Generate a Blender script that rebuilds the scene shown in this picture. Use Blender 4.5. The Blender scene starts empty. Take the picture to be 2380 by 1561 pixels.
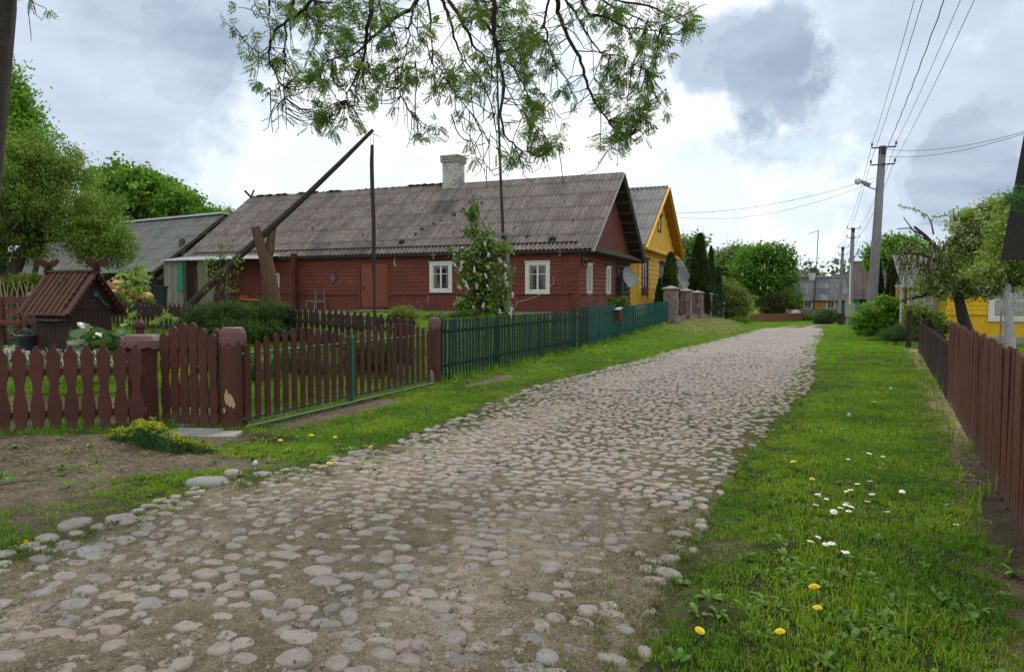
import bpy, math, random
import numpy as np
from mathutils import Vector, Matrix, Euler
random.seed(7); rng = np.random.default_rng(11)
SC = bpy.context.scene
COL = SC.collection
R = math.radians
EYE = 1.63; FPX = 1652.0; PITCH = math.atan(90.5/1652.0)
# ------------------------------------------------------------ camera, sky, sun
cam = bpy.data.objects.new('camera', bpy.data.cameras.new('camera')); COL.objects.link(cam)
cam.location = (0, 0, EYE); cam.rotation_euler = (R(90)-PITCH, 0, 0)
cam.data.sensor_width = 36; cam.data.lens = 36*FPX/2380; cam.data.clip_end = 3000; cam.data.clip_start = .05
SC.camera = cam
SC.render.engine = 'CYCLES'
SC.view_settings.view_transform = 'Standard'; SC.view_settings.look = 'None'
SC.view_settings.exposure = 0.30; SC.view_settings.gamma = 1
SC.cycles.max_bounces = 5; SC.cycles.diffuse_bounces = 3; SC.cycles.glossy_bounces = 2
SC.cycles.transparent_max_bounces = 6; SC.cycles.transmission_bounces = 4
SUN_EL, SUN_AZ = R(52), R(12)     # azimuth from +Y towards +X
sl = bpy.data.lights.new('sun', 'SUN'); sl.energy = 2.0; sl.angle = R(10); sl.color = (1, .95, .87)
so = bpy.data.objects.new('sun', sl); COL.objects.link(so)
so.rotation_euler = (R(90)-SUN_EL, 0, math.pi-SUN_AZ)
w = bpy.data.worlds.new('World'); SC.world = w; w.use_nodes = True
nt = w.node_tree; nt.nodes.clear()
def nn(t, tree=None, **k):
    n = (tree or nt).nodes.new(t)
    for a, b in k.items(): setattr(n, a, b)
    return n
def ray(u, v):
    a = (u-1190)/FPX; b = (780.5-v)/FPX; cp, sp = math.cos(PITCH), math.sin(PITCH)
    return np.array([a, cp+b*sp, -sp+b*cp])
def atY(u, v, Y):
    r = ray(u, v); r = r*(Y/r[1]); return r+np.array([0, 0, EYE])
def sky_world():
    L = nt.links.new
    out = nn('ShaderNodeOutputWorld'); sky = nn('ShaderNodeTexSky', sky_type='NISHITA', sun_disc=False)
    sky.sun_elevation = SUN_EL; sky.sun_rotation = SUN_AZ
    b1 = nn('ShaderNodeBackground'); b1.inputs[1].default_value = .12; L(sky.outputs[0], b1.inputs[0])
    tc = nn('ShaderNodeTexCoord'); sep = nn('ShaderNodeSeparateXYZ'); L(tc.outputs['Generated'], sep.inputs[0])
    def M(op, a, b=None, c=None, clamp=False):
        m = nn('ShaderNodeMath', operation=op, use_clamp=clamp)
        for i, x in enumerate((a, b, c)):
            if x is None: continue
            if isinstance(x, (int, float)): m.inputs[i].default_value = x
            else: L(x, m.inputs[i])
        return m.outputs[0]
    z = M('ADD', M('MAXIMUM', sep.outputs[2], 0.0), .16)
    cb = nn('ShaderNodeCombineXYZ'); L(M('DIVIDE', sep.outputs[0], z), cb.inputs[0]); L(M('DIVIDE', sep.outputs[1], z), cb.inputs[1])
    def noise(scale, det, rough, off, src=None):
        mp = nn('ShaderNodeMapping'); mp.inputs['Location'].default_value = off; L(src or cb.outputs[0], mp.inputs[0])
        n = nn('ShaderNodeTexNoise'); n.inputs['Scale'].default_value = scale; n.inputs['Detail'].default_value = det
        n.inputs['Roughness'].default_value = rough; L(mp.outputs[0], n.inputs['Vector']); return n.outputs[0]
    big = noise(.75, 6, .5, (5.6, 2.3, 0)); fine = noise(2.6, 8, .55, (1.7, 4.1, 2))
    dist = noise(5.0, 9, .62, (0, 0, 0), tc.outputs['Generated'])
    # grey cloud bellies at their bearings
    tot = None
    for (u, v, r, k) in [(1700, 130, .07, .8), (1790, 160, .085, .95), (1640, 110, .05, .6), (330, 30, .085, .65), (540, 5, .085, .65), (440, 85, .04, .7), (170, 30, .05, .45), (430, 120, .06, .7), (120, 40, .08, .5),
                       (2240, 400, .075, .8), (2330, 370, .085, .7), (2150, 425, .05, .6), (2340, 200, .07, .5), (2360, 100, .06, .3), (420, 400, .11, .3), (720, 400, .10, .22), (900, 430, .10, .16),
                       (1600, 500, .12, .25), (2120, 500, .12, .5), (1880, 500, .07, .3), (-900, -300, .6, .6), (3600, -500, .7, .6), (1200, -2600, .8, .5)]:
        d = ray(u, v); d = d/np.linalg.norm(d)
        dp = nn('ShaderNodeVectorMath', operation='DISTANCE'); L(tc.outputs['Generated'], dp.inputs[0]); dp.inputs[1].default_value = tuple(d)
        rr = M('ADD', dp.outputs['Value'], M('MULTIPLY', M('SUBTRACT', dist, .5), r*2.0+.12))
        mr = nn('ShaderNodeMapRange', interpolation_type='SMOOTHSTEP'); L(rr, mr.inputs[0])
        mr.inputs[1].default_value = r*.55; mr.inputs[2].default_value = r*1.1; mr.inputs[3].default_value = k; mr.inputs[4].default_value = 0
        tot = mr.outputs[0] if tot is None else M('MAXIMUM', tot, mr.outputs[0])
    v = M('ADD', M('MULTIPLY', M('SUBTRACT', big, .55), .8), M('MULTIPLY', M('SUBTRACT', fine, .52), .65))
    v = M('ADD', M('MAXIMUM', v, 0.0), M('MULTIPLY', tot, M('ADD', .45, M('MULTIPLY', fine, 1.05))), clamp=True)
    rp = nn('ShaderNodeValToRGB'); L(v, rp.inputs[0])
    e = rp.color_ramp.elements; e[0].position = 0; e[0].color = (.96, .97, .98, 1); e[1].position = 1; e[1].color = (.31, .385, .50, 1)
    for p, c in ((.18, (.79, .87, .95)), (.5, (.56, .64, .75))):
        q = rp.color_ramp.elements.new(p); q.color = c+(1,)
    b2 = nn('ShaderNodeBackground'); b2.inputs[1].default_value = 1.0; L(rp.outputs[0], b2.inputs[0])
    # small openings where the blue sky shows
    op = None
    for (u, v_, r) in [(1600, 371, .022), (1650, 369, .02), (1880, 345, .03), (1960, 350, .025), (1820, 350, .02), (900, 240, .03)]:
        d = ray(u, v_); d = d/np.linalg.norm(d)
        sc = nn('ShaderNodeVectorMath', operation='SUBTRACT'); L(tc.outputs['Generated'], sc.inputs[0]); sc.inputs[1].default_value = tuple(d)
        s2 = nn('ShaderNodeVectorMath', operation='MULTIPLY'); L(sc.outputs[0], s2.inputs[0]); s2.inputs[1].default_value = (1, 1, 2.2)
        ln = nn('ShaderNodeVectorMath', operation='LENGTH'); L(s2.outputs[0], ln.inputs[0])
        mr = nn('ShaderNodeMapRange', interpolation_type='SMOOTHSTEP'); L(M('ADD', ln.outputs['Value'], M('MULTIPLY', M('SUBTRACT', dist, .5), .05)), mr.inputs[0])
        mr.inputs[1].default_value = r*.3; mr.inputs[2].default_value = r*1.2; mr.inputs[3].default_value = .5; mr.inputs[4].default_value = 0
        op = mr.outputs[0] if op is None else M('MAXIMUM', op, mr.outputs[0])
    mx = nn('ShaderNodeMixShader'); L(op, mx.inputs[0]); L(b2.outputs[0], mx.inputs[1]); L(b1.outputs[0], mx.inputs[2]); L(mx.outputs[0], out.inputs[0])
sky_world()
# ------------------------------------------------------------ street frame and terrain height
DX, DY = .37389, .92747          # direction of the street; n points left of it
def SN(s, n, z=0.0): return np.array([DX*s-DY*n, DY*s+DX*n, z])
def toSN(x, y): return DX*x+DY*y, -DY*x+DX*y
def sst(a, b, x):
    t = np.clip((np.asarray(x, float)-a)/(b-a), 0, 1); return t*t*(3-2*t)
LS = [-6, 0, 2.7, 4.7, 5.6, 7.2, 12, 18, 34, 57, 70, 80, 90, 94]; LN = [6.5, 4.9, 4.5, 4.6, 4.2, 4.0, 4.25, 3.6, 2.9, 2.3, .9, -1.9, -8, -15]
RS = [-6, 0, 3.1, 6.2, 8.6, 14, 27, 45, 70, 76, 80, 84]; RN = [.64, .64, .64, .58, .38, -.25, -.6, -1.4, -1.9, -4, -9, -18]
def nL(s): return np.interp(s, LS, LN)
def nR(s): return np.interp(s, RS, RN)
def wob(x, y):
    return (np.sin(x*1.3+.5)*np.cos(y*1.7)+.5*np.sin(x*3.1+y*2.3)+.35*np.sin(x*6.3-y*5.1+1))/1.85
def gz(x, y):
    x = np.asarray(x, float); y = np.asarray(y, float)
    s, n = toSN(x, y)
    dec = -1.4*np.clip((y-20)/62, 0, 1)
    zf = .25*sst(20, 38, s)-.15*sst(42, 56, s)-1.55*sst(54, 74, s)
    t = np.clip((n-(nL(s)+.2))/np.maximum(6.0-nL(s)-.2, .6), 0, 1)
    z = dec+(zf-dec)*t*t*(3-2*t)
    yard = np.minimum(.075*np.clip(y-8.3, 0, None), 1.02-.05*sst(25, 30, s))
    yard = yard*(1-sst(56, 72, s))-1.35*sst(58, 78, s)
    g = sst(6.3, 8.0+1.2*sst(30, 10, s), n)
    g = np.where(s > 40, sst(6.9, 8.2, n), g)
    z = z+(yard-z)*g
    # trodden mound outside the left fence
    z = z+.10*np.exp(-((x+5.0)/1.6)**2-((y-7.6)/.9)**2)+.05*np.exp(-((x+3.9)/1.2)**2-((y-6.6)/.6)**2)
    # rise under the right fence
    z = z+.04*sst(-1.3, -2.0, n)*(s < 22)
    return z
def G(x, y): return float(gz(x, y))
def Gs(s, n):
    p = SN(s, n); return G(p[0], p[1])
# ------------------------------------------------------------ object helpers
ORG = {}
def tag(o, label=None, cat=None, group=None, kind=None):
    if label: o['label'] = label
    if cat: o['category'] = cat
    if group: o['group'] = group
    if kind: o['kind'] = kind
    return o
def thing(name, label, cat, loc=(0, 0, 0), rz=0, group=None):
    o = bpy.data.objects.new(name, None); COL.objects.link(o); o.empty_display_size = .1
    o.location = [float(a) for a in loc]; o.rotation_euler = (0, 0, rz); ORG[o.name] = np.array(loc, float)
    return tag(o, label, cat, group)
def copy_tree(o, parent=None):
    c = o.copy(); COL.objects.link(c)
    if parent is not None: c.parent = parent
    ORG[c.name] = ORG.get(o.name, np.zeros(3))
    for ch in list(o.children): copy_tree(ch, c)
    return c
def mesh_np(name, V, Q, mat, cols=None, smooth=False, nper=4):
    """V (n,3), Q (m,nper) index array -> mesh, fast."""
    me = bpy.data.meshes.new(name); V = np.ascontiguousarray(V, np.float32); Q = np.ascontiguousarray(Q, np.int32)
    me.vertices.add(len(V)); me.vertices.foreach_set('co', V.ravel())
    me.loops.add(Q.size); me.loops.foreach_set('vertex_index', Q.ravel())
    me.polygons.add(len(Q)); me.polygons.foreach_set('loop_start', np.arange(0, Q.size, nper, dtype=np.int32))
    if smooth: me.polygons.foreach_set('use_smooth', np.ones(len(Q), bool))
    me.update(calc_edges=True)
    if cols is not None:
        a = me.color_attributes.new('Col', 'FLOAT_COLOR', 'POINT')
        c = np.ones((len(V), 4), np.float32); c[:, :3] = cols; a.data.foreach_set('color', c.ravel())
    if mat: me.materials.append(mat)
    return me
def link(name, me, parent=None, org=None):
    o = bpy.data.objects.new(name, me); COL.objects.link(o)
    if parent is not None: o.parent = parent; ORG[o.name] = ORG[parent.name]
    else:
        if org is not None: o.location = [float(a) for a in org]
        ORG[o.name] = np.array(org if org is not None else (0, 0, 0), float)
    return o
class MB:
    """collects boxes, tubes and prisms in a local frame (origin o, columns of m are the axes)"""
    def __init__(s, o=(0, 0, 0), m=None):
        s.V = []; s.F = []; s.C = []; s.sm = []; s.o = np.array(o, float); s.m = np.eye(3) if m is None else np.array(m, float); s.col = (1, 1, 1)
    def add(s, V, F, col=None, smooth=False):
        b = len(s.V); V = np.asarray(V, float)@s.m.T+s.o
        s.V.extend(V.tolist()); s.F.extend([[b+i for i in f] for f in F]); s.sm.extend([smooth]*len(F)); s.C.extend([col or s.col]*len(V)); return s
    def bx(s, x0, x1, y0, y1, z0, z1, col=None):
        V = [(x, y, z) for z in (z0, z1) for y in (y0, y1) for x in (x0, x1)]
        return s.add(V, [(0, 2, 3, 1), (4, 5, 7, 6), (0, 1, 5, 4), (2, 6, 7, 3), (0, 4, 6, 2), (1, 3, 7, 5)], col)
    def beam(s, p, q, w, h, up=(0, 0, 1), col=None):
        p = np.array(p, float); q = np.array(q, float); d = q-p; d /= np.linalg.norm(d); up = np.array(up, float)
        a = np.cross(d, up); a = a/np.linalg.norm(a) if np.linalg.norm(a) > 1e-4 else np.array([1., 0, 0]); b = np.cross(a, d)
        V = [e+a*i*w/2+b*j*h/2 for e in (p, q) for (i, j) in ((-1, -1), (1, -1), (1, 1), (-1, 1))]
        return s.add(V, [(3, 2, 1, 0), (4, 5, 6, 7), (0, 1, 5, 4), (1, 2, 6, 5), (2, 3, 7, 6), (3, 0, 4, 7)], col)
    def tube(s, P, rad, k=8, col=None, cap=True, smooth=True):
        P = np.array(P, float); n = len(P)
        if np.isscalar(rad): rad = [rad]*n
        T = np.gradient(P, axis=0); T /= np.linalg.norm(T, axis=1)[:, None]+1e-9
        a = np.cross(T[0], (0, 0, 1.)); a = a if np.linalg.norm(a) > .05 else np.cross(T[0], (1., 0, 0)); a /= np.linalg.norm(a)
        V = []; th = np.arange(k)*2*math.pi/k
        for i in range(n):
            a = a-T[i]*(a@T[i]); a /= np.linalg.norm(a)+1e-9; b = np.cross(T[i], a)
            for t in th: V.append(P[i]+rad[i]*(math.cos(t)*a+math.sin(t)*b))
        F = [(i*k+j, i*k+(j+1) % k, (i+1)*k+(j+1) % k, (i+1)*k+j) for i in range(n-1) for j in range(k)]
        s.add(V, F, col, smooth)
        if cap:
            s.add([V[j] for j in range(k)], [tuple(range(k))[::-1]], col); s.add([V[(n-1)*k+j] for j in range(k)], [tuple(range(k))], col)
        return s
    def prism(s, pts, y0, y1, col=None):
        """outline in local x,z extruded along y"""
        k = len(pts); V = [(p[0], y0, p[1]) for p in pts]+[(p[0], y1, p[1]) for p in pts]
        F = [tuple(range(k)), tuple(range(2*k-1, k-1, -1))]+[(i, i+k, (i+1) % k+k, (i+1) % k) for i in range(k)]
        return s.add(V, F, col)
    def lathe(s, prof, k=14, c=(0, 0, 0), col=None, smooth=True, sx=1, sy=1):
        V = [(c[0]+sx*r*math.cos(2*math.pi*j/k), c[1]+sy*r*math.sin(2*math.pi*j/k), c[2]+z) for r, z in prof for j in range(k)]; n = len(prof)
        F = [(i*k+j, i*k+(j+1) % k, (i+1)*k+(j+1) % k, (i+1)*k+j) for i in range(n-1) for j in range(k)]
        s.add(V, F, col, smooth); b = [V[j] for j in range(k)]; t = V[-k:]
        s.add(b, [tuple(range(k))[::-1]], col); s.add(t, [tuple(range(k))], col); return s
    def build(s, name, mat, parent=None, org=None, bevel=0, label=None):
        me = bpy.data.meshes.new(name); og = ORG[parent.name] if parent is not None else (np.array(org, float) if org is not None else np.zeros(3))
        me.from_pydata((np.array(s.V)-og).tolist(), [], s.F); me.polygons.foreach_set('use_smooth', s.sm)
        a = me.color_attributes.new('Col', 'FLOAT_COLOR', 'POINT'); c = np.ones((len(s.V), 4), np.float32); c[:, :3] = s.C; a.data.foreach_set('color', c.ravel())
        me.materials.append(mat); me.update()
        o = link(name, me, parent, org)
        if bevel:
            b = o.modifiers.new('bevel', 'BEVEL'); b.width = bevel; b.segments = 2; b.limit_method = 'ANGLE'; b.angle_limit = R(40)
        if label: o['label'] = label
        return o
def SNF(s=0, n=0, z=0): return dict(o=SN(s, n, z), m=np.array([[DX, -DY, 0], [DY, DX, 0], [0, 0, 1.]]))   # local x = along street, y = n
def ROT(o, a):
    c, s = math.cos(a), math.sin(a); return dict(o=o, m=np.array([[c, -s, 0], [s, c, 0], [0, 0, 1.]]))
# ------------------------------------------------------------ materials
MATS = {}
def mat(name, c1, c2=None, c3=None, rough=.8, scale=3, stretch=(1, 1, 1), bump=.3, bscale=None, spec=.3, vcol=False, rnd=.0, det=6, metal=0, dist=.02, fine=0, lo=.35, hi=.65, coord='Object', dirt=None):
    m = bpy.data.materials.new(name); m.use_nodes = True; t = m.node_tree; L = t.links.new; MATS[name] = m
    p = t.nodes['Principled BSDF']; p.inputs['Roughness'].default_value = rough; p.inputs['Specular IOR Level'].default_value = spec; p.inputs['Metallic'].default_value = metal
    if coord == 'World': gp = nn('ShaderNodeNewGeometry', t); src = gp.outputs['Position']
    else: tc = nn('ShaderNodeTexCoord', t); src = tc.outputs['Object']
    mp = nn('ShaderNodeMapping', t); mp.inputs['Scale'].default_value = stretch; L(src, mp.inputs[0])
    if rnd:
        oi = nn('ShaderNodeObjectInfo', t); cm = nn('ShaderNodeCombineXYZ', t); mm = nn('ShaderNodeMath', t, operation='MULTIPLY'); L(oi.outputs['Random'], mm.inputs[0]); mm.inputs[1].default_value = 40
        for i in range(3): L(mm.outputs[0], cm.inputs[i])
        L(cm.outputs[0], mp.inputs['Location'])
    n1 = nn('ShaderNodeTexNoise', t); n1.inputs['Scale'].default_value = scale; n1.inputs['Detail'].default_value = det; n1.inputs['Roughness'].default_value = .6; L(mp.outputs[0], n1.inputs['Vector'])
    rp = nn('ShaderNodeValToRGB', t); L(n1.outputs[0], rp.inputs[0]); e = rp.color_ramp.elements
    c2 = c2 or tuple(a*.7 for a in c1)
    e[0].position = lo; e[0].color = tuple(c1)+(1,); e[1].position = hi; e[1].color = tuple(c2)+(1,)
    if c3: q = rp.color_ramp.elements.new(min(hi+.12, .98)); q.color = tuple(c3)+(1,)
    col = rp.outputs[0]
    def mul(a, b, f=1.0):
        x = nn('ShaderNodeMix', t, data_type='RGBA', blend_type='MULTIPLY'); x.inputs[0].default_value = f; L(a, x.inputs[6])
        if isinstance(b, tuple): x.inputs[7].default_value = b
        else: L(b, x.inputs[7])
        return x.outputs[2]
    if fine:
        n3 = nn('ShaderNodeTexNoise', t); n3.inputs['Scale'].default_value = scale*9; n3.inputs['Detail'].default_value = 5; L(mp.outputs[0], n3.inputs['Vector'])
        mr = nn('ShaderNodeMapRange', t); L(n3.outputs[0], mr.inputs[0]); mr.inputs[1].default_value = .3; mr.inputs[2].default_value = .7; mr.inputs[3].default_value = 1-fine; mr.inputs[4].default_value = 1+fine*.6
        col = mul(col, mr.outputs[0])
    if rnd:
        mr = nn('ShaderNodeMapRange', t); L(oi.outputs['Random'], mr.inputs[0]); mr.inputs[3].default_value = 1-rnd; mr.inputs[4].default_value = 1+rnd
        col = mul(col, mr.outputs[0])
    if vcol:
        at = nn('ShaderNodeVertexColor', t, layer_name='Col'); col = mul(col, at.outputs[0])
    if dirt:      # splashed dirt near the foot: (height, colour)
        sp = nn('ShaderNodeSeparateXYZ', t); L(src, sp.inputs[0]); mr = nn('ShaderNodeMapRange', t); L(sp.outputs[2], mr.inputs[0])
        mr.inputs[1].default_value = 0; mr.inputs[2].default_value = dirt[0]; mr.inputs[3].default_value = 1.1; mr.inputs[4].default_value = 0
        m2 = nn('ShaderNodeMath', t, operation='MULTIPLY', use_clamp=True); L(mr.outputs[0], m2.inputs[0]); L(n1.outputs[0], m2.inputs[1])
        x = nn('ShaderNodeMix', t, data_type='RGBA'); L(m2.outputs[0], x.inputs[0]); L(col, x.inputs[6]); x.inputs[7].default_value = tuple(dirt[1])+(1,); col = x.outputs[2]
    L(col, p.inputs['Base Color'])
    if bump:
        n2 = nn('ShaderNodeTexNoise', t); n2.inputs['Scale'].default_value = bscale or scale*4; n2.inputs['Detail'].default_value = 7; n2.inputs['Roughness'].default_value = .65; L(mp.outputs[0], n2.inputs['Vector'])
        b = nn('ShaderNodeBump', t); b.inputs['Strength'].default_value = bump; b.inputs['Distance'].default_value = dist; L(n2.outputs[0], b.inputs['Height']); L(b.outputs[0], p.inputs['Normal'])
    return m
def leafmat(name, tint=(1, 1, 1), trans=.35, rough=.5, spec=.25):
    m = bpy.data.materials.new(name); m.use_nodes = True; t = m.node_tree; L = t.links.new; MATS[name] = m
    p = t.nodes['Principled BSDF']; out = t.nodes['Material Output']; p.inputs['Roughness'].default_value = rough; p.inputs['Specular IOR Level'].default_value = spec
    at = nn('ShaderNodeVertexColor', t, layer_name='Col'); x = nn('ShaderNodeMix', t, data_type='RGBA', blend_type='MULTIPLY'); x.inputs[0].default_value = 1
    L(at.outputs[0], x.inputs[6]); x.inputs[7].default_value = tuple(tint)+(1,); L(x.outputs[2], p.inputs['Base Color'])
    tr = nn('ShaderNodeBsdfTranslucent', t); y = nn('ShaderNodeMix', t, data_type='RGBA', blend_type='MULTIPLY'); y.inputs[0].default_value = 1; L(x.outputs[2], y.inputs[6]); y.inputs[7].default_value = (1.05, 1.2, .5, 1); L(y.outputs[2], tr.inputs[0])
    ms = nn('ShaderNodeMixShader', t); ms.inputs[0].default_value = trans; L(p.outputs[0], ms.inputs[1]); L(tr.outputs[0], ms.inputs[2]); L(ms.outputs[0], out.inputs[0])
    return m
mat('house_red', (.165, .046, .030), (.12, .035, .024), (.20, .07, .05), rough=.75, scale=2.2, stretch=(1, 1, 1), bump=.25, bscale=30, fine=.22, vcol=True)
mat('red_worn', (.16, .046, .033), (.12, .035, .026), (.25, .17, .15), rough=.8, scale=2.5, stretch=(3, 3, .5), bump=.3, bscale=30, fine=.25, vcol=True, lo=.4, hi=.6)
mat('fence_red', (.088, .025, .0165), (.062, .018, .0125), (.12, .040, .03), rough=.62, scale=6, stretch=(1, 1, .35), bump=.25, bscale=40, fine=.18, rnd=.12, spec=.35, dirt=(.16, (.10, .075, .055)))
mat('fence_brown', (.042, .019, .016), (.028, .014, .013), (.07, .035, .03), rough=.7, scale=6, stretch=(1, 1, .35), bump=.25, bscale=40, fine=.2, rnd=.15)
mat('fence_redbrown', (.135, .042, .026), (.095, .030, .020), (.19, .075, .055), rough=.65, scale=5, stretch=(1, 1, .3), bump=.35, bscale=40, fine=.3, rnd=.2, dirt=(.22, (.12, .09, .07)))
mat('post_top', (.17, .085, .078), (.13, .06, .055), (.08, .035, .03), rough=.55, scale=8, bump=.3, bscale=30, fine=.2)
mat('fence_green', (.010, .035, .026), (.014, .045, .036), (.05, .07, .06), rough=.65, scale=6, stretch=(1, 1, .3), bump=.2, bscale=40, fine=.2, rnd=.15, dirt=(.16, (.05, .06, .04)))
mat('fence_teal', (.006, .095, .085), (.005, .07, .066), (.03, .13, .12), rough=.6, scale=6, stretch=(1, 1, .3), bump=.2, bscale=40, fine=.15, rnd=.12, dirt=(.12, (.02, .06, .05)))
mat('green_metal', (.02, .17, .10), (.03, .13, .08), (.16, .2, .15), rough=.5, scale=9, bump=.1, fine=.2)
mat('green_pole', (.07, .14, .06), (.05, .10, .045), rough=.5, scale=9, bump=.1, fine=.2)
mat('pale_green', (.17, .26, .18), (.24, .28, .21), (.10, .2, .12), rough=.6, scale=7, bump=.2, fine=.2)
mat('white_paint', (.66, .67, .63), (.56, .57, .53), (.42, .42, .38), rough=.6, scale=6, bump=.2, bscale=50, fine=.1)
mat('asbestos', (.212, .182, .164), (.152, .132, .119), (.29, .262, .24), rough=.95, scale=1.1, bump=.5, bscale=18, fine=.4, vcol=True, dist=.01)
mat('asbestos_grey', (.20, .20, .195), (.145, .145, .142), (.26, .26, .25), rough=.95, scale=1.1, bump=.5, bscale=18, fine=.3, vcol=True, dist=.01)
mat('moss', (.03, .028, .02), (.05, .045, .03), rough=1, scale=8, bump=.6)
mat('old_wood', (.10, .082, .062), (.065, .052, .04), (.15, .125, .10), rough=.9, scale=4, stretch=(3, 3, .4), bump=.5, bscale=20, fine=.3, vcol=True)
mat('grey_boards', (.24, .235, .215), (.17, .165, .15), (.32, .31, .29), rough=.9, scale=4, stretch=(3, 3, .4), bump=.5, bscale=20, fine=.25, vcol=True)
mat('dark_wood', (.035, .028, .022), (.022, .018, .015), (.055, .045, .036), rough=.9, scale=4, stretch=(3, 3, .5), bump=.4, fine=.3, vcol=True)
mat('log_wall', (.065, .05, .043), (.045, .034, .03), (.09, .07, .06), rough=.9, scale=3, stretch=(.5, .5, 3), bump=.4, fine=.3, vcol=True)
mat('sweep_wood', (.055, .046, .033), (.035, .030, .022), (.085, .072, .05), rough=.9, scale=5, stretch=(2, 2, 2), bump=.5, bscale=18, fine=.35)
mat('fork_wood', (.135, .075, .042), (.085, .052, .034), (.19, .12, .075), rough=.85, scale=3.5, stretch=(2.5, 2.5, .5), bump=.5, bscale=14, fine=.3)
mat('door_red', (.20, .065, .035), (.17, .055, .03), rough=.6, scale=3, bump=.15, fine=.12)
mat('glass', (.012, .014, .016), (.02, .022, .025), rough=.08, spec=.7, scale=2, bump=0)
mat('glass_lace', (.18, .20, .22), (.32, .34, .36), rough=.25, spec=.6, scale=14, bump=0, lo=.4, hi=.55)
mat('whitewash_brick', (.62, .62, .60), (.48, .47, .45), (.12, .10, .09), rough=.9, scale=5, bump=.6, bscale=14, fine=.3, vcol=True, lo=.42, hi=.62)
mat('concrete', (.30, .30, .285), (.23, .23, .22), (.36, .355, .34), rough=.9, scale=3, bump=.3, fine=.2)
mat('pole_concrete', (.24, .245, .25), (.18, .185, .19), (.30, .30, .30), rough=.9, scale=2, stretch=(1, 1, .3), bump=.3, fine=.2)
mat('slab_concrete', (.34, .33, .30), (.27, .26, .235), (.20, .19, .16), rough=.95, scale=4, bump=.4, bscale=30, fine=.2)
mat('zinc', (.42, .48, .54), (.34, .40, .45), rough=.4, scale=3, bump=.05, spec=.6)
mat('black_metal', (.03, .03, .032), (.02, .02, .022), rough=.5, scale=6, bump=.1)
mat('wire', (.05, .05, .055), rough=.6, bump=0)
mat('yellow_wall', (.66, .40, .045), (.55, .32, .04), (.42, .26, .06), rough=.75, scale=2.4, stretch=(1, 1, .6), bump=.3, bscale=30, fine=.16, vcol=True)
mat('yellow_dark', (.34, .17, .02), (.28, .14, .018), rough=.75, scale=3, bump=.2, fine=.15, vcol=True)
mat('yellow_bright', (.68, .43, .012), (.57, .35, .012), (.46, .29, .03), rough=.75, scale=2.4, stretch=(1, 1, .6), bump=.3, bscale=30, fine=.14, vcol=True)
mat('ochre_wall', (.50, .29, .07), (.43, .25, .065), rough=.75, scale=1.5, bump=.2, fine=.1, vcol=True)
mat('brown_trim', (.075, .022, .018), (.055, .018, .015), rough=.6, scale=6, bump=.2, fine=.15)
mat('orange_wall', (.45, .17, .03), (.36, .13, .025), rough=.7, scale=3, bump=.2, fine=.12)
mat('door_green', (.01, .22, .12), (.012, .18, .10), rough=.6, scale=3, bump=.1, fine=.1)
mat('brown_fence', (.19, .10, .045), (.15, .08, .038), rough=.75, scale=4, stretch=(3, 3, .5), bump=.3, fine=.15, vcol=True)
mat('panel_red', (.10, .035, .030), (.08, .028, .025), rough=.5, scale=3, bump=.1, fine=.1)
mat('bark', (.075, .062, .048), (.045, .038, .030), (.12, .10, .08), rough=.95, scale=5, stretch=(1.5, 1.5, .5), bump=.8, bscale=14, fine=.35, dist=.03)
mat('twig', (.032, .024, .017), (.02, .016, .012), rough=.9, scale=9, bump=.2)
mat('white_bark', (.46, .46, .45), (.34, .34, .33), (.15, .14, .12), rough=.9, scale=6, bump=.6, fine=.3)
mat('firewood', (.60, .42, .22), (.5, .32, .15), (.66, .52, .32), rough=.9, scale=6, bump=.4, fine=.25, rnd=.3, vcol=True)
mat('plastic_dark', (.02, .024, .032), (.014, .017, .022), rough=.45, scale=4, bump=.05)
mat('plastic_green', (.02, .10, .06), (.015, .08, .05), rough=.4, scale=4, bump=.05)
mat('red_paint', (.45, .03, .03), rough=.5, scale=4, bump=.05)
mat('orange_board', (.45, .18, .05), (.35, .14, .04), rough=.6, scale=4, bump=.2)
mat('lamp_glass', (.55, .57, .52), (.45, .47, .43), rough=.15, spec=.6, bump=0)
mat('sign_ochre', (.22, .11, .03), (.10, .05, .02), (.34, .2, .07), rough=.7, scale=14, bump=.5, fine=.3)
mat('white_pale', (.7, .7, .66), (.6, .6, .57), rough=.7, scale=4, bump=.1)
mat('curtain', (.15, .155, .15), (.10, .105, .10), (.2, .2, .19), rough=.5, scale=18, stretch=(3, 3, .3), bump=0)
mat('dish_grey', (.26, .275, .28), (.22, .235, .24), rough=.5, scale=2, bump=.02)
mat('straw', (.32, .26, .14), (.24, .19, .10), rough=1, scale=14, bump=.6)
mat('stone_grey', (.30, .29, .275), (.22, .215, .21), (.38, .37, .35), rough=.85, scale=7, bump=.5, bscale=28, fine=.25, vcol=True, coord='World', dist=.012)
mat('petal_white', (.8, .8, .78), (.75, .72, .7), rough=.6, scale=20, bump=0)
mat('petal_yellow', (.85, .66, .015), (.8, .56, .01), rough=.6, scale=30, bump=.2)
mat('pink', (.45, .12, .18), (.5, .2, .25), rough=.7, scale=20, bump=0)
mat('insulator', (.05, .035, .03), rough=.25, spec=.6, bump=0)
leafmat('leaf'); leafmat('leaf_gloss', trans=.25, rough=.35, spec=.4); leafmat('needle', trans=.15, rough=.7)
leafmat('petal', tint=(1, 1, 1), trans=.2)
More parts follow.
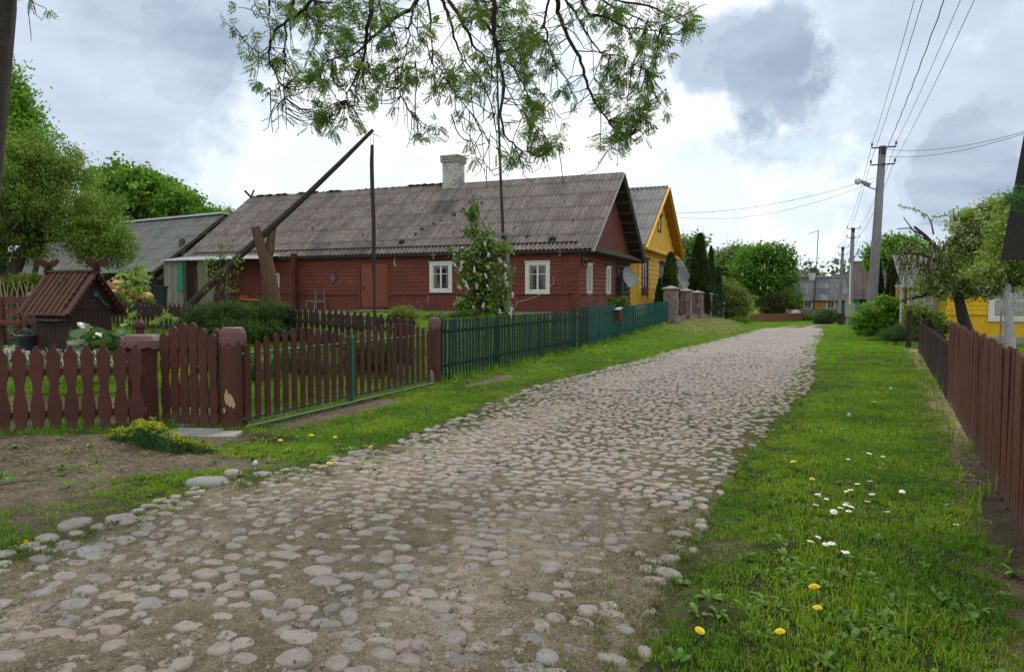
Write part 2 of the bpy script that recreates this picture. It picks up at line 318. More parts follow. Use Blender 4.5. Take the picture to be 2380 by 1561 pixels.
# ------------------------------------------------------------ ground sheet
def axis(a0, a1, fine0, fine1, st, grow):
    xs = list(np.arange(fine0, fine1+1e-6, st)); d = st; x = xs[-1]
    while x < a1: d *= grow; x += d; xs.append(x)
    d = st; x = xs[0]; lo = []
    while x > a0: d *= grow; x -= d; lo.append(x)
    return np.array(lo[::-1]+xs)
def vnoise(x, y, sc, seed=0):
    """smooth value noise, 0..1"""
    x = np.asarray(x, float)*sc+seed*17.3; y = np.asarray(y, float)*sc+seed*9.1
    xi = np.floor(x).astype(np.int64); yi = np.floor(y).astype(np.int64); fx = x-xi; fy = y-yi; fx = fx*fx*(3-2*fx); fy = fy*fy*(3-2*fy)
    def h(a, b):
        q = (a*374761393+b*668265263+seed*1442695) & 0x7fffffff; q = ((q ^ (q >> 13))*1274126177) & 0x7fffffff; return ((q ^ (q >> 16)) & 0xffff)/65535.
    return (h(xi, yi)*(1-fx)+h(xi+1, yi)*fx)*(1-fy)+(h(xi, yi+1)*(1-fx)+h(xi+1, yi+1)*fx)*fy
def fbm(x, y, sc, seed=0, o=4):
    t = 0; a = .5; k = 0
    for i in range(o): t = t+a*vnoise(x, y, sc*2**i, seed+i); k += a; a *= .5
    return t/k
FR0, FR1 = np.array([3.62, 5.03]), np.array([6.72, 10.9])       # right fence line
FRD = (FR1-FR0)/np.linalg.norm(FR1-FR0); FRN = np.array([-FRD[1], FRD[0]])
FL0, FL1 = np.array([-5.95, 8.2]), np.array([-4.05, 8.62])       # left scalloped fence line
def masks(x, y):
    """returns grass 0..1, hay 0..1, straw 0..1, soil 0..1"""
    s, n = toSN(x, y); f1 = fbm(x, y, .9, 3); f2 = fbm(x, y, 2.5, 9)
    l = nL(s); r = nR(s)
    eL = n-l-(f1-.5)*.8; eR = r-n-(f1-.5)*.9
    grass = np.maximum(sst(-.2, .3, eL), sst(-.38, .05, eR))
    # bare entrance in front of the gate
    bare = np.exp(-((s-8.4)/1.9)**2-((n-5.95)/.38)**2)*1.1+np.exp(-((s-12.9)/1.5)**2-((n-5.5)/.36)**2)*.9
    bare = bare+np.exp(-((x+4.9)/1.9)**2-((y-7.45)/.75)**2)*1.0+np.exp(-((x+3.2)/1.5)**2-((y-6.75)/.34)**2)*.8+np.exp(-((x+6.3)/1.2)**2-((y-6.9)/.8)**2)*1.0+np.exp(-((x+4.3)/1.2)**2-((y-5.9)/.9)**2)*.85+np.exp(-((x+3.2)/1.3)**2-((y-5.0)/.7)**2)*.6
    grass = grass*(1-sst(.35, .75, bare*(0.55+f1*.9)))
    # dry dirt along the right fence
    q = (x-FR0[0])*FRN[0]+(y-FR0[1])*FRN[1]
    strip = sst(.42, .12, q+(f2-.5)*.25)*sst(-.3, 0.0, q)*(y < 24)*(n < -.8)
    grass = grass*(1-strip)
    tramp = np.exp(-((s-4.9)/.6)**2-((n-.42)/.26)**2)
    grass = grass*(1-.6*sst(.3, .8, tramp*(f2+.3)))
    near_wall = (s > 22.8) & (s < 25.9) & (n > 7.4) & (n < 20.5); grass = np.where(near_wall, grass*.06, grass)
    bed = sst(7.05, 7.3, n+.0*s)*0
    behind = (y > np.interp(x, [FL0[0], FL1[0]], [FL0[1], FL1[1]])) & (x < -4.0) & (y < 10.6)
    grass = np.where(behind, grass*.15, grass)
    hay = np.exp(-((s-44)/9.0)**2-((n-5.4)/1.7)**2)*1.4*(n < 6.6)*(s > 33)
    return np.clip(grass, 0, 1), np.clip(hay*(f2+.5), 0, 1), np.clip(strip, 0, 1), f1
def build_ground():
    X = axis(-420, 480, -8, 10, .14, 1.13); Y = axis(-40, 900, 1.5, 30, .14, 1.10)
    gx, gy = np.meshgrid(X, Y); s, n = toSN(gx, gy)
    z = gz(gx, gy)
    inr = sst(-.1, .5, nL(s)-n)*sst(-.1, .5, n-nR(s))*(s < 94)
    near = np.exp(-(gy/25)**2)
    z = z+near*((fbm(gx, gy, 3, 5)-.5)*.045+(fbm(gx, gy, 7, 8, 2)-.5)*.035)*(1-inr)-.07*inr
    g, hay, st, f1 = masks(gx, gy)
    soil = np.stack([.125+.10*f1, .105+.085*f1, .074+.06*f1], -1)
    green = np.stack([.075+.05*f1, .14+.07*f1, .012+.008*f1], -1)
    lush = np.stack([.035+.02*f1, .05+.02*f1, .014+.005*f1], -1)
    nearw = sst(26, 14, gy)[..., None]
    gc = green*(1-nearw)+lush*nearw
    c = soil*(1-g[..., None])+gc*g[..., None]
    hc = np.array([.25, .24, .10]); c = c*(1-hay[..., None])+hc*hay[..., None]
    sc_ = np.array([.33, .26, .15])*(.6+.8*f1[..., None]); c = c*(1-st[..., None])+sc_*st[..., None]
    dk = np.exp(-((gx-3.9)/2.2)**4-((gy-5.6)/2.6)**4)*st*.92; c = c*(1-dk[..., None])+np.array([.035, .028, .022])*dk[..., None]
    m = mat('ground_mat', (1.1, 1.08, 1.05), (.62, .58, .54), (1.35, 1.3, 1.2), rough=1, scale=4.5, bump=1, bscale=30, fine=.55, vcol=True, spec=.1, dist=.03, coord='World')
    V = np.stack([gx, gy, z], -1).reshape(-1, 3); nx = len(X); ny = len(Y)
    i = np.arange(nx-1)[None, :]+np.arange(ny-1)[:, None]*nx; Q = np.stack([i, i+1, i+nx+1, i+nx], -1).reshape(-1, 4)
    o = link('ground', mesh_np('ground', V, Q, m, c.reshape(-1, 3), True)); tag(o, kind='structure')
build_ground()
def build_road():
    S = axis(-6, 93, 1.2, 8.5, .035, 1.02); K = 130; t = np.linspace(0, 1, K)
    ss, tt = np.meshgrid(S, t, indexing='ij'); a = nR(ss)-.15; b = nL(ss)+.15; nnn = a+(b-a)*tt
    x = DX*ss-DY*nnn; y = DY*ss+DX*nnn
    edge = np.minimum(tt, 1-tt)*(b-a)
    near = np.exp(-(y/22)**2)
    z = gz(x, y)+((fbm(x, y, 4, 2)-.5)*.026+(fbm(x, y, 14, 6, 3)-.5)*.026+(fbm(x, y, 45, 7, 2)-.5)*.009)*near+.014-.055*sst(.25, 0, edge)+.03*np.sin(tt*math.pi)
    f = fbm(x, y, .8, 21); f2 = fbm(x, y, 3.2, 22)
    u = tt; wheel = np.exp(-((u-.27)/.11)**2)+np.exp(-((u-.75)/.11)**2)
    moss = sst(.38-.07*sst(6, 9, ss)+.08*sst(20, 32, ss), .56-.06*sst(6, 9, ss)+.08*sst(20, 32, ss), f*.6+f2*.4+.12*(1-wheel)-.12*wheel)*(.4+.6*sst(4.5, 9, ss))*.95
    moss = np.maximum(moss, sst(.35, .0, edge)*.8)
    f4 = fbm(x, y, 11, 23, 3); sand = np.stack([.36+.09*f2, .30+.075*f2, .22+.06*f2], -1)*(.66+.62*f4)[..., None]; mo = np.array([.11, .10, .038])
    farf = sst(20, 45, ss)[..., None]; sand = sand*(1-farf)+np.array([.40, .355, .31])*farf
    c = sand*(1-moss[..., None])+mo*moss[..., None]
    c = np.where((ss > 24)[..., None], c*(.82+.36*vnoise(ss, nnn, 1, 4)[..., None]), c)
    m = mat('road_sand', (1, 1, 1), (.62, .60, .55), (1.2, 1.17, 1.12), rough=1, scale=11, bump=1, bscale=60, fine=.6, vcol=True, spec=.1, dist=.025, coord='World')
    V = np.stack([x, y, z], -1).reshape(-1, 3); ny = K; i = np.arange(K-1)[None, :]+np.arange(len(S)-1)[:, None]*K
    Q = np.stack([i, i+K, i+K+1, i+1], -1).reshape(-1, 4)
    o = link('road', mesh_np('road', V, Q, m, c.reshape(-1, 3), True)); tag(o, kind='structure')
build_road()
PAL = np.array([(.36, .315, .285), (.33, .31, .29), (.37, .29, .265), (.25, .265, .275), (.30, .30, .27), (.13, .155, .185), (.35, .34, .31), (.31, .235, .21), (.40, .38, .345), (.22, .225, .22)])
PW = np.array([.2, .16, .15, .10, .1, .035, .1, .06, .06, .035]); PW /= PW.sum()
def stone_verts(x, y, z, rx, ry, rot, h, K, rings, seed_r, colr):
    """one domed irregular stone: ring vertices + centre"""
    th = np.arange(K)*2*math.pi/K
    npl = 5+int(seed_r[0]); ph = (np.arange(npl)+np.random.rand(npl)*.7)*2*math.pi/npl+seed_r[1]; dd = .74+.26*np.random.rand(npl)
    cs = np.cos(th[:, None]-ph[None]); ir = np.min(np.where(cs > .05, dd[None]/np.maximum(cs, .05), 9), 1); ir = np.minimum(ir, 1.12); ir = (ir*2+np.roll(ir, 1)*.5+np.roll(ir, -1)*.5)/3
    V = []
    for (rr, hh) in rings:
        px = rx*ir*rr*np.cos(th); py = ry*ir*rr*np.sin(th)
        V.append(np.stack([x+px*math.cos(rot)-py*math.sin(rot), y+px*math.sin(rot)+py*math.cos(rot), z+h*hh+0*th], -1))
    V = np.concatenate(V); top = np.array([[x, y, z+h*rings[-1][1]*1.04]])
    return np.concatenate([V, top])
_lx, _ly = np.meshgrid(np.arange(-10, 40, .1), np.arange(-2, 62, .1)); F31 = fbm(_lx, _ly, .7, 31); F33 = fbm(_lx, _ly, 1.6, 33)
def lut(F, x, y): return float(F[min(max(int((y+2)*10), 0), 639), min(max(int((x+10)*10), 0), 499)])
def build_cobbles():
    Vs = []; Qs = []; Cs = []; b = 0
    def rows(s0, s1, near):
        nonlocal b
        s = s0
        while s < s1:
            y0 = DY*s+DX*2
            big = .145 if s < 4.2 else (.130 if s < 7 else .118)
            if s > 20: big = .155
            if s > 32: big = .20
            pitch_s = big*random.uniform(.92, 1.08)*.86; a, e = float(nR(s))-.05, float(nL(s))+.08
            n = a+random.random()*.1
            while n < e:
                wd = big*random.choice([random.uniform(.5, .9), random.uniform(.8, 1.5), random.uniform(.8, 1.4)]); ss = s+random.gauss(0, pitch_s*.16); nnn = n+wd*.5+random.gauss(0, .012)
                x = DX*ss-DY*nnn; y = DY*ss+DX*nnn; n += wd*.96
                if y < 2.6: continue
                ed = min(nnn-nR(ss), nL(ss)-nnn); f = lut(F31, x, y); f3 = lut(F33, x, y)
                pr = .93
                if ss < 5.2: pr = .99+.5*(f3-.5)
                elif ss < 9: pr = .96+.4*(f3-.5)
                if ed < .3: pr *= .75
                if ss < 5.5 and nnn < 1.1: pr *= .6+.5*f
                if random.random() > pr: continue
                rx = pitch_s*.5*random.uniform(.80, 1.08); ry = wd*.5*random.uniform(.86, 1.06)
                if ss < 6 and random.random() < .10: rx *= 1.2; ry *= 1.2
                h = random.uniform(.006, .020)*(1 if ss < 8 else 1.35); z = G(x, y)+.0135+random.uniform(-.010, .007)*(ss < 12)+.006*(ss > 5.5)+.03*math.sin(math.pi*min(max((nnn-nR(ss))/(nL(ss)-nR(ss)), 0), 1))-.005
                if ss < 9: K, rings = 16, [(1.06, -.8), (1.0, .15), (.92, .58), (.80, .84), (.45, .97)]
                elif ss < 20: K, rings = 9, [(1.03, -.3), (.93, .45), (.6, .9)]
                else: K, rings = 7, [(1.02, -.2), (.72, .8)]
                V = stone_verts(x, y, z, rx, ry, math.atan2(DY, DX)+random.gauss(0, .25), h, K, rings, np.random.rand(3)*6, None)
                if ss < 9: V[:, 2] += (np.random.rand(len(V))-.5)*.005; V[:, :2] += (np.random.rand(len(V), 2)-.5)*.006
                tilt = random.gauss(0, .05); V[:, 2] += (V[:, 0]-x)*tilt+(V[:, 1]-y)*random.gauss(0, .05)
                ci = np.random.choice(len(PAL), p=PW); c = PAL[ci]*random.uniform(.85, 1.12); c = c*.50*.96+np.array([.34, .29, .24])*.50*.96
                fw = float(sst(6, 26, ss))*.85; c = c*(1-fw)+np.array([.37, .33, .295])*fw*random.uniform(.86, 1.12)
                nr = len(rings)
                for r_ in range(nr-1):
                    i = np.arange(K); Qs.append(np.stack([b+r_*K+i, b+r_*K+(i+1) % K, b+(r_+1)*K+(i+1) % K, b+(r_+1)*K+i], -1))
                i = np.arange(0, K); t0 = b+(nr-1)*K; Qs.append(np.stack([t0+i, t0+(i+1) % K, t0*0+b+nr*K+0*i, b+nr*K+0*i], -1))
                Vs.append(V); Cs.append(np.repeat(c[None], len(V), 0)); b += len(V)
            s += pitch_s*(1.06 if s < 6 else 1.0)
    rows(1.2, 58, True)
    # grit and gravel pressed into the sand between the stones
    for k in range(6000):
        y = 2.7+12*random.random()**1.5; x = random.uniform(-.75, .75)*y; ss, nnn = toSN(x, y)
        if not (nR(ss)+.3 < nnn < nL(ss)-.3): continue
        r = random.uniform(.004, .013)*(1+y*.05); V = stone_verts(x, y, G(x, y)+.024+.03*math.sin(math.pi*(nnn-nR(ss))/(nL(ss)-nR(ss))), r, r*random.uniform(.6, 1), random.random()*3, r*.8, 5, [(1, -.6), (.75, .6)], np.random.rand(3)*6, None)
        c = (PAL[random.randrange(len(PAL))]*.4+np.array([.30, .26, .2])*.6)*random.uniform(.6, 1.2); i = np.arange(5); Qs.append(np.stack([b+i, b+(i+1) % 5, b+5+(i+1) % 5, b+5+i], -1)); t0 = b+5; Qs.append(np.stack([t0+i, t0+(i+1) % 5, t0*0+b+10+0*i, b+10+0*i], -1)); Vs.append(V); Cs.append(np.repeat(c[None], len(V), 0)); b += len(V)
    V = np.concatenate(Vs); Q = np.concatenate(Qs); C = np.concatenate(Cs)
    # split degenerate quads (triangles) from real quads
    tri = Q[:, 2] == Q[:, 3]; A = Q[~tri]; B = Q[tri][:, :3]
    me = bpy.data.meshes.new('cobblestones'); me.vertices.add(len(V)); me.vertices.foreach_set('co', V.astype(np.float32).ravel())
    li = np.concatenate([A.ravel(), B.ravel()]).astype(np.int32); me.loops.add(len(li)); me.loops.foreach_set('vertex_index', li)
    ls = np.concatenate([np.arange(len(A))*4, len(A)*4+np.arange(len(B))*3]).astype(np.int32); me.polygons.add(len(ls)); me.polygons.foreach_set('loop_start', ls)
    me.polygons.foreach_set('use_smooth', np.ones(len(ls), bool)); me.update(calc_edges=True)
    a = me.color_attributes.new('Col', 'FLOAT_COLOR', 'POINT'); c = np.ones((len(V), 4), np.float32); c[:, :3] = C; a.data.foreach_set('color', c.ravel())
    m = mat('cobble_mat', (1, 1, 1), (.78, .76, .74), (1.15, 1.12, 1.1), rough=.85, scale=16, bump=.45, bscale=70, fine=.22, vcol=True, spec=.25, dist=.008, coord='World')
    me.materials.append(m); o = link('cobblestones', me); tag(o, 'rounded grey and pinkish fieldstones paving the sandy village road', 'cobblestones', kind='stuff')
    print('cobble verts', len(V))
build_cobbles()
# a few big loose stones at the left edge of the paving
def boulder(u, v, wpx, dpx, hh, col, label, rot=0):
    d = ray(u, v); t = -EYE/d[2]; x, y = d[0]*t, d[1]*t; rx = wpx/2*y/FPX; ry = dpx; z = G(x, y)
    V = []; F = []; K = 18; rings = [(1.0, -.3), (1.02, .1), (.95, .45), (.8, .75), (.5, .95), (.2, 1.0)]
    sr = np.random.rand(3)*6; th = np.arange(K)*2*math.pi/K; ir = 1+.12*np.sin(2*th+sr[0])+.08*np.sin(3*th+sr[1])+.05*np.sin(5*th+sr[2])
    mb = MB((x, y, z), ROT((0, 0, 0), rot)['m']); mb.col = col; hh = hh*(.62 if hh < .2 else 1)
    V = [(rx*ir[j]*r*math.cos(th[j])+random.gauss(0, .003), ry*ir[j]*r*math.sin(th[j])+random.gauss(0, .003), hh*h+random.gauss(0, .0025)) for r, h in rings for j in range(K)]
    n = len(rings); F = [(i*K+j, i*K+(j+1) % K, (i+1)*K+(j+1) % K, (i+1)*K+j) for i in range(n-1) for j in range(K)]+[tuple((n-1)*K+j for j in range(K))]
    mb.add(V, F, None, True); o = mb.build('boulder', MATS['stone_grey'], None, (x, y, z)); tag(o, label, 'stone', 'loose fieldstones at the left edge of the road')
boulder(481, 1127, 88, .13, .10, (.98, 1, 1), 'largest grey flat boulder lying in grass at the left road edge')
boulder(540, 1107, 42, .09, .08, (1.15, 1.0, .9), 'pinkish stone in grass just beyond the largest boulder')
boulder(610, 1106, 52, .06, .05, (1.05, 1.0, .92), 'long low stone to the right of the pinkish one in grass')
boulder(642, 1136, 44, .07, .06, (1.2, 1.22, 1.2), 'pale stone by the grass, right of the largest boulder')
boulder(685, 1151, 38, .08, .07, (1.1, 1.1, 1.05), 'light grey stone where grass meets the cobbles')
boulder(172, 1221, 62, .12, .07, (.98, .95, .85), 'brownish grey stone sunk in weeds at far left')
boulder(287, 1209, 68, .09, .06, (1.08, 1.04, 1.04), 'pale flat stone in weeds beside the left road edge')
boulder(208, 1286, 78, .09, .07, (1.0, 1.03, 1.05), 'broad bluish grey stone at the left road edge')
boulder(160, 1275, 55, .09, .05, (1.0, .92, .86), 'stone half buried left of the broad bluish grey one')
boulder(250, 1256, 58, .08, .05, (.95, .78, .72), 'reddish flat stone above the broad bluish grey one')
boulder(337, 1225, 46, .07, .05, (1.0, .97, .96), 'grey oval stone right of the pale flat stone')
boulder(1303, 1328, 76, .08, .05, (1.18, 1.0, .92), 'large flat pinkish cobble in the middle of the road')
boulder(906, 1543, 74, .05, .035, (.45, .52, .6), 'dark slate blue cobble at the bottom edge of the road')
boulder(1352, 1452, 62, .07, .04, (1.1, .88, .82), 'round pinkish cobble right of centre near the camera')
boulder(965, 1515, 80, .075, .04, (.7, .76, .8), 'large blue grey cobble beyond the dark slate one')
# ------------------------------------------------------------ grass (uncountable: one object per stretch)
def blade_mesh(name, nb, rad, h0, h1, wid, pal, lean=.5, broad=0):
    V = []; F = []; C = []
    for i in range(nb):
        a = random.random()*6.283; r = rad*math.sqrt(random.random()); x, y = r*math.cos(a), r*math.sin(a)
        h = random.uniform(h0, h1); d = random.random()*6.283; l = h*random.uniform(.1, lean); w_ = wid*random.uniform(.7, 1.3)
        dx, dy = math.cos(d), math.sin(d); px, py = -dy*w_/2, dx*w_/2; b = len(V)
        if random.random() < broad: w_ *= 3; px *= 3; py *= 3; h *= .6
        V += [(x-px, y-py, -.01), (x+px, y+py, -.01), (x+dx*l*.35-px*.9, y+dy*l*.35-py*.9, h*.55), (x+dx*l*.35+px*.9, y+dy*l*.35+py*.9, h*.55), (x+dx*l, y+dy*l, h*random.uniform(.8, 1))]
        F += [(b, b+1, b+3, b+2), (b+2, b+3, b+4, b+4)]
        c = np.array(pal[random.randrange(len(pal))])*random.uniform(.75, 1.25); C += [c]*5
    me = bpy.data.meshes.new(name); me.from_pydata(V, [], [tuple(dict.fromkeys(f)) for f in F]); a = me.color_attributes.new('Col', 'FLOAT_COLOR', 'POINT')
    c = np.ones((len(V), 4), np.float32); c[:, :3] = C; a.data.foreach_set('color', c.ravel()); return me
def grassmat():
    m = leafmat('grass_blade', trans=.3, rough=.6, spec=.2); t = m.node_tree; L = t.links.new
    x = [n for n in t.nodes if n.type == 'MIX'][0]
    gp = nn('ShaderNodeNewGeometry', t); n1 = nn('ShaderNodeTexNoise', t); n1.inputs['Scale'].default_value = .9; n1.inputs['Detail'].default_value = 5; L(gp.outputs['Position'], n1.inputs['Vector'])
    rp = nn('ShaderNodeValToRGB', t); e = rp.color_ramp.elements; e[0].position = .38; e[0].color = (.62, .80, .8, 1); e[1].position = .62; e[1].color = (1.3, 1.25, 1.0, 1); L(n1.outputs[0], rp.inputs[0]); L(rp.outputs[0], x.inputs[7])
    return m
grassmat()
GPAL = [(.125, .28, .010), (.165, .32, .012), (.10, .235, .008), (.22, .33, .02), (.28, .29, .07)]
def gn_scatter(name, pts, scl, rot, protos, kindlabel):
    c = bpy.data.collections.new(name+'_tufts')
    for i, me in enumerate(protos):
        me.materials.append(MATS['grass_blade']) if not me.materials else None
        c.objects.link(bpy.data.objects.new(name+'_tuft', me))
    me = bpy.data.meshes.new(name); me.vertices.add(len(pts)); me.vertices.foreach_set('co', np.asarray(pts, np.float32).ravel())
    for nm, ar in (('scl', scl), ('rot', rot)): a = me.attributes.new(nm, 'FLOAT', 'POINT'); a.data.foreach_set('value', np.asarray(ar, np.float32))
    o = link(name, me)
    g = bpy.data.node_groups.new(name, 'GeometryNodeTree'); g.interface.new_socket('Geometry', in_out='INPUT', socket_type='NodeSocketGeometry'); g.interface.new_socket('Geometry', in_out='OUTPUT', socket_type='NodeSocketGeometry')
    L = g.links.new; gi = g.nodes.new('NodeGroupInput'); go = g.nodes.new('NodeGroupOutput'); mv = g.nodes.new('GeometryNodeMeshToPoints'); ip = g.nodes.new('GeometryNodeInstanceOnPoints'); ci = g.nodes.new('GeometryNodeCollectionInfo')
    ci.inputs['Collection'].default_value = c; ci.inputs['Separate Children'].default_value = True; ci.inputs['Reset Children'].default_value = True
    L(gi.outputs[0], mv.inputs[0]); L(mv.outputs[0], ip.inputs['Points']); L(ci.outputs[0], ip.inputs['Instance']); ip.inputs['Pick Instance'].default_value = True
    def attr(nm): a = g.nodes.new('GeometryNodeInputNamedAttribute'); a.data_type = 'FLOAT'; a.inputs['Name'].default_value = nm; return a.outputs[0]
    cx = g.nodes.new('ShaderNodeCombineXYZ'); L(attr('rot'), cx.inputs[2]); L(cx.outputs[0], ip.inputs['Rotation']); L(attr('scl'), ip.inputs['Scale'])
    L(ip.outputs[0], go.inputs[0]); md = o.modifiers.new('scatter', 'NODES'); md.node_group = g
    tag(o, kindlabel, 'grass', kind='stuff'); return o
near_p = [blade_mesh('tuft', 19, .06, .018, .052, .0050, GPAL, 1.0, .10) for _ in range(5)]
far_p = [blade_mesh('tuft_wide', 13, .10, .04, .095, .012, GPAL, .8) for _ in range(4)]
HPAL = [(.30, .29, .12), (.36, .34, .17), (.22, .26, .09), (.14, .20, .04)]
hay_p = [blade_mesh('hay_tuft', 14, .14, .03, .08, .014, HPAL, 2.2) for _ in range(3)]
moss_p = [blade_mesh('moss_tuft', 14, .045, .008, .026, .005, [(.13, .17, .03), (.16, .16, .05), (.10, .14, .025), (.18, .14, .06)], 1.6) for _ in range(4)]
tall_p = [blade_mesh('tall_tuft', 16, .08, .12, .32, .007, GPAL, .7, .1) for _ in range(4)]
def sample(x0, x1, y0, y1, dens):
    N = int((x1-x0)*(y1-y0)*dens); x = rng.uniform(x0, x1, N); y = rng.uniform(y0, y1, N)
    vis = np.abs(x) < y*.78+1.2
    return x[vis], y[vis]
def house_out(x, y):
    s, n = toSN(x, y); return ~((s > 25.6) & (s < 34.6) & (n > 7.6) & (n < 28))
def scatter_grass():
    P = []; 
    for (y0, y1, d, ) in [(1.6, 5, 520), (5, 8, 430), (8, 12, 230), (12, 17, 120)]:
        x, y = sample(-11, 13, y0, y1, d); g, hay, st, f = masks(x, y); s, n = toSN(x, y)
        k = (rng.random(len(x)) < g*(.55+.6*f)) & house_out(x, y) & ~((np.abs(x+2.8) < 1.1) & (y > 7.7) & (y < 9.1) & (n < 7) & (n > 5.2)*(s < 6.6))
        P.append(np.stack([x[k], y[k], gz(x[k], y[k])], -1))
    P = np.concatenate(P); sc = rng.uniform(.7, 1.25, len(P))*(1+.3*(P[:, 1] > 8))
    s, n = toSN(P[:, 0], P[:, 1]); e = np.minimum(np.abs(n-nL(s)), np.abs(nR(s)-n)); sc *= np.clip(.55+e*.7, .55, 1)
    gn_scatter('grass', P, sc, rng.uniform(0, 6.28, len(P)), near_p, 'short green grass of the verges beside the cobbled road and in the front yard')
    P = []; H_ = []
    for (y0, y1, d) in [(17, 26, 40), (26, 45, 15), (45, 95, 5)]:
        x, y = sample(-26, 60, y0, y1, d); g, hay, st, f = masks(x, y)
        k = (rng.random(len(x)) < g*(.6+.5*f)) & house_out(x, y); hk = k & (rng.random(len(x)) < hay*1.3); k = k & ~hk
        P.append(np.stack([x[k], y[k], gz(x[k], y[k])], -1))
    x, y = sample(8, 26, 30, 56, 30); g, hay, st, f = masks(x, y); hk = rng.random(len(x)) < hay*.9; H_ = np.stack([x[hk], y[hk], gz(x[hk], y[hk])], -1)
    P = np.concatenate(P); sc = np.interp(P[:, 1], [17, 45, 90], [.75, 1.1, 1.8])*rng.uniform(.7, 1.3, len(P))
    gn_scatter('distant_grass', P, sc, rng.uniform(0, 6.28, len(P)), far_p, 'green grass of the verges further down the village street')
    gn_scatter('mown_hay', H_, rng.uniform(.7, 1.3, len(H_)), rng.uniform(0, 6.28, len(H_)), hay_p, 'yellowed mown grass on the bank below the stone pillar fence')
    # moss and tiny tufts between the cobbles
    x, y = sample(-5, 9, 2, 17, 420); s, n = toSN(x, y); inr = (n > nR(s)) & (n < nL(s)); f = fbm(x, y, .8, 21)*.6+fbm(x, y, 3.2, 22)*.4
    ed = np.minimum(n-nR(s), nL(s)-n); k = inr & (rng.random(len(x)) < np.clip((f-.37)*3.6+(ed < .35)*.4+(s > 6)*.12, .10, .95)*.9)
    P = np.stack([x[k], y[k], gz(x[k], y[k])+.018], -1); gn_scatter('moss_tufts', P, rng.uniform(.6, 1.25, len(P)), rng.uniform(0, 6.28, len(P)), moss_p, 'moss and tiny weeds growing between the cobbles')
    # taller unmown grass at fence feet
    P = []
    for s in np.arange(11.9, 36, .09):
        if random.random() < .8:
            n = 6.22-abs(random.gauss(0, .13)); p = SN(s+random.random()*.1, n); P.append((p[0], p[1], G(p[0], p[1])))
    for k in range(46):
        t = random.uniform(1.5, 16); q = FR0+FRD*t+FRN*random.uniform(.05, .3); P.append((q[0], q[1], G(*q)))
    for k in range(26):
        q = FL0+(FL1-FL0)*random.random(); P.append((q[0]+random.gauss(0, .1), q[1]+random.uniform(-.05, .9), G(*q)+.0))
    for k in range(14):
        t = random.random(); q = np.array([1.75, 2.9])*(1-t)+np.array([4.1, 6.5])*t+np.array([random.gauss(.2, .35), random.gauss(0, .3)]); P.append((q[0], q[1], G(*q)))
    P = np.array(P); gn_scatter('tall_grass', P, rng.uniform(.45, 1.0, len(P)), rng.uniform(0, 6.28, len(P)), tall_p, 'taller uncut grass along the feet of the fences')
scatter_grass()
# broad leaved weeds as one mass
def weeds():
    V = []; Q = []; C = []
    def leaf(x, y, z, d, L_, W_, up, c):
        b = len(V); dx, dy = math.cos(d), math.sin(d)
        for (a, w_, h) in ((0, .15, 0), (.45, 1, up*.8), (.85, .7, up), (1, .05, up*.75)):
            for sgn in (-1, 1): V.append((x+dx*L_*a-dy*W_*w_*sgn*.5, y+dy*L_*a+dx*W_*w_*sgn*.5, z+h))
        for i in range(3): Q.append((b+2*i, b+2*i+1, b+2*i+3, b+2*i+2))
        C.extend([c]*8)
    spots = []
    for k in range(900):
        x = random.uniform(-7, 6); y = random.uniform(2.4, 11); g, h, s_, f = masks(np.array([x]), np.array([y]))
        if abs(x) < y*.75+1 and random.random() < g[0]*.5: spots.append((x, y, 1))
    for (x0, y0, n, r) in [(-5.0, 7.3, 16, .7), (-5.6, 6.2, 14, .6), (-4.2, 6.3, 14, .5), (-1.6, 7.0, 40, .9), (1.6, 3.4, 26, .5), (2.0, 4.0, 20, .5), (-1.0, 13.4, 14, .4), (0.3, 16.2, 20, .8)]:
        for _ in range(n): spots.append((x0+random.gauss(0, r), y0+random.gauss(0, r*.7), 1.3))
    for (x, y, k) in spots:
        z = G(x, y); m = random.randint(5, 9); c0 = np.array(random.choice([(.09, .21, .02), (.12, .24, .03), (.15, .26, .04)]))
        for i in range(m): leaf(x, y, z, random.random()*6.28, random.uniform(.03, .075)*k, random.uniform(.012, .028)*k, random.uniform(.01, .045)*k, c0*random.uniform(.8, 1.2))
    o = link('weeds', mesh_np('weeds', V, Q, MATS['leaf'], np.array(C))); tag(o, 'broad leaved weeds growing in the verges and by the fences', 'weeds', kind='stuff')
weeds()
# ------------------------------------------------------------ single flowers
def gpt(u, v, lift=0):
    r = ray(u, v); z = 0.0
    for _ in range(7): t = min((EYE-z-lift)/max(-r[2], .005), 150); z = z*.4+.6*G(r[0]*t, r[1]*t)
    return np.array([r[0]*t, r[1]*t, G(r[0]*t, r[1]*t)])
def make_daisy():
    t = thing('daisy', 'small white daisy flowering in the short grass of the right verge', 'flower', (0, 0, 0), 0, 'white daisies in the right verge')
    m = MB(); m.tube([(0, 0, 0), (.004, 0, .04), (.002, .003, .075)], .0018, 5); m.build('stem', MATS['plastic_green'], t)
    m = MB()
    for i in range(14):
        a = i*6.283/14; c, s = math.cos(a), math.sin(a); r0, r1, w_ = .005, .021, .0035
        m.add([(c*r0-s*w_*.5, s*r0+c*w_*.5, .076), (c*r0+s*w_*.5, s*r0-c*w_*.5, .076), (c*r1+s*w_, s*r1-c*w_, .080), (c*(r1+.003), s*(r1+.003), .080), (c*r1-s*w_, s*r1+c*w_, .080)], [(0, 1, 2, 3, 4)])
    m.lathe([(.006, -.003), (.021, .002), (.020, .0035), (.006, .001)], 14, (0, 0, .078)); m.build('petals', MATS['petal_white'], t)
    m = MB(); m.lathe([(.007, 0), (.006, .004), (.002, .006)], 8, (0, 0, .079)); m.build('disc', MATS['petal_yellow'], t)
    return t
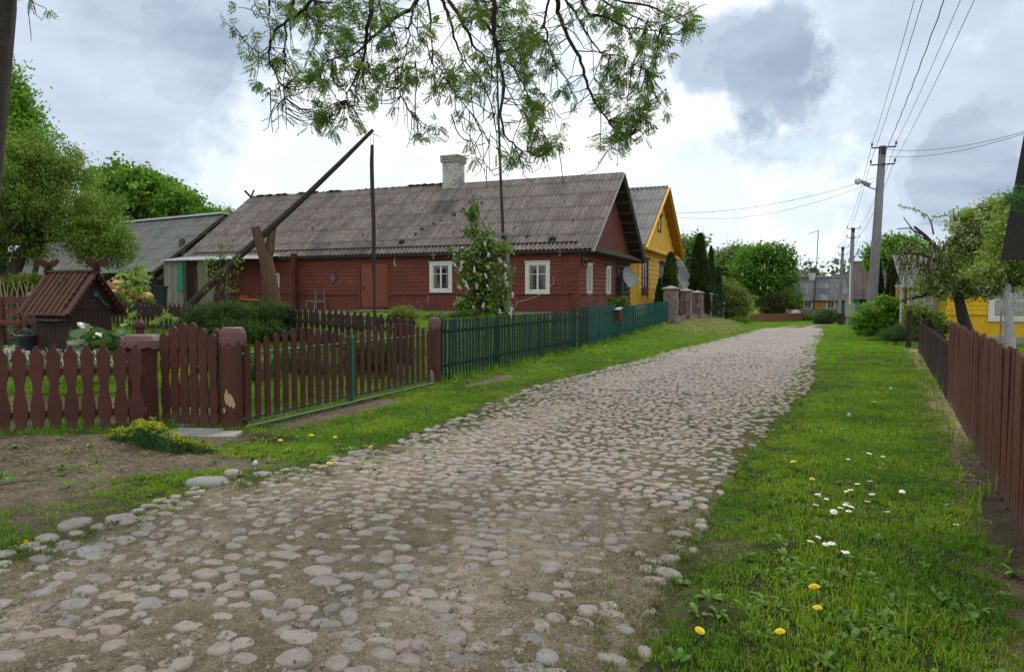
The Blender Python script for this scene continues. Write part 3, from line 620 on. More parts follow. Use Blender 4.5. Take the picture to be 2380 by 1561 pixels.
def make_dand():
    t = thing('dandelion', 'yellow dandelion in bloom in the grass verge', 'flower', (0, 0, 0), 0, 'yellow dandelions in the grass')
    m = MB(); m.tube([(0, 0, 0), (.006, .002, .05), (.004, .004, .10)], .0026, 6); m.build('stem', MATS['plastic_green'], t)
    m = MB()
    for ring, (r, z, k) in enumerate(((.026, .100, 20), (.019, .106, 16), (.011, .110, 11))):
        for i in range(k):
            a = i*6.283/k+ring*.2; c, s = math.cos(a), math.sin(a); w_ = .0038
            m.add([(c*.003-s*w_*.4, s*.003+c*w_*.4, z), (c*.003+s*w_*.4, s*.003-c*w_*.4, z), (c*r+s*w_, s*r-c*w_, z+.003), (c*r-s*w_, s*r+c*w_, z+.003)], [(0, 1, 2, 3)])
    m.lathe([(.004, -.012), (.010, -.004), (.013, .004), (.010, .009)], 10, (0, 0, .098)); m.build('bloom', MATS['petal_yellow'], t)
    return t
def make_clock():
    t = thing('dandelion_clock', 'round white dandelion seed head in the grass', 'flower', (0, 0, 0), 0, 'white dandelion seed heads')
    m = MB(); m.tube([(0, 0, 0), (.01, .0, .08), (.006, .004, .16)], .0026, 6); m.build('stem', MATS['plastic_green'], t)
    m = MB()
    for i in range(70):
        z = 1-2*(i+.5)/70; r = math.sqrt(1-z*z); a = i*2.4; d = np.array([r*math.cos(a), r*math.sin(a), z]); e = np.cross(d, (0, 0, 1.)); e /= np.linalg.norm(e)+1e-6; f = np.cross(d, e); c = np.array([.006, .004, .18])
        m.add([c+d*.004, c+d*.022+e*.006, c+d*.026+f*.006, c+d*.022-e*.006, c+d*.026-f*.006], [(0, 1, 2), (0, 3, 4), (1, 2, 3, 4)])
    m.lathe([(.002, -.018), (.013, -.012), (.018, 0), (.013, .012), (.002, .018)], 10, (.006, .004, .18)); m.build('seed_head', MATS['petal_white'], t); return t
def place(proto, spots, lift, labels=None):
    for i, (u, v) in enumerate(spots):
        o = proto if i == 0 else copy_tree(proto); p = gpt(u, v, lift); o.location = p; o.rotation_euler = (random.gauss(0, .15), random.gauss(0, .15), random.random()*6)
        if i: ORG[o.name] = p
        s_ = random.uniform(.8, 1.15); o.scale = (s_, s_, s_)
        if labels: o['label'] = labels(u, v, i)
def r8b(x, y): return (2600+x*.7843)/1.6807, (1400+y*.7843)/1.6807
D_ = [r8b(*p) for p in [(765, 680), (767, 690), (799, 688), (742, 732), (905, 655), (926, 657), (963, 620), (909, 492), (1003, 475), (1082, 483), (1022, 610), (1036, 674), (1185, 646), (1178, 662), (1007, 716), (905, 710), (912, 735), (910, 757), (895, 722), (868, 744), (832, 750), (1114, 755), (1450, 822), (745, 878), (716, 904), (790, 912), (825, 922), (878, 946), (908, 955)]]
place(make_daisy(), D_, .08, lambda u, v, i: 'pale daisy standing alone near the right fence' if i == 22 else ('white daisy in the nearer loose row in the right verge' if i >= 23 else 'small white daisy in the short grass in the middle of the right verge'))
Y_ = [r8b(757, 1150), r8b(763, 1222), r8b(587, 1340), r8b(143, 1321), r8b(727, 593), r8b(644, 508), r8b(1042, 216), (66, 1260), (650, 1021), (725, 1014), (782, 1011), (760, 1076), (747, 1083), (778, 1078), (865, 1041)]
LD = ['yellow dandelion behind the biggest one in the right verge', 'biggest yellow dandelion in the lower right grass', 'yellow dandelion on a stalk nearest the camera in the right verge', 'small orange flower where sand meets the right verge', 'small dandelion left of the white daisies', 'tiny dandelion by the right road edge farther up', 'tiny dandelion far up the right verge', 'lone yellow dandelion in weeds at far left edge', 'dandelion in grass right of the concrete slabs', 'dandelion below the left leaf of the gate', 'dandelion farthest right of the row below the gate foot bar', 'middle dandelion of the three blooming close together at the left road edge', 'lowest of the three dandelions close together at the left road edge', 'right one of the three dandelions close together at the left road edge', 'lone dandelion in grass right of the three close together']
place(make_dand(), Y_, .10, lambda u, v, i: LD[i] if i < len(LD) else 'yellow dandelion in the clump of grass below the gate')
K_ = [r8b(1111, 157), r8b(912, 283), (604, 1072), (1408, 806)]
LK = ['large white dandelion seed head high up in the right verge', 'white seed head in the right verge closer to the road', 'white seed head by the left road edge', 'seed head in the grass below the teal fence']
place(make_clock(), K_, .15, lambda u, v, i: LK[i])
# ------------------------------------------------------------ fences of the left frontage
def scallop(w, h, cap=True):
    """half outline of the turned-looking picket, x as a share of the half width"""
    a = [(0.98, 0), (.98, .05), (.74, .075), (.70, .105), (.80, .14), (.98, .155), (1.0, .17), (1.0, .30), (.92, .36), (.72, .43), (.58, .50), (.58, .54), (.72, .60), (.92, .66), (.98, .72), (.95, .76), (.86, .80), (1.0, .84), (1.0, .88), (.86, .915), (.55, .94), (.34, .965), (.33, 1.0)]
    r = [(x*w/2, z*h) for x, z in a]; return r+[(-x, z) for x, z in r[::-1]]
def scallop_round(w, h):
    a = [(.98, 0), (.98, .08), (.74, .11), (.70, .14), (.80, .18), (.97, .20), (1.0, .30), (.80, .42), (.62, .5), (.8, .58), (.98, .64), (1, .68), (.82, .705), (.80, .74), (1, .76), (1, .90), (.93, .945), (.72, .975), (.4, .993), (.0, 1.0)]
    r = [(x*w/2, z*h) for x, z in a]; return r+[(-x, z) for x, z in r[::-1][1:]]
def picket_mesh(name, outline, th, m, hole=None, bevel=.004):
    mb = MB(); mb.prism(outline, -th/2, th/2)
    if hole:
        hx, hz, hr = hole; K = 10
        mb.prism([(hx+hr*math.cos(i*6.283/K), hz+hr*math.sin(i*6.283/K)) for i in range(K)], -th/2-.0015, -th/2+.001, (.06, .06, .06))
    o = mb.build(name, m); 
    return o
def fence(name, label, cat, A, B, zA, h, w, th, gap, outline, m, railm=None, rails=((.22,), (.78,)), rail_y=.035, base=.0, jit=.004, hfun=None, hole=None, posts=(), zfun=None, group=None, rail_h=.07, maxn=999, lean=.01):
    A = np.array(A, float); B = np.array(B, float); d = B-A; Ln = np.linalg.norm(d); d /= Ln; rz = math.atan2(d[1], d[0]); zz = zfun or (lambda x, y: G(x, y))
    z0 = zz(*A); t = thing(name, label, cat, (A[0], A[1], z0), 0, group); org = ORG[t.name]; nrm = np.array([-d[1], d[0]])
    n = int(round((Ln+gap)/(w+gap))); st = Ln/n; proto = None
    for i in range(n):
        p = A+d*(i+.5)*st; hh = hfun((i+.5)/n) if hfun else h
        if proto is None or hfun:
            o = picket_mesh('picket', outline(w, hh) if callable(outline) else outline, th, m, (0, hh-.055, .011) if hole else None); o.parent = t; proto = o
        else: o = proto.copy(); COL.objects.link(o); o.parent = t
        o.location = (p[0]-org[0], p[1]-org[1], zz(*p)-org[2]+base+random.gauss(0, jit)); o.rotation_euler = (random.gauss(0, lean*.5), random.gauss(0, lean), rz+random.gauss(0, .02)); ORG[o.name] = org
        if maxn < 999 and i >= maxn: break
    for (zr,) in rails:
        mb = MB(); K = max(2, int(Ln/1.5)); 
        for j in range(K):
            p = A+d*Ln*j/K+nrm*rail_y; q = A+d*Ln*(j+1)/K+nrm*rail_y
            mb.beam((p[0], p[1], zz(*p)+base+h*zr), (q[0], q[1], zz(*q)+base+h*zr), .04, rail_h)
        mb.build('rail', railm or m, t)
    for (tp, hp, wp) in posts:
        p = A+d*Ln*tp+nrm*(rail_y+.05+wp/2); mb = MB((p[0], p[1], zz(*p)), ROT((0, 0, 0), rz)['m']); mb.bx(-wp/2, wp/2, -wp/2, wp/2, -.1, hp); mb.build('post', m, t)
    return t
# scalloped fence at far left
Bf = atY(343, 900, 8.72)[:2]; Af = np.array([-6.35, 8.10])
Ef = np.array([-4.5, 8.62]); 
fence('picket_fence', 'dark red fence of wavy sawn pickets at far left, nearest the camera', 'fence', Af, Ef+np.array([.02, 0]), 0, 1.03, .148, .028, .026, scallop, MATS['fence_red'], MATS['house_red'], ((.215,), (.70,)), .045, zfun=lambda x, y: G(x, y)-.02, rail_h=.085, lean=.006)
# wicket gate with round-topped pickets
def wicket():
    A = np.array([-4.42, 8.90]); B = np.array([-3.62, 8.72]); d = (B-A)/np.linalg.norm(B-A); Ln = np.linalg.norm(B-A); rz = math.atan2(d[1], d[0]); z = G(-4, 8.8)+.03
    t = thing('wicket_gate', 'dark red wicket gate with round topped wavy pickets beside the thick post', 'gate', (A[0], A[1], z)); hs = [1.14, 1.22, 1.27, 1.27, 1.20, 1.13]; w_ = .130
    for i, hh in enumerate(hs):
        p = A+d*(i+.5)/6*Ln; o = picket_mesh('picket', scallop_round(w_, hh), .026, MATS['fence_red'], (0, hh-.085, .010)); o.parent = t; o.location = (p[0]-A[0], p[1]-A[1], 0); o.rotation_euler = (0, 0, rz)
    for zr in (.25, .92):
        mb = MB((A[0], A[1], z), ROT((0, 0, 0), rz)['m']); mb.bx(0, Ln, .02, .055, zr-.035, zr+.035); mb.build('rail', MATS['green_pole'], t)
    mb = MB((A[0], A[1], z), ROT((0, 0, 0), rz)['m']); mb.beam((.0, .04, .28), (Ln, .04, .9), .03, .05); mb.build('brace', MATS['green_pole'], t)
wicket()
def gpost():
    p = atY(507, 900, 8.95); z = G(p[0], p[1]); t = thing('gate_post', 'thin green metal post with a dark red knob between wicket and thick post', 'post', (p[0], p[1], z))
    m = MB((p[0], p[1], z)); m.bx(-.032, .032, -.032, .032, -.05, 1.10); m.build('shaft', MATS['green_pole'], t, bevel=.004)
    m = MB((p[0], p[1], z)); m.lathe([(.052, 1.10), (.056, 1.12), (.056, 1.17), (.035, 1.21), (.01, 1.225)], 8); m.build('knob', MATS['fence_red'], t)
    p = atY(326, 800, 9.35); z = G(p[0], p[1])
    t = thing('gate_post', 'round dark red post with a knob behind the mushroom topped post', 'post', (p[0], p[1], z))
    m = MB((p[0], p[1], z)); m.lathe([(.05, -.05), (.05, 1.15)], 12); m.build('shaft', MATS['fence_red'], t)
    m = MB((p[0], p[1], z)); m.lathe([(.05, 1.15), (.07, 1.17), (.07, 1.22), (.045, 1.26), (.02, 1.28)], 10); m.build('knob', MATS['fence_red'], t)
gpost()
def fat_post(x, y, r, h, label, lobes=8, sx=1.0, flare=1.0):
    z = G(x, y); t = thing('gate_post', label, 'post', (x, y, z)); m = MB((x, y, z))
    prof = [(r*1.02, -.1), (r*1.0, .15), (r*.99, .5), (r*.985, h*.75), (r*1.0, h-.16), (r*1.0, h-.12)]; K = 24
    V = [(q*(1+.02*math.sin(3*a+i))*math.cos(a), q*(1+.02*math.cos(2*a+i))*math.sin(a), zz) for i, (q, zz) in enumerate(prof) for a in np.arange(K)*2*math.pi/K]
    n = len(prof); m.add(V, [(i*K+j, i*K+(j+1) % K, (i+1)*K+(j+1) % K, (i+1)*K+j) for i in range(n-1) for j in range(K)], None, True); m.build('shaft', MATS['fence_red'], t)
    m = MB((x, y, z)); K = 24; c = lambda a: 1+.06*abs(math.sin(a*lobes/2)); V = []
    prof = [(r*1.0, h-.17, -.06), (r*1.02*flare, h-.13, -.05), (r*.97*flare, h-.07, 0), (r*.80*flare, h-.012, 0), (r*.70*flare, h, 0)]
    for (q, zz, s_) in prof:
        for a in np.arange(K)*2*math.pi/K: V.append((q*c(a)*math.cos(a), q*c(a)*math.sin(a), zz+s_*abs(math.sin(a*lobes/2))))
    n = len(prof); m.add(V, [(i*K+j, i*K+(j+1) % K, (i+1)*K+(j+1) % K, (i+1)*K+j) for i in range(n-1) for j in range(K)]+[tuple((n-1)*K+j for j in range(K))])
    m.build('cap', MATS['post_top'], t); return t
pL = atY(543, 1003, 8.62); pL = pL-np.array([.045, 0, 0]); t = fat_post(pL[0], pL[1]+.15, .153, 1.25, 'thick round dark red gate post with flaking paint left of the double gate')
m = MB((pL[0], pL[1]+.15, G(pL[0], pL[1])))
for (a, z0, z1, ww) in [(-1.75, .30, .50, .05), (-1.5, .28, .44, .06), (-1.25, .26, .37, .03), (-2.0, .20, .27, .03)]:
    K = 7; V = []
    for j in range(K+1):
        zz = z0+(z1-z0)*j/K; da = ww*(math.sin(j/K*math.pi)+.25+random.uniform(-.2, .2))/2/.157
        for sg in (-1, 1): V.append((.1605*math.cos(a+sg*da), .1605*math.sin(a+sg*da), zz))
    m.add(V, [(2*j, 2*j+1, 2*j+3, 2*j+2) for j in range(K)])
m.build('bare_wood_patch', MATS['firewood'], t)
pM = atY(333, 900, 9.0); fat_post(pM[0], pM[1], .175, 1.12, 'thick dark red post with a wide mushroom shaped cap behind the left fence', 7, flare=1.38)
pR = atY(1009, 893, 13.35); fat_post(pR[0], pR[1]+.12, .115, 1.24, 'round dark red gate post where the dark green fence begins', 6)
# double gate
def gate_leaf(s0, s1, label, hf, hinge):
    N0 = 6.30; w_ = .088; o0 = SN(s0, N0); zg = G(*SN((s0+s1)/2, N0)[:2])*0+.0; t = thing('gate_leaf', label, 'gate', (o0[0], o0[1], zg), 0, 'two leaves of the dark red double gate')
    n = 13; Ln = s1-s0; F = SNF(s0, N0, zg); rz = math.atan2(DY, DX)
    for i in range(n):
        f = (i+.5)/n; hh = hf(f)-.10; o = picket_mesh('picket', [(x*w_/2, z*hh) for x, z in [(1, 0), (1, 1-.045/hh), (.88, 1-.018/hh), (.55, 1-.004/hh), (0, 1), (-.55, 1-.004/hh), (-.88, 1-.018/hh), (-1, 1-.045/hh), (-1, 0)]], .022, MATS['fence_red'], None)
        o.parent = t; p = SN(s0+Ln*f, N0)-o0; o.location = (p[0], p[1], .10+random.gauss(0, .003)); o.rotation_euler = (0, random.gauss(0, .004), rz)
    m = MB(**F)
    for z in (.13, .93): m.tube([(0.02, .03, z), (Ln-.02, .03, z)], .016, 8)
    
    for i in range(1, 14): m.tube([(Ln*i/14, .04, .13), (Ln*i/14, .04, .93)], .005, 5)
    m.build('metal_frame', MATS['green_metal'], t)
    xs_ = -.06 if hinge else .02; m = MB(**F); m.tube([(xs_, .03, .03), (xs_, .03, 1.02)], .018, 8); (None if hinge else m.build('stile', MATS['green_metal'], t)); m = MB(**F); m.tube([(Ln-.02, .03, .03), (Ln-.02, .03, 1.02)], .018, 8); m.build('stile', MATS['green_metal'], t)
    m = MB(**F); m.tube([(0.0, -.05, .045), (Ln, -.05, .04)], .017, 8); m.build('foot_bar', MATS['pale_green'], t)
    # punched holes of the picket heads
    m = MB(**F)
    for i in range(n):
        f = (i+.5)/n; hh = hf(f); m.add([(Ln*f+.011*math.cos(a), -.0125, hh-.045+.011*math.sin(a)) for a in np.arange(10)*.6283], [tuple(range(10))])
    m.build('nail_holes', MATS['dark_wood'], t)
hm = lambda f: .97+.22*math.sin(math.pi*min(max(f, 0), 1))**1.0
SG0 = 6.80; SGM = 9.08; SG1 = 11.62
gate_leaf(SG0, SGM, 'left leaf of the double gate, dark red pickets rising in an arch', lambda f: 1.02+.19*math.sin(math.pi*min(f*1.0, 1)), True)
gate_leaf(SGM, SG1, 'right leaf of the double gate, dark red pickets rising in an arch', lambda f: 1.01+.19*math.sin(math.pi*f), False)
m = MB(**SNF(SGM, 6.27, 0)); m.tube([(0, 0, 0), (0, 0, 1.02)], .02, 8); o = m.build('drop_bolt', MATS['green_metal'], None, SN(SGM, 6.27)); tag(o, 'green metal drop bolt rod where the two gate leaves meet', 'bolt')
boulder(1002, 892, 16, .05, .26, (.85, .7, .6), 'upright reddish stone leaning at the foot of the right gate post')
# green fences along the street
flat = lambda w_, h: [(w_/2, 0), (w_/2, h), (-w_/2, h), (-w_/2, 0)]
def sfence(name, label, s0, s1, h, w_, gap, m, n=6.32, **k):
    return fence(name, label, 'fence', SN(s0, n)[:2], SN(s1, n)[:2], 0, h, w_, .022, gap, flat, m, **k)
sfence('slat_fence', 'dark green narrow slat fence between the gate and the teal fence', 12.0, 21.0, 1.20, .075, .085, MATS['fence_green'], posts=[(.02, 1.1, .09), (.34, 1.1, .09), (.67, 1.1, .09), (.985, 1.22, .09)], rails=((.25,), (.8,)))
sfence('slat_fence', 'short green slat panel where dark green fence meets teal fence', 21.1, 22.4, 1.31, .085, .085, MATS['fence_green'], posts=[(.0, 1.3, .1), (.95, 1.3, .14)])
sfence('slat_fence', 'taller bright teal slat fence beside the mailbox', 22.5, 26.0, 1.30, .085, .115, MATS['fence_teal'], posts=[(.5, 1.2, .09)])
sfence('slat_fence', 'long teal slat fence on the bank up to the stone pillar', 26.1, 37.5, 1.16, .09, .125, MATS['fence_teal'], posts=[(.3, 1.1, .09), (.6, 1.1, .09), (.9, 1.1, .09)])
def mailbox():
    p = SN(25.9, 6.24); z = G(p[0], p[1]); t = thing('mailbox', 'dark brown metal mailbox with a pale lid hung on the teal fence', 'mailbox', (p[0], p[1], z))
    F = SNF(25.9, 6.30, z); m = MB(**F); m.prism([(-.20, .70), (-.20, 1.10), (.20, 1.16), (.20, .70)], -.20, -.03); m.build('box', MATS['brown_trim'], t, bevel=.006)
    m = MB(**F); m.beam((-.23, -.12, 1.105), (.23, -.12, 1.175), .22, .02); m.build('lid', MATS['zinc'], t)
    m = MB(**F); m.bx(.02, .10, -.21, -.20, 1.0, 1.04); m.build('slot', MATS['zinc'], t)
mailbox()
# inner picket fence of the yard
zi = lambda x, y: G(x, y)-.12
PA = atY(965, 740, 13.9)[:2]; PB = atY(640, 720, 16.8)[:2]; PC = atY(230, 705, 20.0)[:2]
fence('picket_fence', 'inner dark brown wavy picket fence in the yard behind the double gate', 'fence', PA, PB, 0, .98, .175, .026, .04, scallop, MATS['fence_brown'], rails=((.22,), (.7,)), zfun=lambda x, y: np.interp(y, [13.9, 16.8], [.27, .45]))
fence('picket_fence', 'inner dark brown wavy picket fence between the little well house and juniper', 'fence', PB, PC, 0, .98, .15, .026, .034, scallop, MATS['fence_brown'], rails=((.22,), (.7,)), zfun=lambda x, y: np.interp(y, [16.8, 20], [.45, .50]))
# concrete slabs in front of the wicket
for (u, v, a, b, lab) in [(440, 1012, .52, .36, 'concrete slab in front of the wicket gate, left of its pair'), (513, 1016, .36, .22, 'smaller concrete slab at the foot of the thick gate post')]:
    p = gpt(u, v); m = MB(p+np.array([0, 0, .0]), ROT((0, 0, 0), -.12 if a > .4 else .05)['m']); m.bx(-a/2-.05, a/2, -b/2, b/2+.12, -.02, .035); o = m.build('paving_slab', MATS['slab_concrete'], None, p, bevel=.008); tag(o, lab, 'slab')
# ------------------------------------------------------------ right fences
def right_fence():
    A = FR0-FRD*2.6; L1 = np.linalg.norm(FR1-A); w_ = .098
    o1 = fence('plank_fence', 'tall red brown plank fence at the right edge, nearest the camera', 'fence', FR1, A, 0, 1.20, w_, .024, .036, lambda w, h: [(w/2, 0), (w/2, h-.03), (w/2-.02, h), (-w/2+.02, h), (-w/2, h-.03), (-w/2, 0)], MATS['fence_redbrown'], rails=((.2,), (.8,)), rail_y=.045, posts=[(.05, 1.1, .1), (.5, 1.1, .1), (.95, 1.1, .1)], base=.02, jit=.011, lean=.014)
    B = FR1+FRD*.1; C_ = FR1+FRD*9.0; Dm = FR1+FRD*11.6
    zz = lambda x, y: G(x, y)+.0
    fence('plank_fence', 'low dark brown plank fence beyond the red brown one', 'fence', C_, B, 0, .90, .085, .022, .028, lambda w, h: [(w/2, 0), (w/2, h-.05), (0, h), (-w/2, h-.05), (-w/2, 0)], MATS['fence_brown'], rails=((.2,), (.8,)), rail_y=.04, zfun=zz, posts=[(.0, 1.0, .1), (.5, .9, .1), (.97, .9, .1)])
    fence('plank_fence', 'short farthest stretch of dark brown plank fence by the bare post', 'fence', Dm, C_+FRD*.25, 0, .92, .085, .022, .02, flat, MATS['fence_brown'], rails=((.2,), (.8,)), zfun=zz, posts=[(.02, 1.0, .1)])
    p = atY(2112, 800, 24.0); m = MB((p[0], p[1], G(p[0], p[1]))); m.bx(-.06, .06, -.06, .06, -.05, 1.28); m.beam((.05, .0, .7), (1.0, .3, .25), .05, .05); o = m.build('bare_post', MATS['fence_brown'], None, (p[0], p[1], G(p[0], p[1]))); tag(o, 'bare dark wooden post with a brace at the far end of the brown fence', 'post')
right_fence()
# ------------------------------------------------------------ houses
def FAC(s, n, z, face):
    """facade frame: x to the right seen from outside, y into the wall. face 's': wall looks towards the camera; 'n': wall looks onto the street"""
    if face == 's': m = np.array([[DY, DX, 0], [-DX, DY, 0], [0, 0, 1.]])
    else: m = np.array([[DX, -DY, 0], [DY, DX, 0], [0, 0, 1.]])
    return dict(o=SN(s, n, z), m=m)
def corr(mb, O, U, Vd, L, S, pitch=.17, amp=.03, rows=5, tint=(1, 1, 1), var=.09, first=None, spp=6, dark=0.05, lift=.024):
    O = np.array(O, float); U = np.array(U, float); Vd = np.array(Vd, float); U /= np.linalg.norm(U); Vd /= np.linalg.norm(Vd); Nn = np.cross(U, Vd); Nn = Nn if Nn[2] > 0 else -Nn
    n = int(L/pitch*spp); xs = np.linspace(0, L, n+1); cut = [0]; first = first or S/rows
    cut.append(first); rest = (S-first)/(rows-1) if rows > 1 else 0
    for i in range(rows-1): cut.append(cut[-1]+rest)
    sheet = 1.10; tint = np.array(tint)
    for r in range(rows):
        off = random.random()*sheet; vals = {}
        v0, v1 = cut[r]-.05*(r > 0), cut[r+1]; b = len(mb.V); V = []; F = []; C = []
        for x in xs:
            h = amp*math.sin(2*math.pi*x/pitch); k = int((x+off)/sheet); kc = int(x/pitch+.25); st = vals.setdefault(('c', kc), 1+random.uniform(-.17, .17))
            if k not in vals: vals[k] = tint*(1+random.uniform(-var, var))*(np.array([.72, .76, .8]) if random.random() < dark else 1)*np.array([1+random.uniform(-.04, .04), 1, 1+random.uniform(-.03, .03)])
            jl = .012*math.sin(k*12.9)+random.uniform(-.004, .004)
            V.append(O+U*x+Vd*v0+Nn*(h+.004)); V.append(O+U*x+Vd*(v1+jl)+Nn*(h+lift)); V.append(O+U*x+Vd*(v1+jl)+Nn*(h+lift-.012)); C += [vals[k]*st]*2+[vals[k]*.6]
        for i in range(n): F += [(3*i, 3*i+1, 3*i+4, 3*i+3), (3*i+1, 3*i+2, 3*i+5, 3*i+4)]
        mb.V.extend((np.array(V)@mb.m.T+mb.o).tolist()); mb.F.extend([[b+q for q in f] for f in F]); mb.sm.extend([False]*len(F)); mb.C.extend([tuple(c) for c in C])
def siding(mb, x0, x1, z0, z1, bh=.14, th=.022, col=(1, 1, 1), y=0, holes=(), var=.08, top=None):
    z = z0
    while z < z1-.01:
        zt = min(z+bh, z1); segs = [(x0, x1)]
        if top: a, b_ = top((z+zt)/2); segs = [(max(a, x0), min(b_, x1))]
        for (hx0, hx1, hz0, hz1) in holes:
            if zt > hz0+.02 and z < hz1-.02:
                ns = []
                for a, b_ in segs:
                    if hx0 > a: ns.append((a, min(hx0, b_)))
                    if hx1 < b_: ns.append((max(hx1, a), b_))
                segs = [q for q in ns if q[1]-q[0] > .03]
        for a, b_ in segs:
            if b_-a < .03: continue
            v = 1+random.uniform(-var, var); c = tuple(q*v for q in col)
            mb.add([(a, y-th, z), (b_, y-th, z), (b_, y-.006, zt), (a, y-.006, zt), (a, y, z), (b_, y, z), (a, y, zt), (b_, y, zt)], [(0, 1, 2, 3), (4, 5, 1, 0), (3, 2, 7, 6), (0, 3, 6, 4), (1, 5, 7, 2)], c)
        z = zt
def vboards(mb, x0, x1, z0, z1, bw=.14, th=.02, y=0, col=(1, 1, 1), var=.08, ztop=None, zbot=None):
    x = x0
    while x < x1-.01:
        xe = min(x+bw*random.uniform(.9, 1.1), x1); v = 1+random.uniform(-var, var); zt = ztop((x+xe)/2) if ztop else z1; zb = (zbot((x+xe)/2) if zbot else z0)
        if zt > zb: mb.bx(x+.002, xe-.002, y-th*random.uniform(.85, 1), y, zb, zt, tuple(q*v for q in col))
        x = xe
def window(t, F, x, z, w, h, cas=.11, mcas='white_paint', mpane='glass', cols=2, split=(.36,), sash='white_paint', hood=False, apron=False, mname='window'):
    """casing centred on x with foot z; pane and sash are sub-parts"""
    m = MB(**F); a, b = x-w/2, x+w/2; T = -.065
    m.bx(a, a+cas, T, -.0, z, z+h); m.bx(b-cas, b, T, -.0, z, z+h); m.bx(a+cas, b-cas, T, 0, z, z+cas); m.bx(a+cas, b-cas, T, 0, z+h-cas, z+h)
    m.bx(a-.02, b+.02, T-.03, T, z+h-.025, z+h+.02)
    if hood: m.bx(a-.08, b+.08, T-.09, 0, z+h+.02, z+h+.10)
    if apron:
        m.bx(a, b, T, 0, z-.28, z); m.bx(a, a+.07, T+.005, 0, z-.48, z-.28); m.bx(b-.07, b, T+.005, 0, z-.48, z-.28)
    fr = m.build(mname, MATS[mcas], t, bevel=.004)
    m = MB(**F); ia, ib, iz0, iz1 = a+cas, b-cas, z+cas, z+h-cas; sw = .038 if cas > .08 else .03
    T2 = -.034; m.bx(ia, ia+sw, T2, -.004, iz0, iz1); m.bx(ib-sw, ib, T2, -.004, iz0, iz1); m.bx(ia, ib, T2+.002, -.004, iz0, iz0+sw); m.bx(ia, ib, T2+.002, -.004, iz1-sw, iz1)
    for k in range(1, cols): c = ia+(ib-ia)*k/cols; m.bx(c-sw*.95, c+sw*.95, T2-.003, -.004, iz0, iz1)
    for q in split: zz = iz1-(iz1-iz0)*q; m.bx(ia, ib, T2+.006, -.004, zz-.014, zz+.014)
    m.build('sash', MATS[sash], fr)
    m = MB(**F); m.bx(ia, ib, -.010, -.002, iz0, iz1); m.build('pane', MATS[mpane], fr)
    if mpane == 'glass' and w > .6:
        m = MB(**F); cw = (ib-ia)*.24; m.bx(ia, ia+cw, -.0125, -.0105, iz0+.1, iz1); m.bx(ib-cw*.8, ib, -.0125, -.0105, iz0+.1, iz1); m.bx(ia, ib, -.0128, -.0104, iz1-(iz1-iz0)*.16, iz1); m.build('curtain', MATS['curtain'], fr)
    return fr
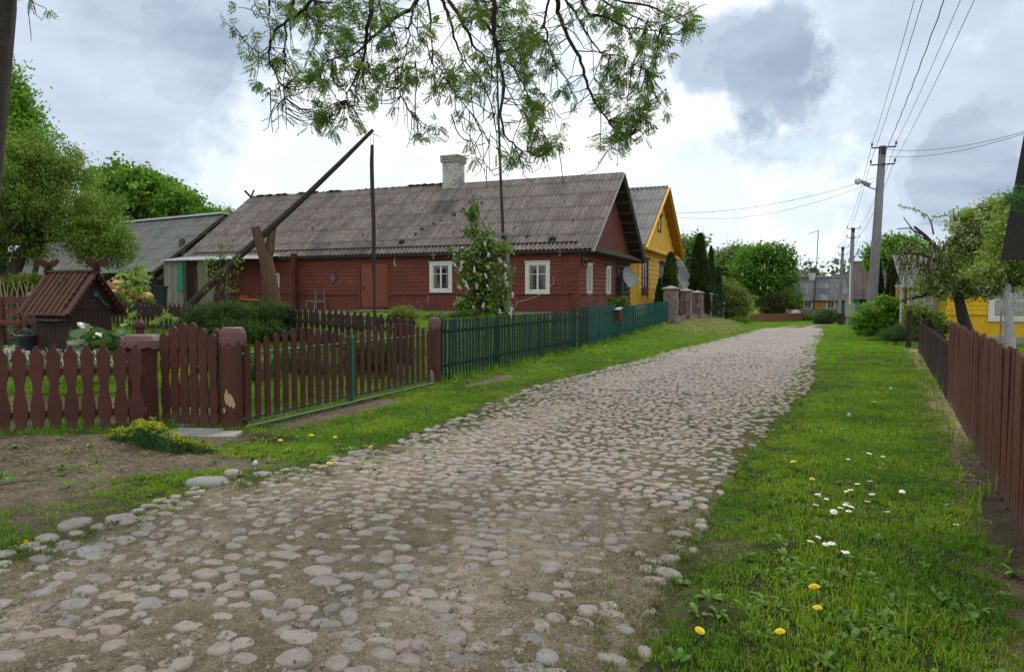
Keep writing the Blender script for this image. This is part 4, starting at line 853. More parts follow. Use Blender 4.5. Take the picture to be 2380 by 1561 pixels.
def red_house():
    s0, s1, n0, n1, zb, ze, zr = 25.72, 34.3, 7.7, 26.6, 1.06, 3.42, 6.93; sm = 30.2
    t = thing('wooden_house', 'long dark red timber house with corrugated roof and white brick chimney', 'house', SN(s0, n0, zb))
    FS = FAC(s0, n0, 0, 's'); FN = FAC(s0, n0, 0, 'n'); L = n1-n0; Wd = s1-s0
    # facade x in FS runs from -L (far left) to 0 (corner)
    core = MB(**SNF(s0, n0, 0)); core.bx(.004, Wd, .004, L, zb-.5, ze+.3); core.build('wall_core', MATS['dark_wood'], t)
    m = MB(**FS); H = [(-(13.98-n0)+.0, -(12.94-n0), 1.80, 3.05), (-(9.81-n0), -(8.8-n0), 1.74, 2.99), (-(17.3-n0), -(16.0-n0), 1.0, 3.1)]
    siding(m, -L, 0, 1.76, 3.62, .155, .026, holes=H, var=.07); m.build('siding', MATS['house_red'], t)
    m = MB(**FS)
    for a, b in ((-L, -(17.35-n0)), (-(15.95-n0), 0)): vboards(m, a, b, zb, 1.72, .13, .02, var=.07)
    m.build('skirt_boards', MATS['red_worn'], t)
    m = MB(**FS)
    for a, b in ((-(20.3-n0), -(17.45-n0)), (-(15.9-n0), -(14.0-n0)), (-(12.92-n0), -(9.83-n0)), (-(8.78-n0), -.35)): m.bx(a, b, -.075, 0, 1.715, 1.775)
    m.bx(-.14, 0.03, -.045, 0, zb-.05, ze+.2, (.95, .9, .9)); m.bx(-.55, -.40, -.04, 0, zb-.05, ze+.2)
    m.bx(-(20.95-n0), -(20.6-n0), -.10, 0, zb, ze+.1, (1.25, 1.2, 1.2)); m.bx(-(20.55-n0), -(20.35-n0), -.5, -.3, zb, ze+.1, (.5, .5, .5))
    m.bx(-(17.42-n0), -(17.3-n0), -.05, 0, zb, 3.15); m.bx(-(16.0-n0), -(15.88-n0), -.05, 0, zb, 3.15); m.bx(-(17.3-n0), -(16.0-n0), -.05, 0, 3.05, 3.15)
    m.build('trim', MATS['house_red'], t)
    m = MB(**FS); m.bx(-L, 0.02, -.10, .0, zb-.4, zb-.005); m.bx(-(18.5-n0), -(15.3-n0), -.9, -.1, zb-.4, zb-.12); m.build('foundation', MATS['concrete'], t)
    # door
    m = MB(**FS); m.bx(-(17.28-n0), -(16.02-n0), -.02, -.003, zb+.16, 3.04); d = m.build('door', MATS['door_red'], t)
    m = MB(**FS); m.bx(-(17.18-n0), -(17.10-n0), -.06, -.02, 2.0, 2.05); m.tube([(-(17.14-n0), -.07, 1.95), (-(17.14-n0), -.07, 2.12)], .012, 6); m.build('handle', MATS['black_metal'], d)
    m = MB(**FS); m.bx(-(17.3-n0), -(15.98-n0), -.3, 0, zb-.02, zb+.14); m.build('door_step', MATS['red_worn'], t)
    # white windows of the long wall
    window(t, FS, -(13.46-n0), 1.80, 1.02, 1.25, .14); window(t, FS, -(9.3-n0), 1.74, 1.00, 1.25, .14)
    # diamond peephole and small window
    m = MB(**FS); c = -(18.68-n0); zc = 2.45
    for k, (r, y) in enumerate(((.27, -.045),)): m.add([(c, y, zc-r), (c+r*.8, y, zc), (c, y, zc+r), (c-r*.8, y, zc), (c, 0, zc-r), (c+r*.8, 0, zc), (c, 0, zc+r), (c-r*.8, 0, zc)], [(0, 1, 2, 3), (0, 4, 5, 1), (1, 5, 6, 2), (2, 6, 7, 3), (3, 7, 4, 0)])
    w1 = m.build('window', MATS['brown_trim'], t); m = MB(**FS); r = .21; y = -.048; m.add([(c, y, zc-r), (c+r*.8, y, zc), (c, y, zc+r), (c-r*.8, y, zc)], [(0, 1, 2, 3)]); m.build('pane', MATS['glass'], w1)
    window(t, FS, -(21.85-n0), 2.05, .55, .62, .06, cols=1, split=())
    # cable looping below the window, hook on the wall
    m = MB(**FS); P = []
    for x, z in [(-.95, 2.4), (-.93, 2.15), (-1.2, 1.95), (-1.6, 1.66), (-2.1, 1.5), (-2.4, 1.45), (-2.55, 1.15), (-2.62, 1.3), (-2.75, 1.52), (-3.2, 1.56), (-3.6, 1.72), (-3.7, 2.2)]: P.append((x, -.06, z))
    m.tube(P, .008, 5); m.build('cable', MATS['white_paint'], t)
    m = MB(**FS); m.tube([(-(15.6-n0), -.05, 3.25), (-(15.6-n0), -.06, 2.95), (-(15.5-n0), -.06, 2.92)], .02, 6); m.build('bracket', MATS['white_paint'], t)
    for x in (-6.1, -.75): m = MB(**FS); m.bx(x, x+.22, -.25, 0, 3.28, 3.36); m.tube([(x+.1, -.2, 3.3), (x+.1, -.2, 3.15)], .03, 6); m.build('wall_lamp', MATS['grey_boards'], t)
    # street gable
    m = MB(**FN); Hn = [(1.05, 1.80, 1.70, 2.95), (4.05, 4.80, 1.70, 2.95)]
    siding(m, 0, 5.65, 1.76, 3.35, .16, .045, holes=Hn, col=(1.25, 1.2, 1.2), var=.10); m.build('siding', MATS['house_red'], t)
    m = MB(**FN); vboards(m, 0, 5.65, zb-.3, 1.72, .6, .02, var=.05, col=(1.15, 1.2, 1.2)); m.build('skirt_boards', MATS['red_worn'], t)
    m = MB(**FN); m.bx(.1, 5.6, -.07, 0, 1.715, 1.77); m.bx(-.04, .12, -.045, 0, zb-.3, 3.4); m.bx(5.6, 5.78, -.05, 0, zb-.3, 3.4); m.build('trim', MATS['house_red'], t)
    m = MB(**FN)
    for k in range(11): m.tube([(5.75, .02, zb-.2+k*.24), (7.2, -.01, zb-.2+k*.24+.02), (Wd, .02, zb-.2+k*.24)], .125, 8, (1+random.uniform(-.15, .2),)*3)
    m.build('log_wall', MATS['log_wall'], t)
    window(t, FN, 1.43, 1.70, .72, 1.25, .10); window(t, FN, 4.43, 1.70, .72, 1.25, .10)
    # gable field above the pent roof
    zt = lambda x: ze+(zr-ze)*(1-abs(x-(sm-s0))/(sm-25.4))-.12
    m = MB(**FN); vboards(m, 0.1, 8.8, 3.4, 7, .2, .02, y=-.0, ztop=zt, var=.1, col=(.9, .9, .9)); m.build('gable_boards', MATS['house_red'], t)
    m = MB(**FN); m.add([(.15, -.62, 3.38), (8.6, -.62, 3.38), (8.6, 0, 3.72), (.15, 0, 3.72), (.15, -.62, 3.34), (8.6, -.62, 3.34), (8.6, 0, 3.3), (.15, 0, 3.3)], [(0, 1, 2, 3), (4, 7, 6, 5), (0, 4, 5, 1), (0, 3, 7, 4), (1, 5, 6, 2)]); m.build('pent_roof', MATS['old_wood'], t)
    # roof
    se, ne, nw, ske = 25.42, 7.05, 27.15, 34.95; fz = 3.40; ROOFN = nw-ne
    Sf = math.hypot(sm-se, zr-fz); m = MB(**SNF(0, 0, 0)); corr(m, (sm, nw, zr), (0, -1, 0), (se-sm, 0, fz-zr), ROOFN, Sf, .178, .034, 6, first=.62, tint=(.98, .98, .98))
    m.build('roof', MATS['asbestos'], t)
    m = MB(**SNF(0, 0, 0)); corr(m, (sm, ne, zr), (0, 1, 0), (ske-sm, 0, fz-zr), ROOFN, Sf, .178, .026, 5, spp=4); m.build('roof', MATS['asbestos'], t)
    m = MB(**SNF(0, 0, 0))
    for sx, zz in ((se+.05, fz), (ske-.05, fz)):
        for k in range(24):
            n_ = ne+.03+k*(ROOFN-.06)/24; n2 = ne+.03+(k+1)*(ROOFN-.06)/24
            V = [(sm, n_, zr-.08), (sm, n2, zr-.08), (sx, n2, zz-.07), (sx, n_, zz-.07), (sm, n_, zr-.13), (sm, n2, zr-.13), (sx, n2, zz-.12), (sx, n_, zz-.12)]
            if k < 1 or k > 22 or True: m.add(V, [(0, 1, 2, 3), (4, 7, 6, 5), (0, 3, 7, 4), (1, 5, 6, 2), (3, 2, 6, 7)], (1+random.uniform(-.15, .15),)*3)
    m.build('roof_boards', MATS['dark_wood'], t)
    # battens across the soffit of the front overhang, barge boards, eave board
    m = MB(**SNF(0, 0, 0))
    for sx in (se, ske):
        for k in range(9):
            f = (k+.5)/9; p = (sm+(sx-sm)*f, zr+(fz-zr)*f-.13); m.bx(p[0]-.05, p[0]+.05, ne+.06, n0+.01, p[1]-.04, p[1]+.03)
    m.build('soffit_battens', MATS['old_wood'], t)
    m = MB(**SNF(0, 0, 0))
    for sx, dz in ((se-.05, -.02), (ske+.05, -.02)): m.beam((sm, ne-.02, zr-.04), (sx, ne-.02, fz-.10), .03, .13, up=(0, 1, 0))
    m.build('barge_board', MATS['grey_boards'], t)
    m = MB(**SNF(0, 0, 0)); m.bx(se+.06, se+.10, ne+.02, 24.2, fz-.13, fz-.015); m.build('eave_board', MATS['old_wood'], t)
    # ridge caps and moss clumps
    m = MB(**SNF(0, 0, 0)); n_ = 8.0
    for k in range(260):
        nn_ = random.uniform(15, nw); q = random.uniform(.4, 1.2)*(1.3 if vnoise(np.array([nn_]), np.array([0.]), 1.2, 3)[0] > .5 else .5); m.lathe([(.05*q, 0), (.075*q, .02*q), (.03*q, .05*q)], 6, (sm+random.gauss(0, .06), nn_, zr+.01), sy=1.6)
    slope = np.array([se-sm, fz-zr])/Sf
    for k, (dn, dv, r) in enumerate([(13.2, 1.5, .05), (12.9, 2.1, .07), (13.6, 2.6, .09), (13.9, 3.0, .1), (14.3, 3.5, .06), (14.6, 3.7, .08), (15.0, 4.1, .09), (15.1, 4.5, .08), (15.5, 5.1, .16), (8.8, 5.25, .17), (9.9, 5.0, .09), (11.0, 5.5, .07), (12.2, 3.4, .05), (8.3, 3.9, .05)]+[(random.uniform(8, 26), random.uniform(.8, 5.7), random.uniform(.02, .05)) for _ in range(60)]):
        p = (sm+slope[0]*dv, dn+.0, zr+slope[1]*dv+.02); m.lathe([(r, -.02), (r*1.05, .02), (r*.6, r*.6+.02), (.01, r*.75+.02)], 7, p, sx=1.0, sy=1)
    m.build('moss_clumps', MATS['moss'], t)
    m = MB(**SNF(0, 0, 0)); m.beam((sm-.1, nw-.05, zr-.1), (sm+.35, nw+.1, zr+.42), .05, .1); m.beam((sm+.1, nw-.05, zr-.1), (sm-.35, nw+.1, zr+.30), .05, .1); m.build('ridge_horns', MATS['dark_wood'], t)
    # chimney of painted bricks
    cs, cn = 30.15, 15.1; m = MB(**SNF(cs, cn, 0)); m.bx(-.37, .37, -.37, .37, 6.3, 8.02, (.30, .29, .28)); z = 6.55; k = 0
    while z < 8.12:
        big = z > 7.84; r = .39+(.07 if big else 0); h = .10
        for side in range(4):
            x = -r-(.13 if k % 2 else 0)
            while x < r-.02:
                a, b = max(x, -r), min(x+.27, r); v = random.uniform(.75, 1.08)*(.62 if big or random.random() < .08 or z < 6.95 and random.random() < .3 else 1); c = (v, v*.98, v*.96)
                if b-a > .03:
                    q = r+random.uniform(-.006, .006); 
                    if side == 0: m.bx(-q, -q+.12, a+.011, b-.011, z+.011, z+h-.011, c)
                    elif side == 1: m.bx(a+.011, b-.011, -q, -q+.12, z+.011, z+h-.011, c)
                    elif side == 2: m.bx(q-.12, q, a+.006, b-.006, z+.006, z+h-.006, c)
                    else: m.bx(a+.006, b-.006, q-.12, q, z+.006, z+h-.006, c)
                x += .27
        z += h; k += 1
    m.bx(-.47, .47, -.47, .47, 8.10, 8.17, (.45, .45, .44)); m.build('chimney', MATS['whitewash_brick'], t)
    # lean-to porch at the left end
    m = MB(**SNF(0, 0, 0)); corr(m, (25.55, 27.2, 3.50), (0, -1, 0), (-1.25, 0, -.24), 5.8, 1.27, .13, .02, 1, tint=(1.9, 1.95, 2.0), dark=0); m.build('porch_roof', MATS['asbestos_grey'], t)
    m = MB(**SNF(0, 0, 0)); vboards_s(m, 24.5, 26.05, 27.2, 1.0, 3.3, .17); vboards_s(m, 24.5, 24.55, 25.15, 1.0, 3.3, .2); m.build('porch_boards', MATS['grey_boards'], t)
    m = MB(**SNF(0, 0, 0)); m.bx(24.44, 24.50, 25.98, 26.22, 1.9, 3.28); m.bx(24.45, 24.5, 26.22, 26.35, 1.9, 2.6); m.build('green_board', MATS['door_green'], t)
    m = MB(**SNF(0, 0, 0)); m.tube([(24.65, 23.6, .9), (24.65, 23.6, 3.3)], .035, 8); m.build('porch_post', MATS['green_pole'], t)
    return t
def vboards_s(m, s, na, nb, z0, z1, bw):
    n = na
    while n < nb-.01:
        e = min(n+bw*random.uniform(.8, 1.2), nb); v = random.uniform(.75, 1.2); m.bx(s, s+.025*random.uniform(.7, 1.4), n+.004, e-.004, z0+random.uniform(-.1, .05), z1, (v, v*.98, v*.95)); n = e
red_house()
def sat_dish():
    p = SN(32.8, 7.35, 2.55); t = thing('satellite_dish', 'pale grey satellite dish on the dark log part of the red house', 'satellite dish', p)
    ax = SN(-.45, -.88, .25); ax /= np.linalg.norm(ax); a = np.cross(ax, (0, 0, 1)); a /= np.linalg.norm(a); b = np.cross(a, ax)
    m = MB(p, np.stack([a, b, ax], 1)); K = 28; V = []; F = []
    for (r, z) in ((.0, -.09), (.2, -.07), (.35, -.03), (.47, .03), (.48, .045), (.46, .03)):
        for q in range(K): V.append((r*math.cos(q*6.2832/K), r*1.08*math.sin(q*6.2832/K), z))
    F = [(i*K+j, i*K+(j+1) % K, (i+1)*K+(j+1) % K, (i+1)*K+j) for i in range(5) for j in range(K)]; m.add(V, F, None, True); m.build('reflector', MATS['dish_grey'], t)
    m = MB(p, np.stack([a, b, ax], 1)); m.tube([(0, -.48, .04), (0, -.30, .45)], .014, 6); m.tube([(0, -.32, .40), (0, -.22, .52)], .04, 8); m.tube([(0, 0, -.08), (0, -.05, -.45)], .03, 8); m.build('arm', MATS['white_paint'], t)
    p = SN(31.75, 7.5, 2.2); m = MB(**SNF(31.75, 7.5, 2.2)); m.bx(-.16, .16, -.1, .08, -.38, .38); m.bx(-.12, .12, -.11, -.1, .1, .3, (1, 1, 1)); o = m.build('meter_box', MATS['black_metal'], None, p); tag(o, 'black meter box beside the satellite dish', 'box')
sat_dish()
def house_sign():
    F = FAC(25.72, 7.7, 0, 'n'); t = thing('address_sign', 'carved ochre wooden address sign beside the gable window of the red house', 'sign', SN(26.1, 7.66, 2.95))
    m = MB(**F); m.bx(.34, 1.0, -.075, -.04, 2.86, 3.10); m.bx(.28, .95, -.085, -.05, 3.05, 3.17); m.bx(.4, 1.05, -.085, -.05, 2.80, 2.90); m.build('board', MATS['sign_ochre'], t, bevel=.01)
    m = MB(**F)
    for k in range(6): x = .42+k*.085; m.bx(x, x+.045, -.088, -.075, 2.93, 3.02+.02*(k % 2)); m.bx(x, x+.06, -.086, -.075, 2.96, 2.975)
    m.build('carving', MATS['dark_wood'], t)
house_sign()
def yellow_house():
    s0, s1, n0, zb, ze, zr, sm = 38.4, 50.2, 8.1, 1.15, 4.35, 8.35, 44.25; t = thing('wooden_house', 'yellow timber house with grey corrugated roof and brown windows', 'house', SN(s0, n0, zb))
    FN = FAC(s0, n0, 0, 'n'); FS = FAC(s0, n0, 0, 's'); L = 9
    m = MB(**SNF(s0, n0, 0)); m.bx(.004, s1-s0, .004, L, zb-.1, ze+.3); m.build('wall_core', MATS['yellow_wall'], t)
    m = MB(**FN); Hn = [(.75, 2.55, 2.0, 3.75), (6.1, 7.9, 2.0, 3.75)]; siding(m, 0.3, s1-s0, 2.15, 4.6, .27, .045, holes=Hn, var=.04); m.build('siding', MATS['yellow_wall'], t)
    m = MB(**FN); m.bx(0, s1-s0, -.02, 0, zb, 2.12); m.bx(0.2, s1-s0, -.06, 0, 2.10, 2.16); m.bx(-.03, .32, -.05, 0, zb, 4.5); m.build('skirt', MATS['yellow_wall'], t)
    m = MB(**FS); m.bx(-1.0, 0.03, -.03, 0, zb, 4.5); m.bx(-.42, -.05, -.07, -.03, zb, 4.5); m.bx(-1.6, -1.05, -.10, 0, zb, 4.5, (.9, .9, .9)); m.bx(-L, -1.7, -.03, 0, zb, 4.5); m.build('pilasters', MATS['yellow_wall'], t)
    m = MB(**FN); m.bx(-.1, s1-s0, -.12, 0, .45, zb-.002); m.build('foundation', MATS['white_paint'], t)
    for x in (1.62, 7.0): window(t, FN, x, 2.02, 1.75, 1.75, .14, 'brown_trim', 'glass_lace', 2, (.34, .62), 'brown_trim', True, True)
    window(t, FN, 5.85, 5.6, 1.1, 1.0, .12, 'brown_trim', 'glass', 1, (.5,), 'brown_trim', True, False)
    zt = lambda x: ze+(zr-ze)*(1-abs(x-(sm-s0))/(sm-37.5))-.15
    m = MB(**FN); vboards(m, .1, 11.6, 4.3, 9, .9, .03, ztop=zt, var=.04); m.build('gable_boards', MATS['yellow_wall'], t)
    m = MB(**FN); m.add([(0, -.5, 4.25), (11.7, -.5, 4.25), (11.7, 0, 4.62), (0, 0, 4.62), (0, -.5, 4.19), (11.7, -.5, 4.19), (11.7, 0, 4.2), (0, 0, 4.2)], [(0, 1, 2, 3), (4, 7, 6, 5), (0, 4, 5, 1), (0, 3, 7, 4), (1, 5, 6, 2)]); m.build('pent_roof', MATS['yellow_wall'], t)
    se, ske, ne, nw = 37.45, 50.9, 7.55, 17.0
    Sf = math.hypot(sm-se, zr-ze)
    for sx, sp in ((se, 6), (ske, 4)):
        S_ = math.hypot(sm-sx, zr-ze); m = MB(**SNF(0, 0, 0)); corr(m, (sm, nw, zr), (0, -1, 0), (sx-sm, 0, ze-zr), nw-ne, S_, .178*1.5, .036, 4, spp=sp, dark=.05); m.build('roof', MATS['asbestos_grey'], t)
        m = MB(**SNF(0, 0, 0)); V = [(sm, ne+.02, zr-.06), (sm, nw, zr-.06), (sx, nw, ze-.06), (sx, ne+.02, ze-.06)]; V += [(a, b, c-.07) for a, b, c in V]; m.add(V, [(0, 1, 2, 3), (4, 7, 6, 5), (0, 3, 7, 4), (1, 5, 6, 2), (3, 2, 6, 7)]); m.build('soffit', MATS['yellow_dark'], t)
        m = MB(**SNF(0, 0, 0)); m.beam((sm, ne-.03, zr-.05), (sx, ne-.03, ze-.12), .04, .22, up=(0, 1, 0)); m.build('barge_board', MATS['yellow_wall'], t)
    m = MB(**SNF(0, 0, 0)); m.beam((sm, ne, zr+.04), (sm, nw, zr+.04), .3, .03); m.build('ridge_cap', MATS['zinc'], t)
yellow_house()
# white picket fence between the two houses
fence('picket_fence', 'low white picket fence between the red and the yellow house', 'fence', SN(33.6, 7.35)[:2], SN(42.5, 7.35)[:2], 0, .82, .22, .02, .10, lambda w, h: [(w/2, 0), (w/2, h-.1), (0, h), (-w/2, h-.1), (-w/2, 0)], MATS['white_paint'], rails=((.3,), (.7,)), zfun=lambda x, y: .40)
def gable_house(name, label, u0, u1, Y, zb, ze, zr, depth, mw, mr, ang=0, over=.4, rows=4, ridge='x', rise_n=None, roofscale=1, tint=(1, 1, 1), zinc=True, eave_drop=.0):
    """house with its ridge parallel to the front; front foot between columns u0 and u1 at depth Y"""
    a = atY(u0, 690, Y); b = atY(u1, 690, Y); L = ((u1-1190)/FPX*a[1]-a[0])/(math.cos(ang)-(u1-1190)/FPX*math.sin(ang)); F = ROT(np.array([a[0], a[1], 0]), ang); t = thing(name, label, 'house', (a[0], a[1], zb))
    m = MB(**F); m.bx(0, L, 0, depth, zb-.4, ze); m.prism([(0, 0), (0, 0)], 0, 0) if False else None
    g = [(0, 0, ze), (0, depth, ze), (0, depth/2, zr-.1)]; m.add(g, [(0, 1, 2)]); m.add([(L, y, z) for _, y, z in g], [(2, 1, 0)]); m.build('wall', MATS[mw], t)
    S_ = math.hypot(depth/2+over, (zr-ze)*(1+over/(depth/2))); zl = ze-(zr-ze)*over/(depth/2)
    m = MB(**F); corr(m, (-over, depth/2, zr), (1, 0, 0), (0, -(depth/2+over), zl-zr), L+2*over, S_, .178*roofscale, .03*roofscale, rows, tint=tint, spp=4, var=.2, dark=.2, lift=.03); m.build('roof', MATS[mr], t)
    m = MB(**F); corr(m, (-over, depth/2, zr), (1, 0, 0), (0, depth/2+over, zl-zr), L+2*over, S_, .178*roofscale, .03*roofscale, rows, tint=tint, spp=4); m.build('roof', MATS[mr], t)
    if zinc: m = MB(**F); m.bx(-over, L+over, depth/2-.28, depth/2+.28, zr-.02, zr+.09); m.build('ridge_cap', MATS['zinc'], t)
    return t, F, L
# far ochre house across the end of the street
t, F, L = gable_house('wooden_house', 'far ochre timber house with white windows across the end of the street', 1768, 1986, 96, -1.3, 1.55, 4.35, 7.0, 'ochre_wall', 'asbestos_grey', -.3, .45, roofscale=1.6, tint=(.92, .95, 1))
A96 = atY(1768, 690, 96)
def ux(u): q = (u-1190)/FPX; return (q*A96[1]-A96[0])/(math.cos(-.3)-q*math.sin(-.3))
for u in (1877, 1930): window(t, F, ux(u), -.03, 1.15, 1.25, .17, split=(.33, .66))
window(t, F, ux(1967), -.0, .42, 1.2, .1); window(t, F, ux(1981), -.0, .5, 1.2, .1)
m = MB(**F); m.bx(ux(1952), ux(1962), -.06, 0, -.9, 1.45); m.build('door', MATS['door_green'], t)
m = MB(**F); siding(m, 0, L, -.6, 1.5, .25, .03, var=.05, holes=[(ux(1877)-.55, ux(1877)+.55, -.03, 1.12), (ux(1930)-.55, ux(1930)+.55, -.03, 1.12), (ux(1967)-.2, ux(1967)+.2, 0, 1.2), (ux(1981)-.24, ux(1981)+.24, 0, 1.2)]); m.build('siding', MATS['ochre_wall'], t)
m = MB(**F); cx = ux(1880)+.6; m.bx(cx-.42, cx+.42, 2.9, 3.7, 3.9, 4.9); m.build('chimney', MATS['whitewash_brick'], t); m = MB(**F); m.bx(cx-.2, cx+.55, 3.0, 3.6, 4.9, 5.6); m.build('chimney_stack', MATS['old_wood'], t)
t, F, L = gable_house('wooden_house', 'far house with a rosy grey roof right of the ochre house', 1984, 2076, 84, -1.3, 1.75, 5.95, 8.0, 'dark_wood', 'asbestos', -.42, .4, roofscale=1.5, tint=(1.05, .98, 1.0)); k = FPX/84
m = MB(**F); m.bx(.0, .6, -.05, 0, -1.3, 1.6); m.build('door', MATS['door_green'], t); m = MB(**F); m.bx(-.9, -.05, -.05, .2, -1.3, 1.5); m.build('wall_panel', MATS['ochre_wall'], t)
t, F, L = gable_house('brown_barn', 'small brown barn roof showing above the far ochre house', 1846, 1905, 122, -1.3, 3.0, 6.1, 8, 'dark_wood', 'asbestos', .35, .9, roofscale=1.5, tint=(.75, .62, .55), zinc=False)
t, F, L = gable_house('brown_barn', 'tip of an orange gable behind the far ochre house', 1968, 1988, 118, -1.3, 3.4, 5.5, 5, 'orange_wall', 'asbestos', .0, .5, tint=(.7, .6, .5), zinc=False)
t, F, L = gable_house('grey_outbuilding', 'grey roofed outbuilding between the yellow house and thujas', 1560, 1612, 60, .6, 2.0, 5.5, 8.0, 'dark_wood', 'asbestos_grey', .15, .3, roofscale=1.6, rows=3, tint=(.9, .9, .92))
def barn():
    E = np.array([-22.7, 45.0]); r = np.array([-.859, .512]); q = np.array([.512, .859]); t = thing('old_barn', 'old barn with a large grey corrugated roof behind the shed at left', 'barn', (E[0], E[1], 1.0))
    F = dict(o=np.array([E[0], E[1], 0.]), m=np.array([[r[0], q[0], 0], [r[1], q[1], 0], [0, 0, 1.]])); L = 24
    m = MB(**F); corr(m, (L, 5.5, 7.4), (-1, 0, 0), (0, -5.5, -4.2), L, math.hypot(5.5, 4.2), .178, .026, 5, tint=(.88, .9, .86), dark=.05, var=.07); m.build('roof', MATS['asbestos_grey'], t)
    m = MB(**F); corr(m, (0, 5.5, 7.4), (1, 0, 0), (0, 5.5, -4.2), L, math.hypot(5.5, 4.2), .178, .026, 5, spp=4); m.build('roof', MATS['asbestos_grey'], t)
    m = MB(**F); m.bx(0, L, 5.2, 5.8, 7.38, 7.5); m.build('ridge_cap', MATS['zinc'], t)
    m = MB(**F); vb = [(.5, 1.0, 3.1), (.5, 10, 3.1), (.5, 5.5, 7.0)]; m.bx(1.0, L, 1.0, 10, .6, 3.1); m.add([(1.0, 1, 3.1), (1.0, 10, 3.1), (1.0, 5.5, 6.9)], [(0, 1, 2)]); m.build('wall', MATS['dark_wood'], t)
    m = MB(**F)
    for x in (.15,): m.beam((x, 0, 3.05), (x, 5.5, 7.2), .12, .18, up=(1, 0, 0)); m.beam((x, 5.5, 7.2), (x, 11, 3.05), .12, .18, up=(1, 0, 0)); m.beam((x+.2, .6, 2.75), (x+.2, 5.5, 6.6), .1, .3, up=(1, 0, 0))
    for y in (2.2, 4.0): m.bx(.2, .45, y, y+.3, 1, 4.8+y*.3)
    m.build('rafter', MATS['old_wood'], t)
barn()
# right hand bright yellow house and the veranda house behind it
def right_houses():
    s0, n0, zb = 31.2, -5.2, .16; t = thing('wooden_house', 'bright yellow timber house with a white window behind apple trees at right', 'house', SN(s0, n0, 0)); F = FAC(s0, n0, 0, 's'); W_ = 8.6
    m = MB(**F); m.bx(0, W_, .005, 9, zb, 3.1); m.add([(0, .005, 3.1), (W_, .005, 3.1), (W_/2, .005, 6.2)], [(0, 1, 2)]); m.build('wall_core', MATS['yellow_bright'], t)
    m = MB(**F); siding(m, 0, W_, .98, 3.1, .17, .022, var=.03, holes=[(1.36, 2.68, .75, 2.15), (5.64, 6.96, .75, 2.15)]); m.bx(0, W_, -.03, 0, .93, .98, (.6, .6, .6)); m.build('siding', MATS['yellow_bright'], t)
    m = MB(**F); m.bx(0, W_, -.03, 0, -.5, zb-.004); m.build('foundation', MATS['concrete'], t)
    window(t, F, 2.02, .72, 1.36, 1.45, .17, 'white_paint', 'glass_lace', 2, (.45,)); window(t, F, 6.3, .72, 1.36, 1.45, .17, 'white_paint', 'glass_lace', 2, (.45,))
    for sg in (0, 1):
        x0, x1 = (-.5, W_/2) if sg == 0 else (W_/2, W_+.5); z0, z1 = (2.75, 6.3) if sg == 0 else (6.3, 2.75)
        m = MB(**F); corr(m, (W_/2, -.5, 6.3), (0, 1, 0), ((-1 if sg == 0 else 1)*(W_/2+.5), 0, -3.55), 10, math.hypot(W_/2+.5, 3.55), .25, .03, 4, spp=4); m.build('roof', MATS['asbestos_grey'], t)
    s0, n0 = 33.0, -4.0; t = thing('wooden_house', 'orange brown veranda house with many small panes behind the shrub at right', 'house', SN(s0, n0, 0)); F = FAC(s0, n0, 0, 's')
    m = MB(**F); m.bx(0, 1.42, .01, 3.0, -.5, 2.15); m.build('wall', MATS['orange_wall'], t)
    m = MB(**F); m.bx(0, 1.42, -.03, 0, -.5, .45); m.bx(0, .06, -.05, 0, -.5, 2.15); m.bx(1.34, 1.44, -.05, 0, -.5, 2.15); m.build('trim', MATS['brown_trim'], t)
    window(t, F, .70, .48, 1.2, 1.35, .05, 'white_paint', 'glass_lace', 4, (.35, .68))
    m = MB(**F); corr(m, (-.2, 2.6, 3.45), (1, 0, 0), (0, -3.0, -1.35), 1.75, math.hypot(3.0, 1.35), .2, .03, 3, tint=(1.1, 1.15, 1.1), spp=4); m.build('roof', MATS['asbestos_grey'], t)
    m = MB(**F); m.bx(-.4, 1.7, -.5, -.42, 2.02, 2.12); m.build('gutter', MATS['zinc'], t)
    m = MB(**F); m.tube([(-.15, -.3, 2.05), (-.15, -.3, -.4)], .05, 8); m.build('downpipe', MATS['zinc'], t)
right_houses()
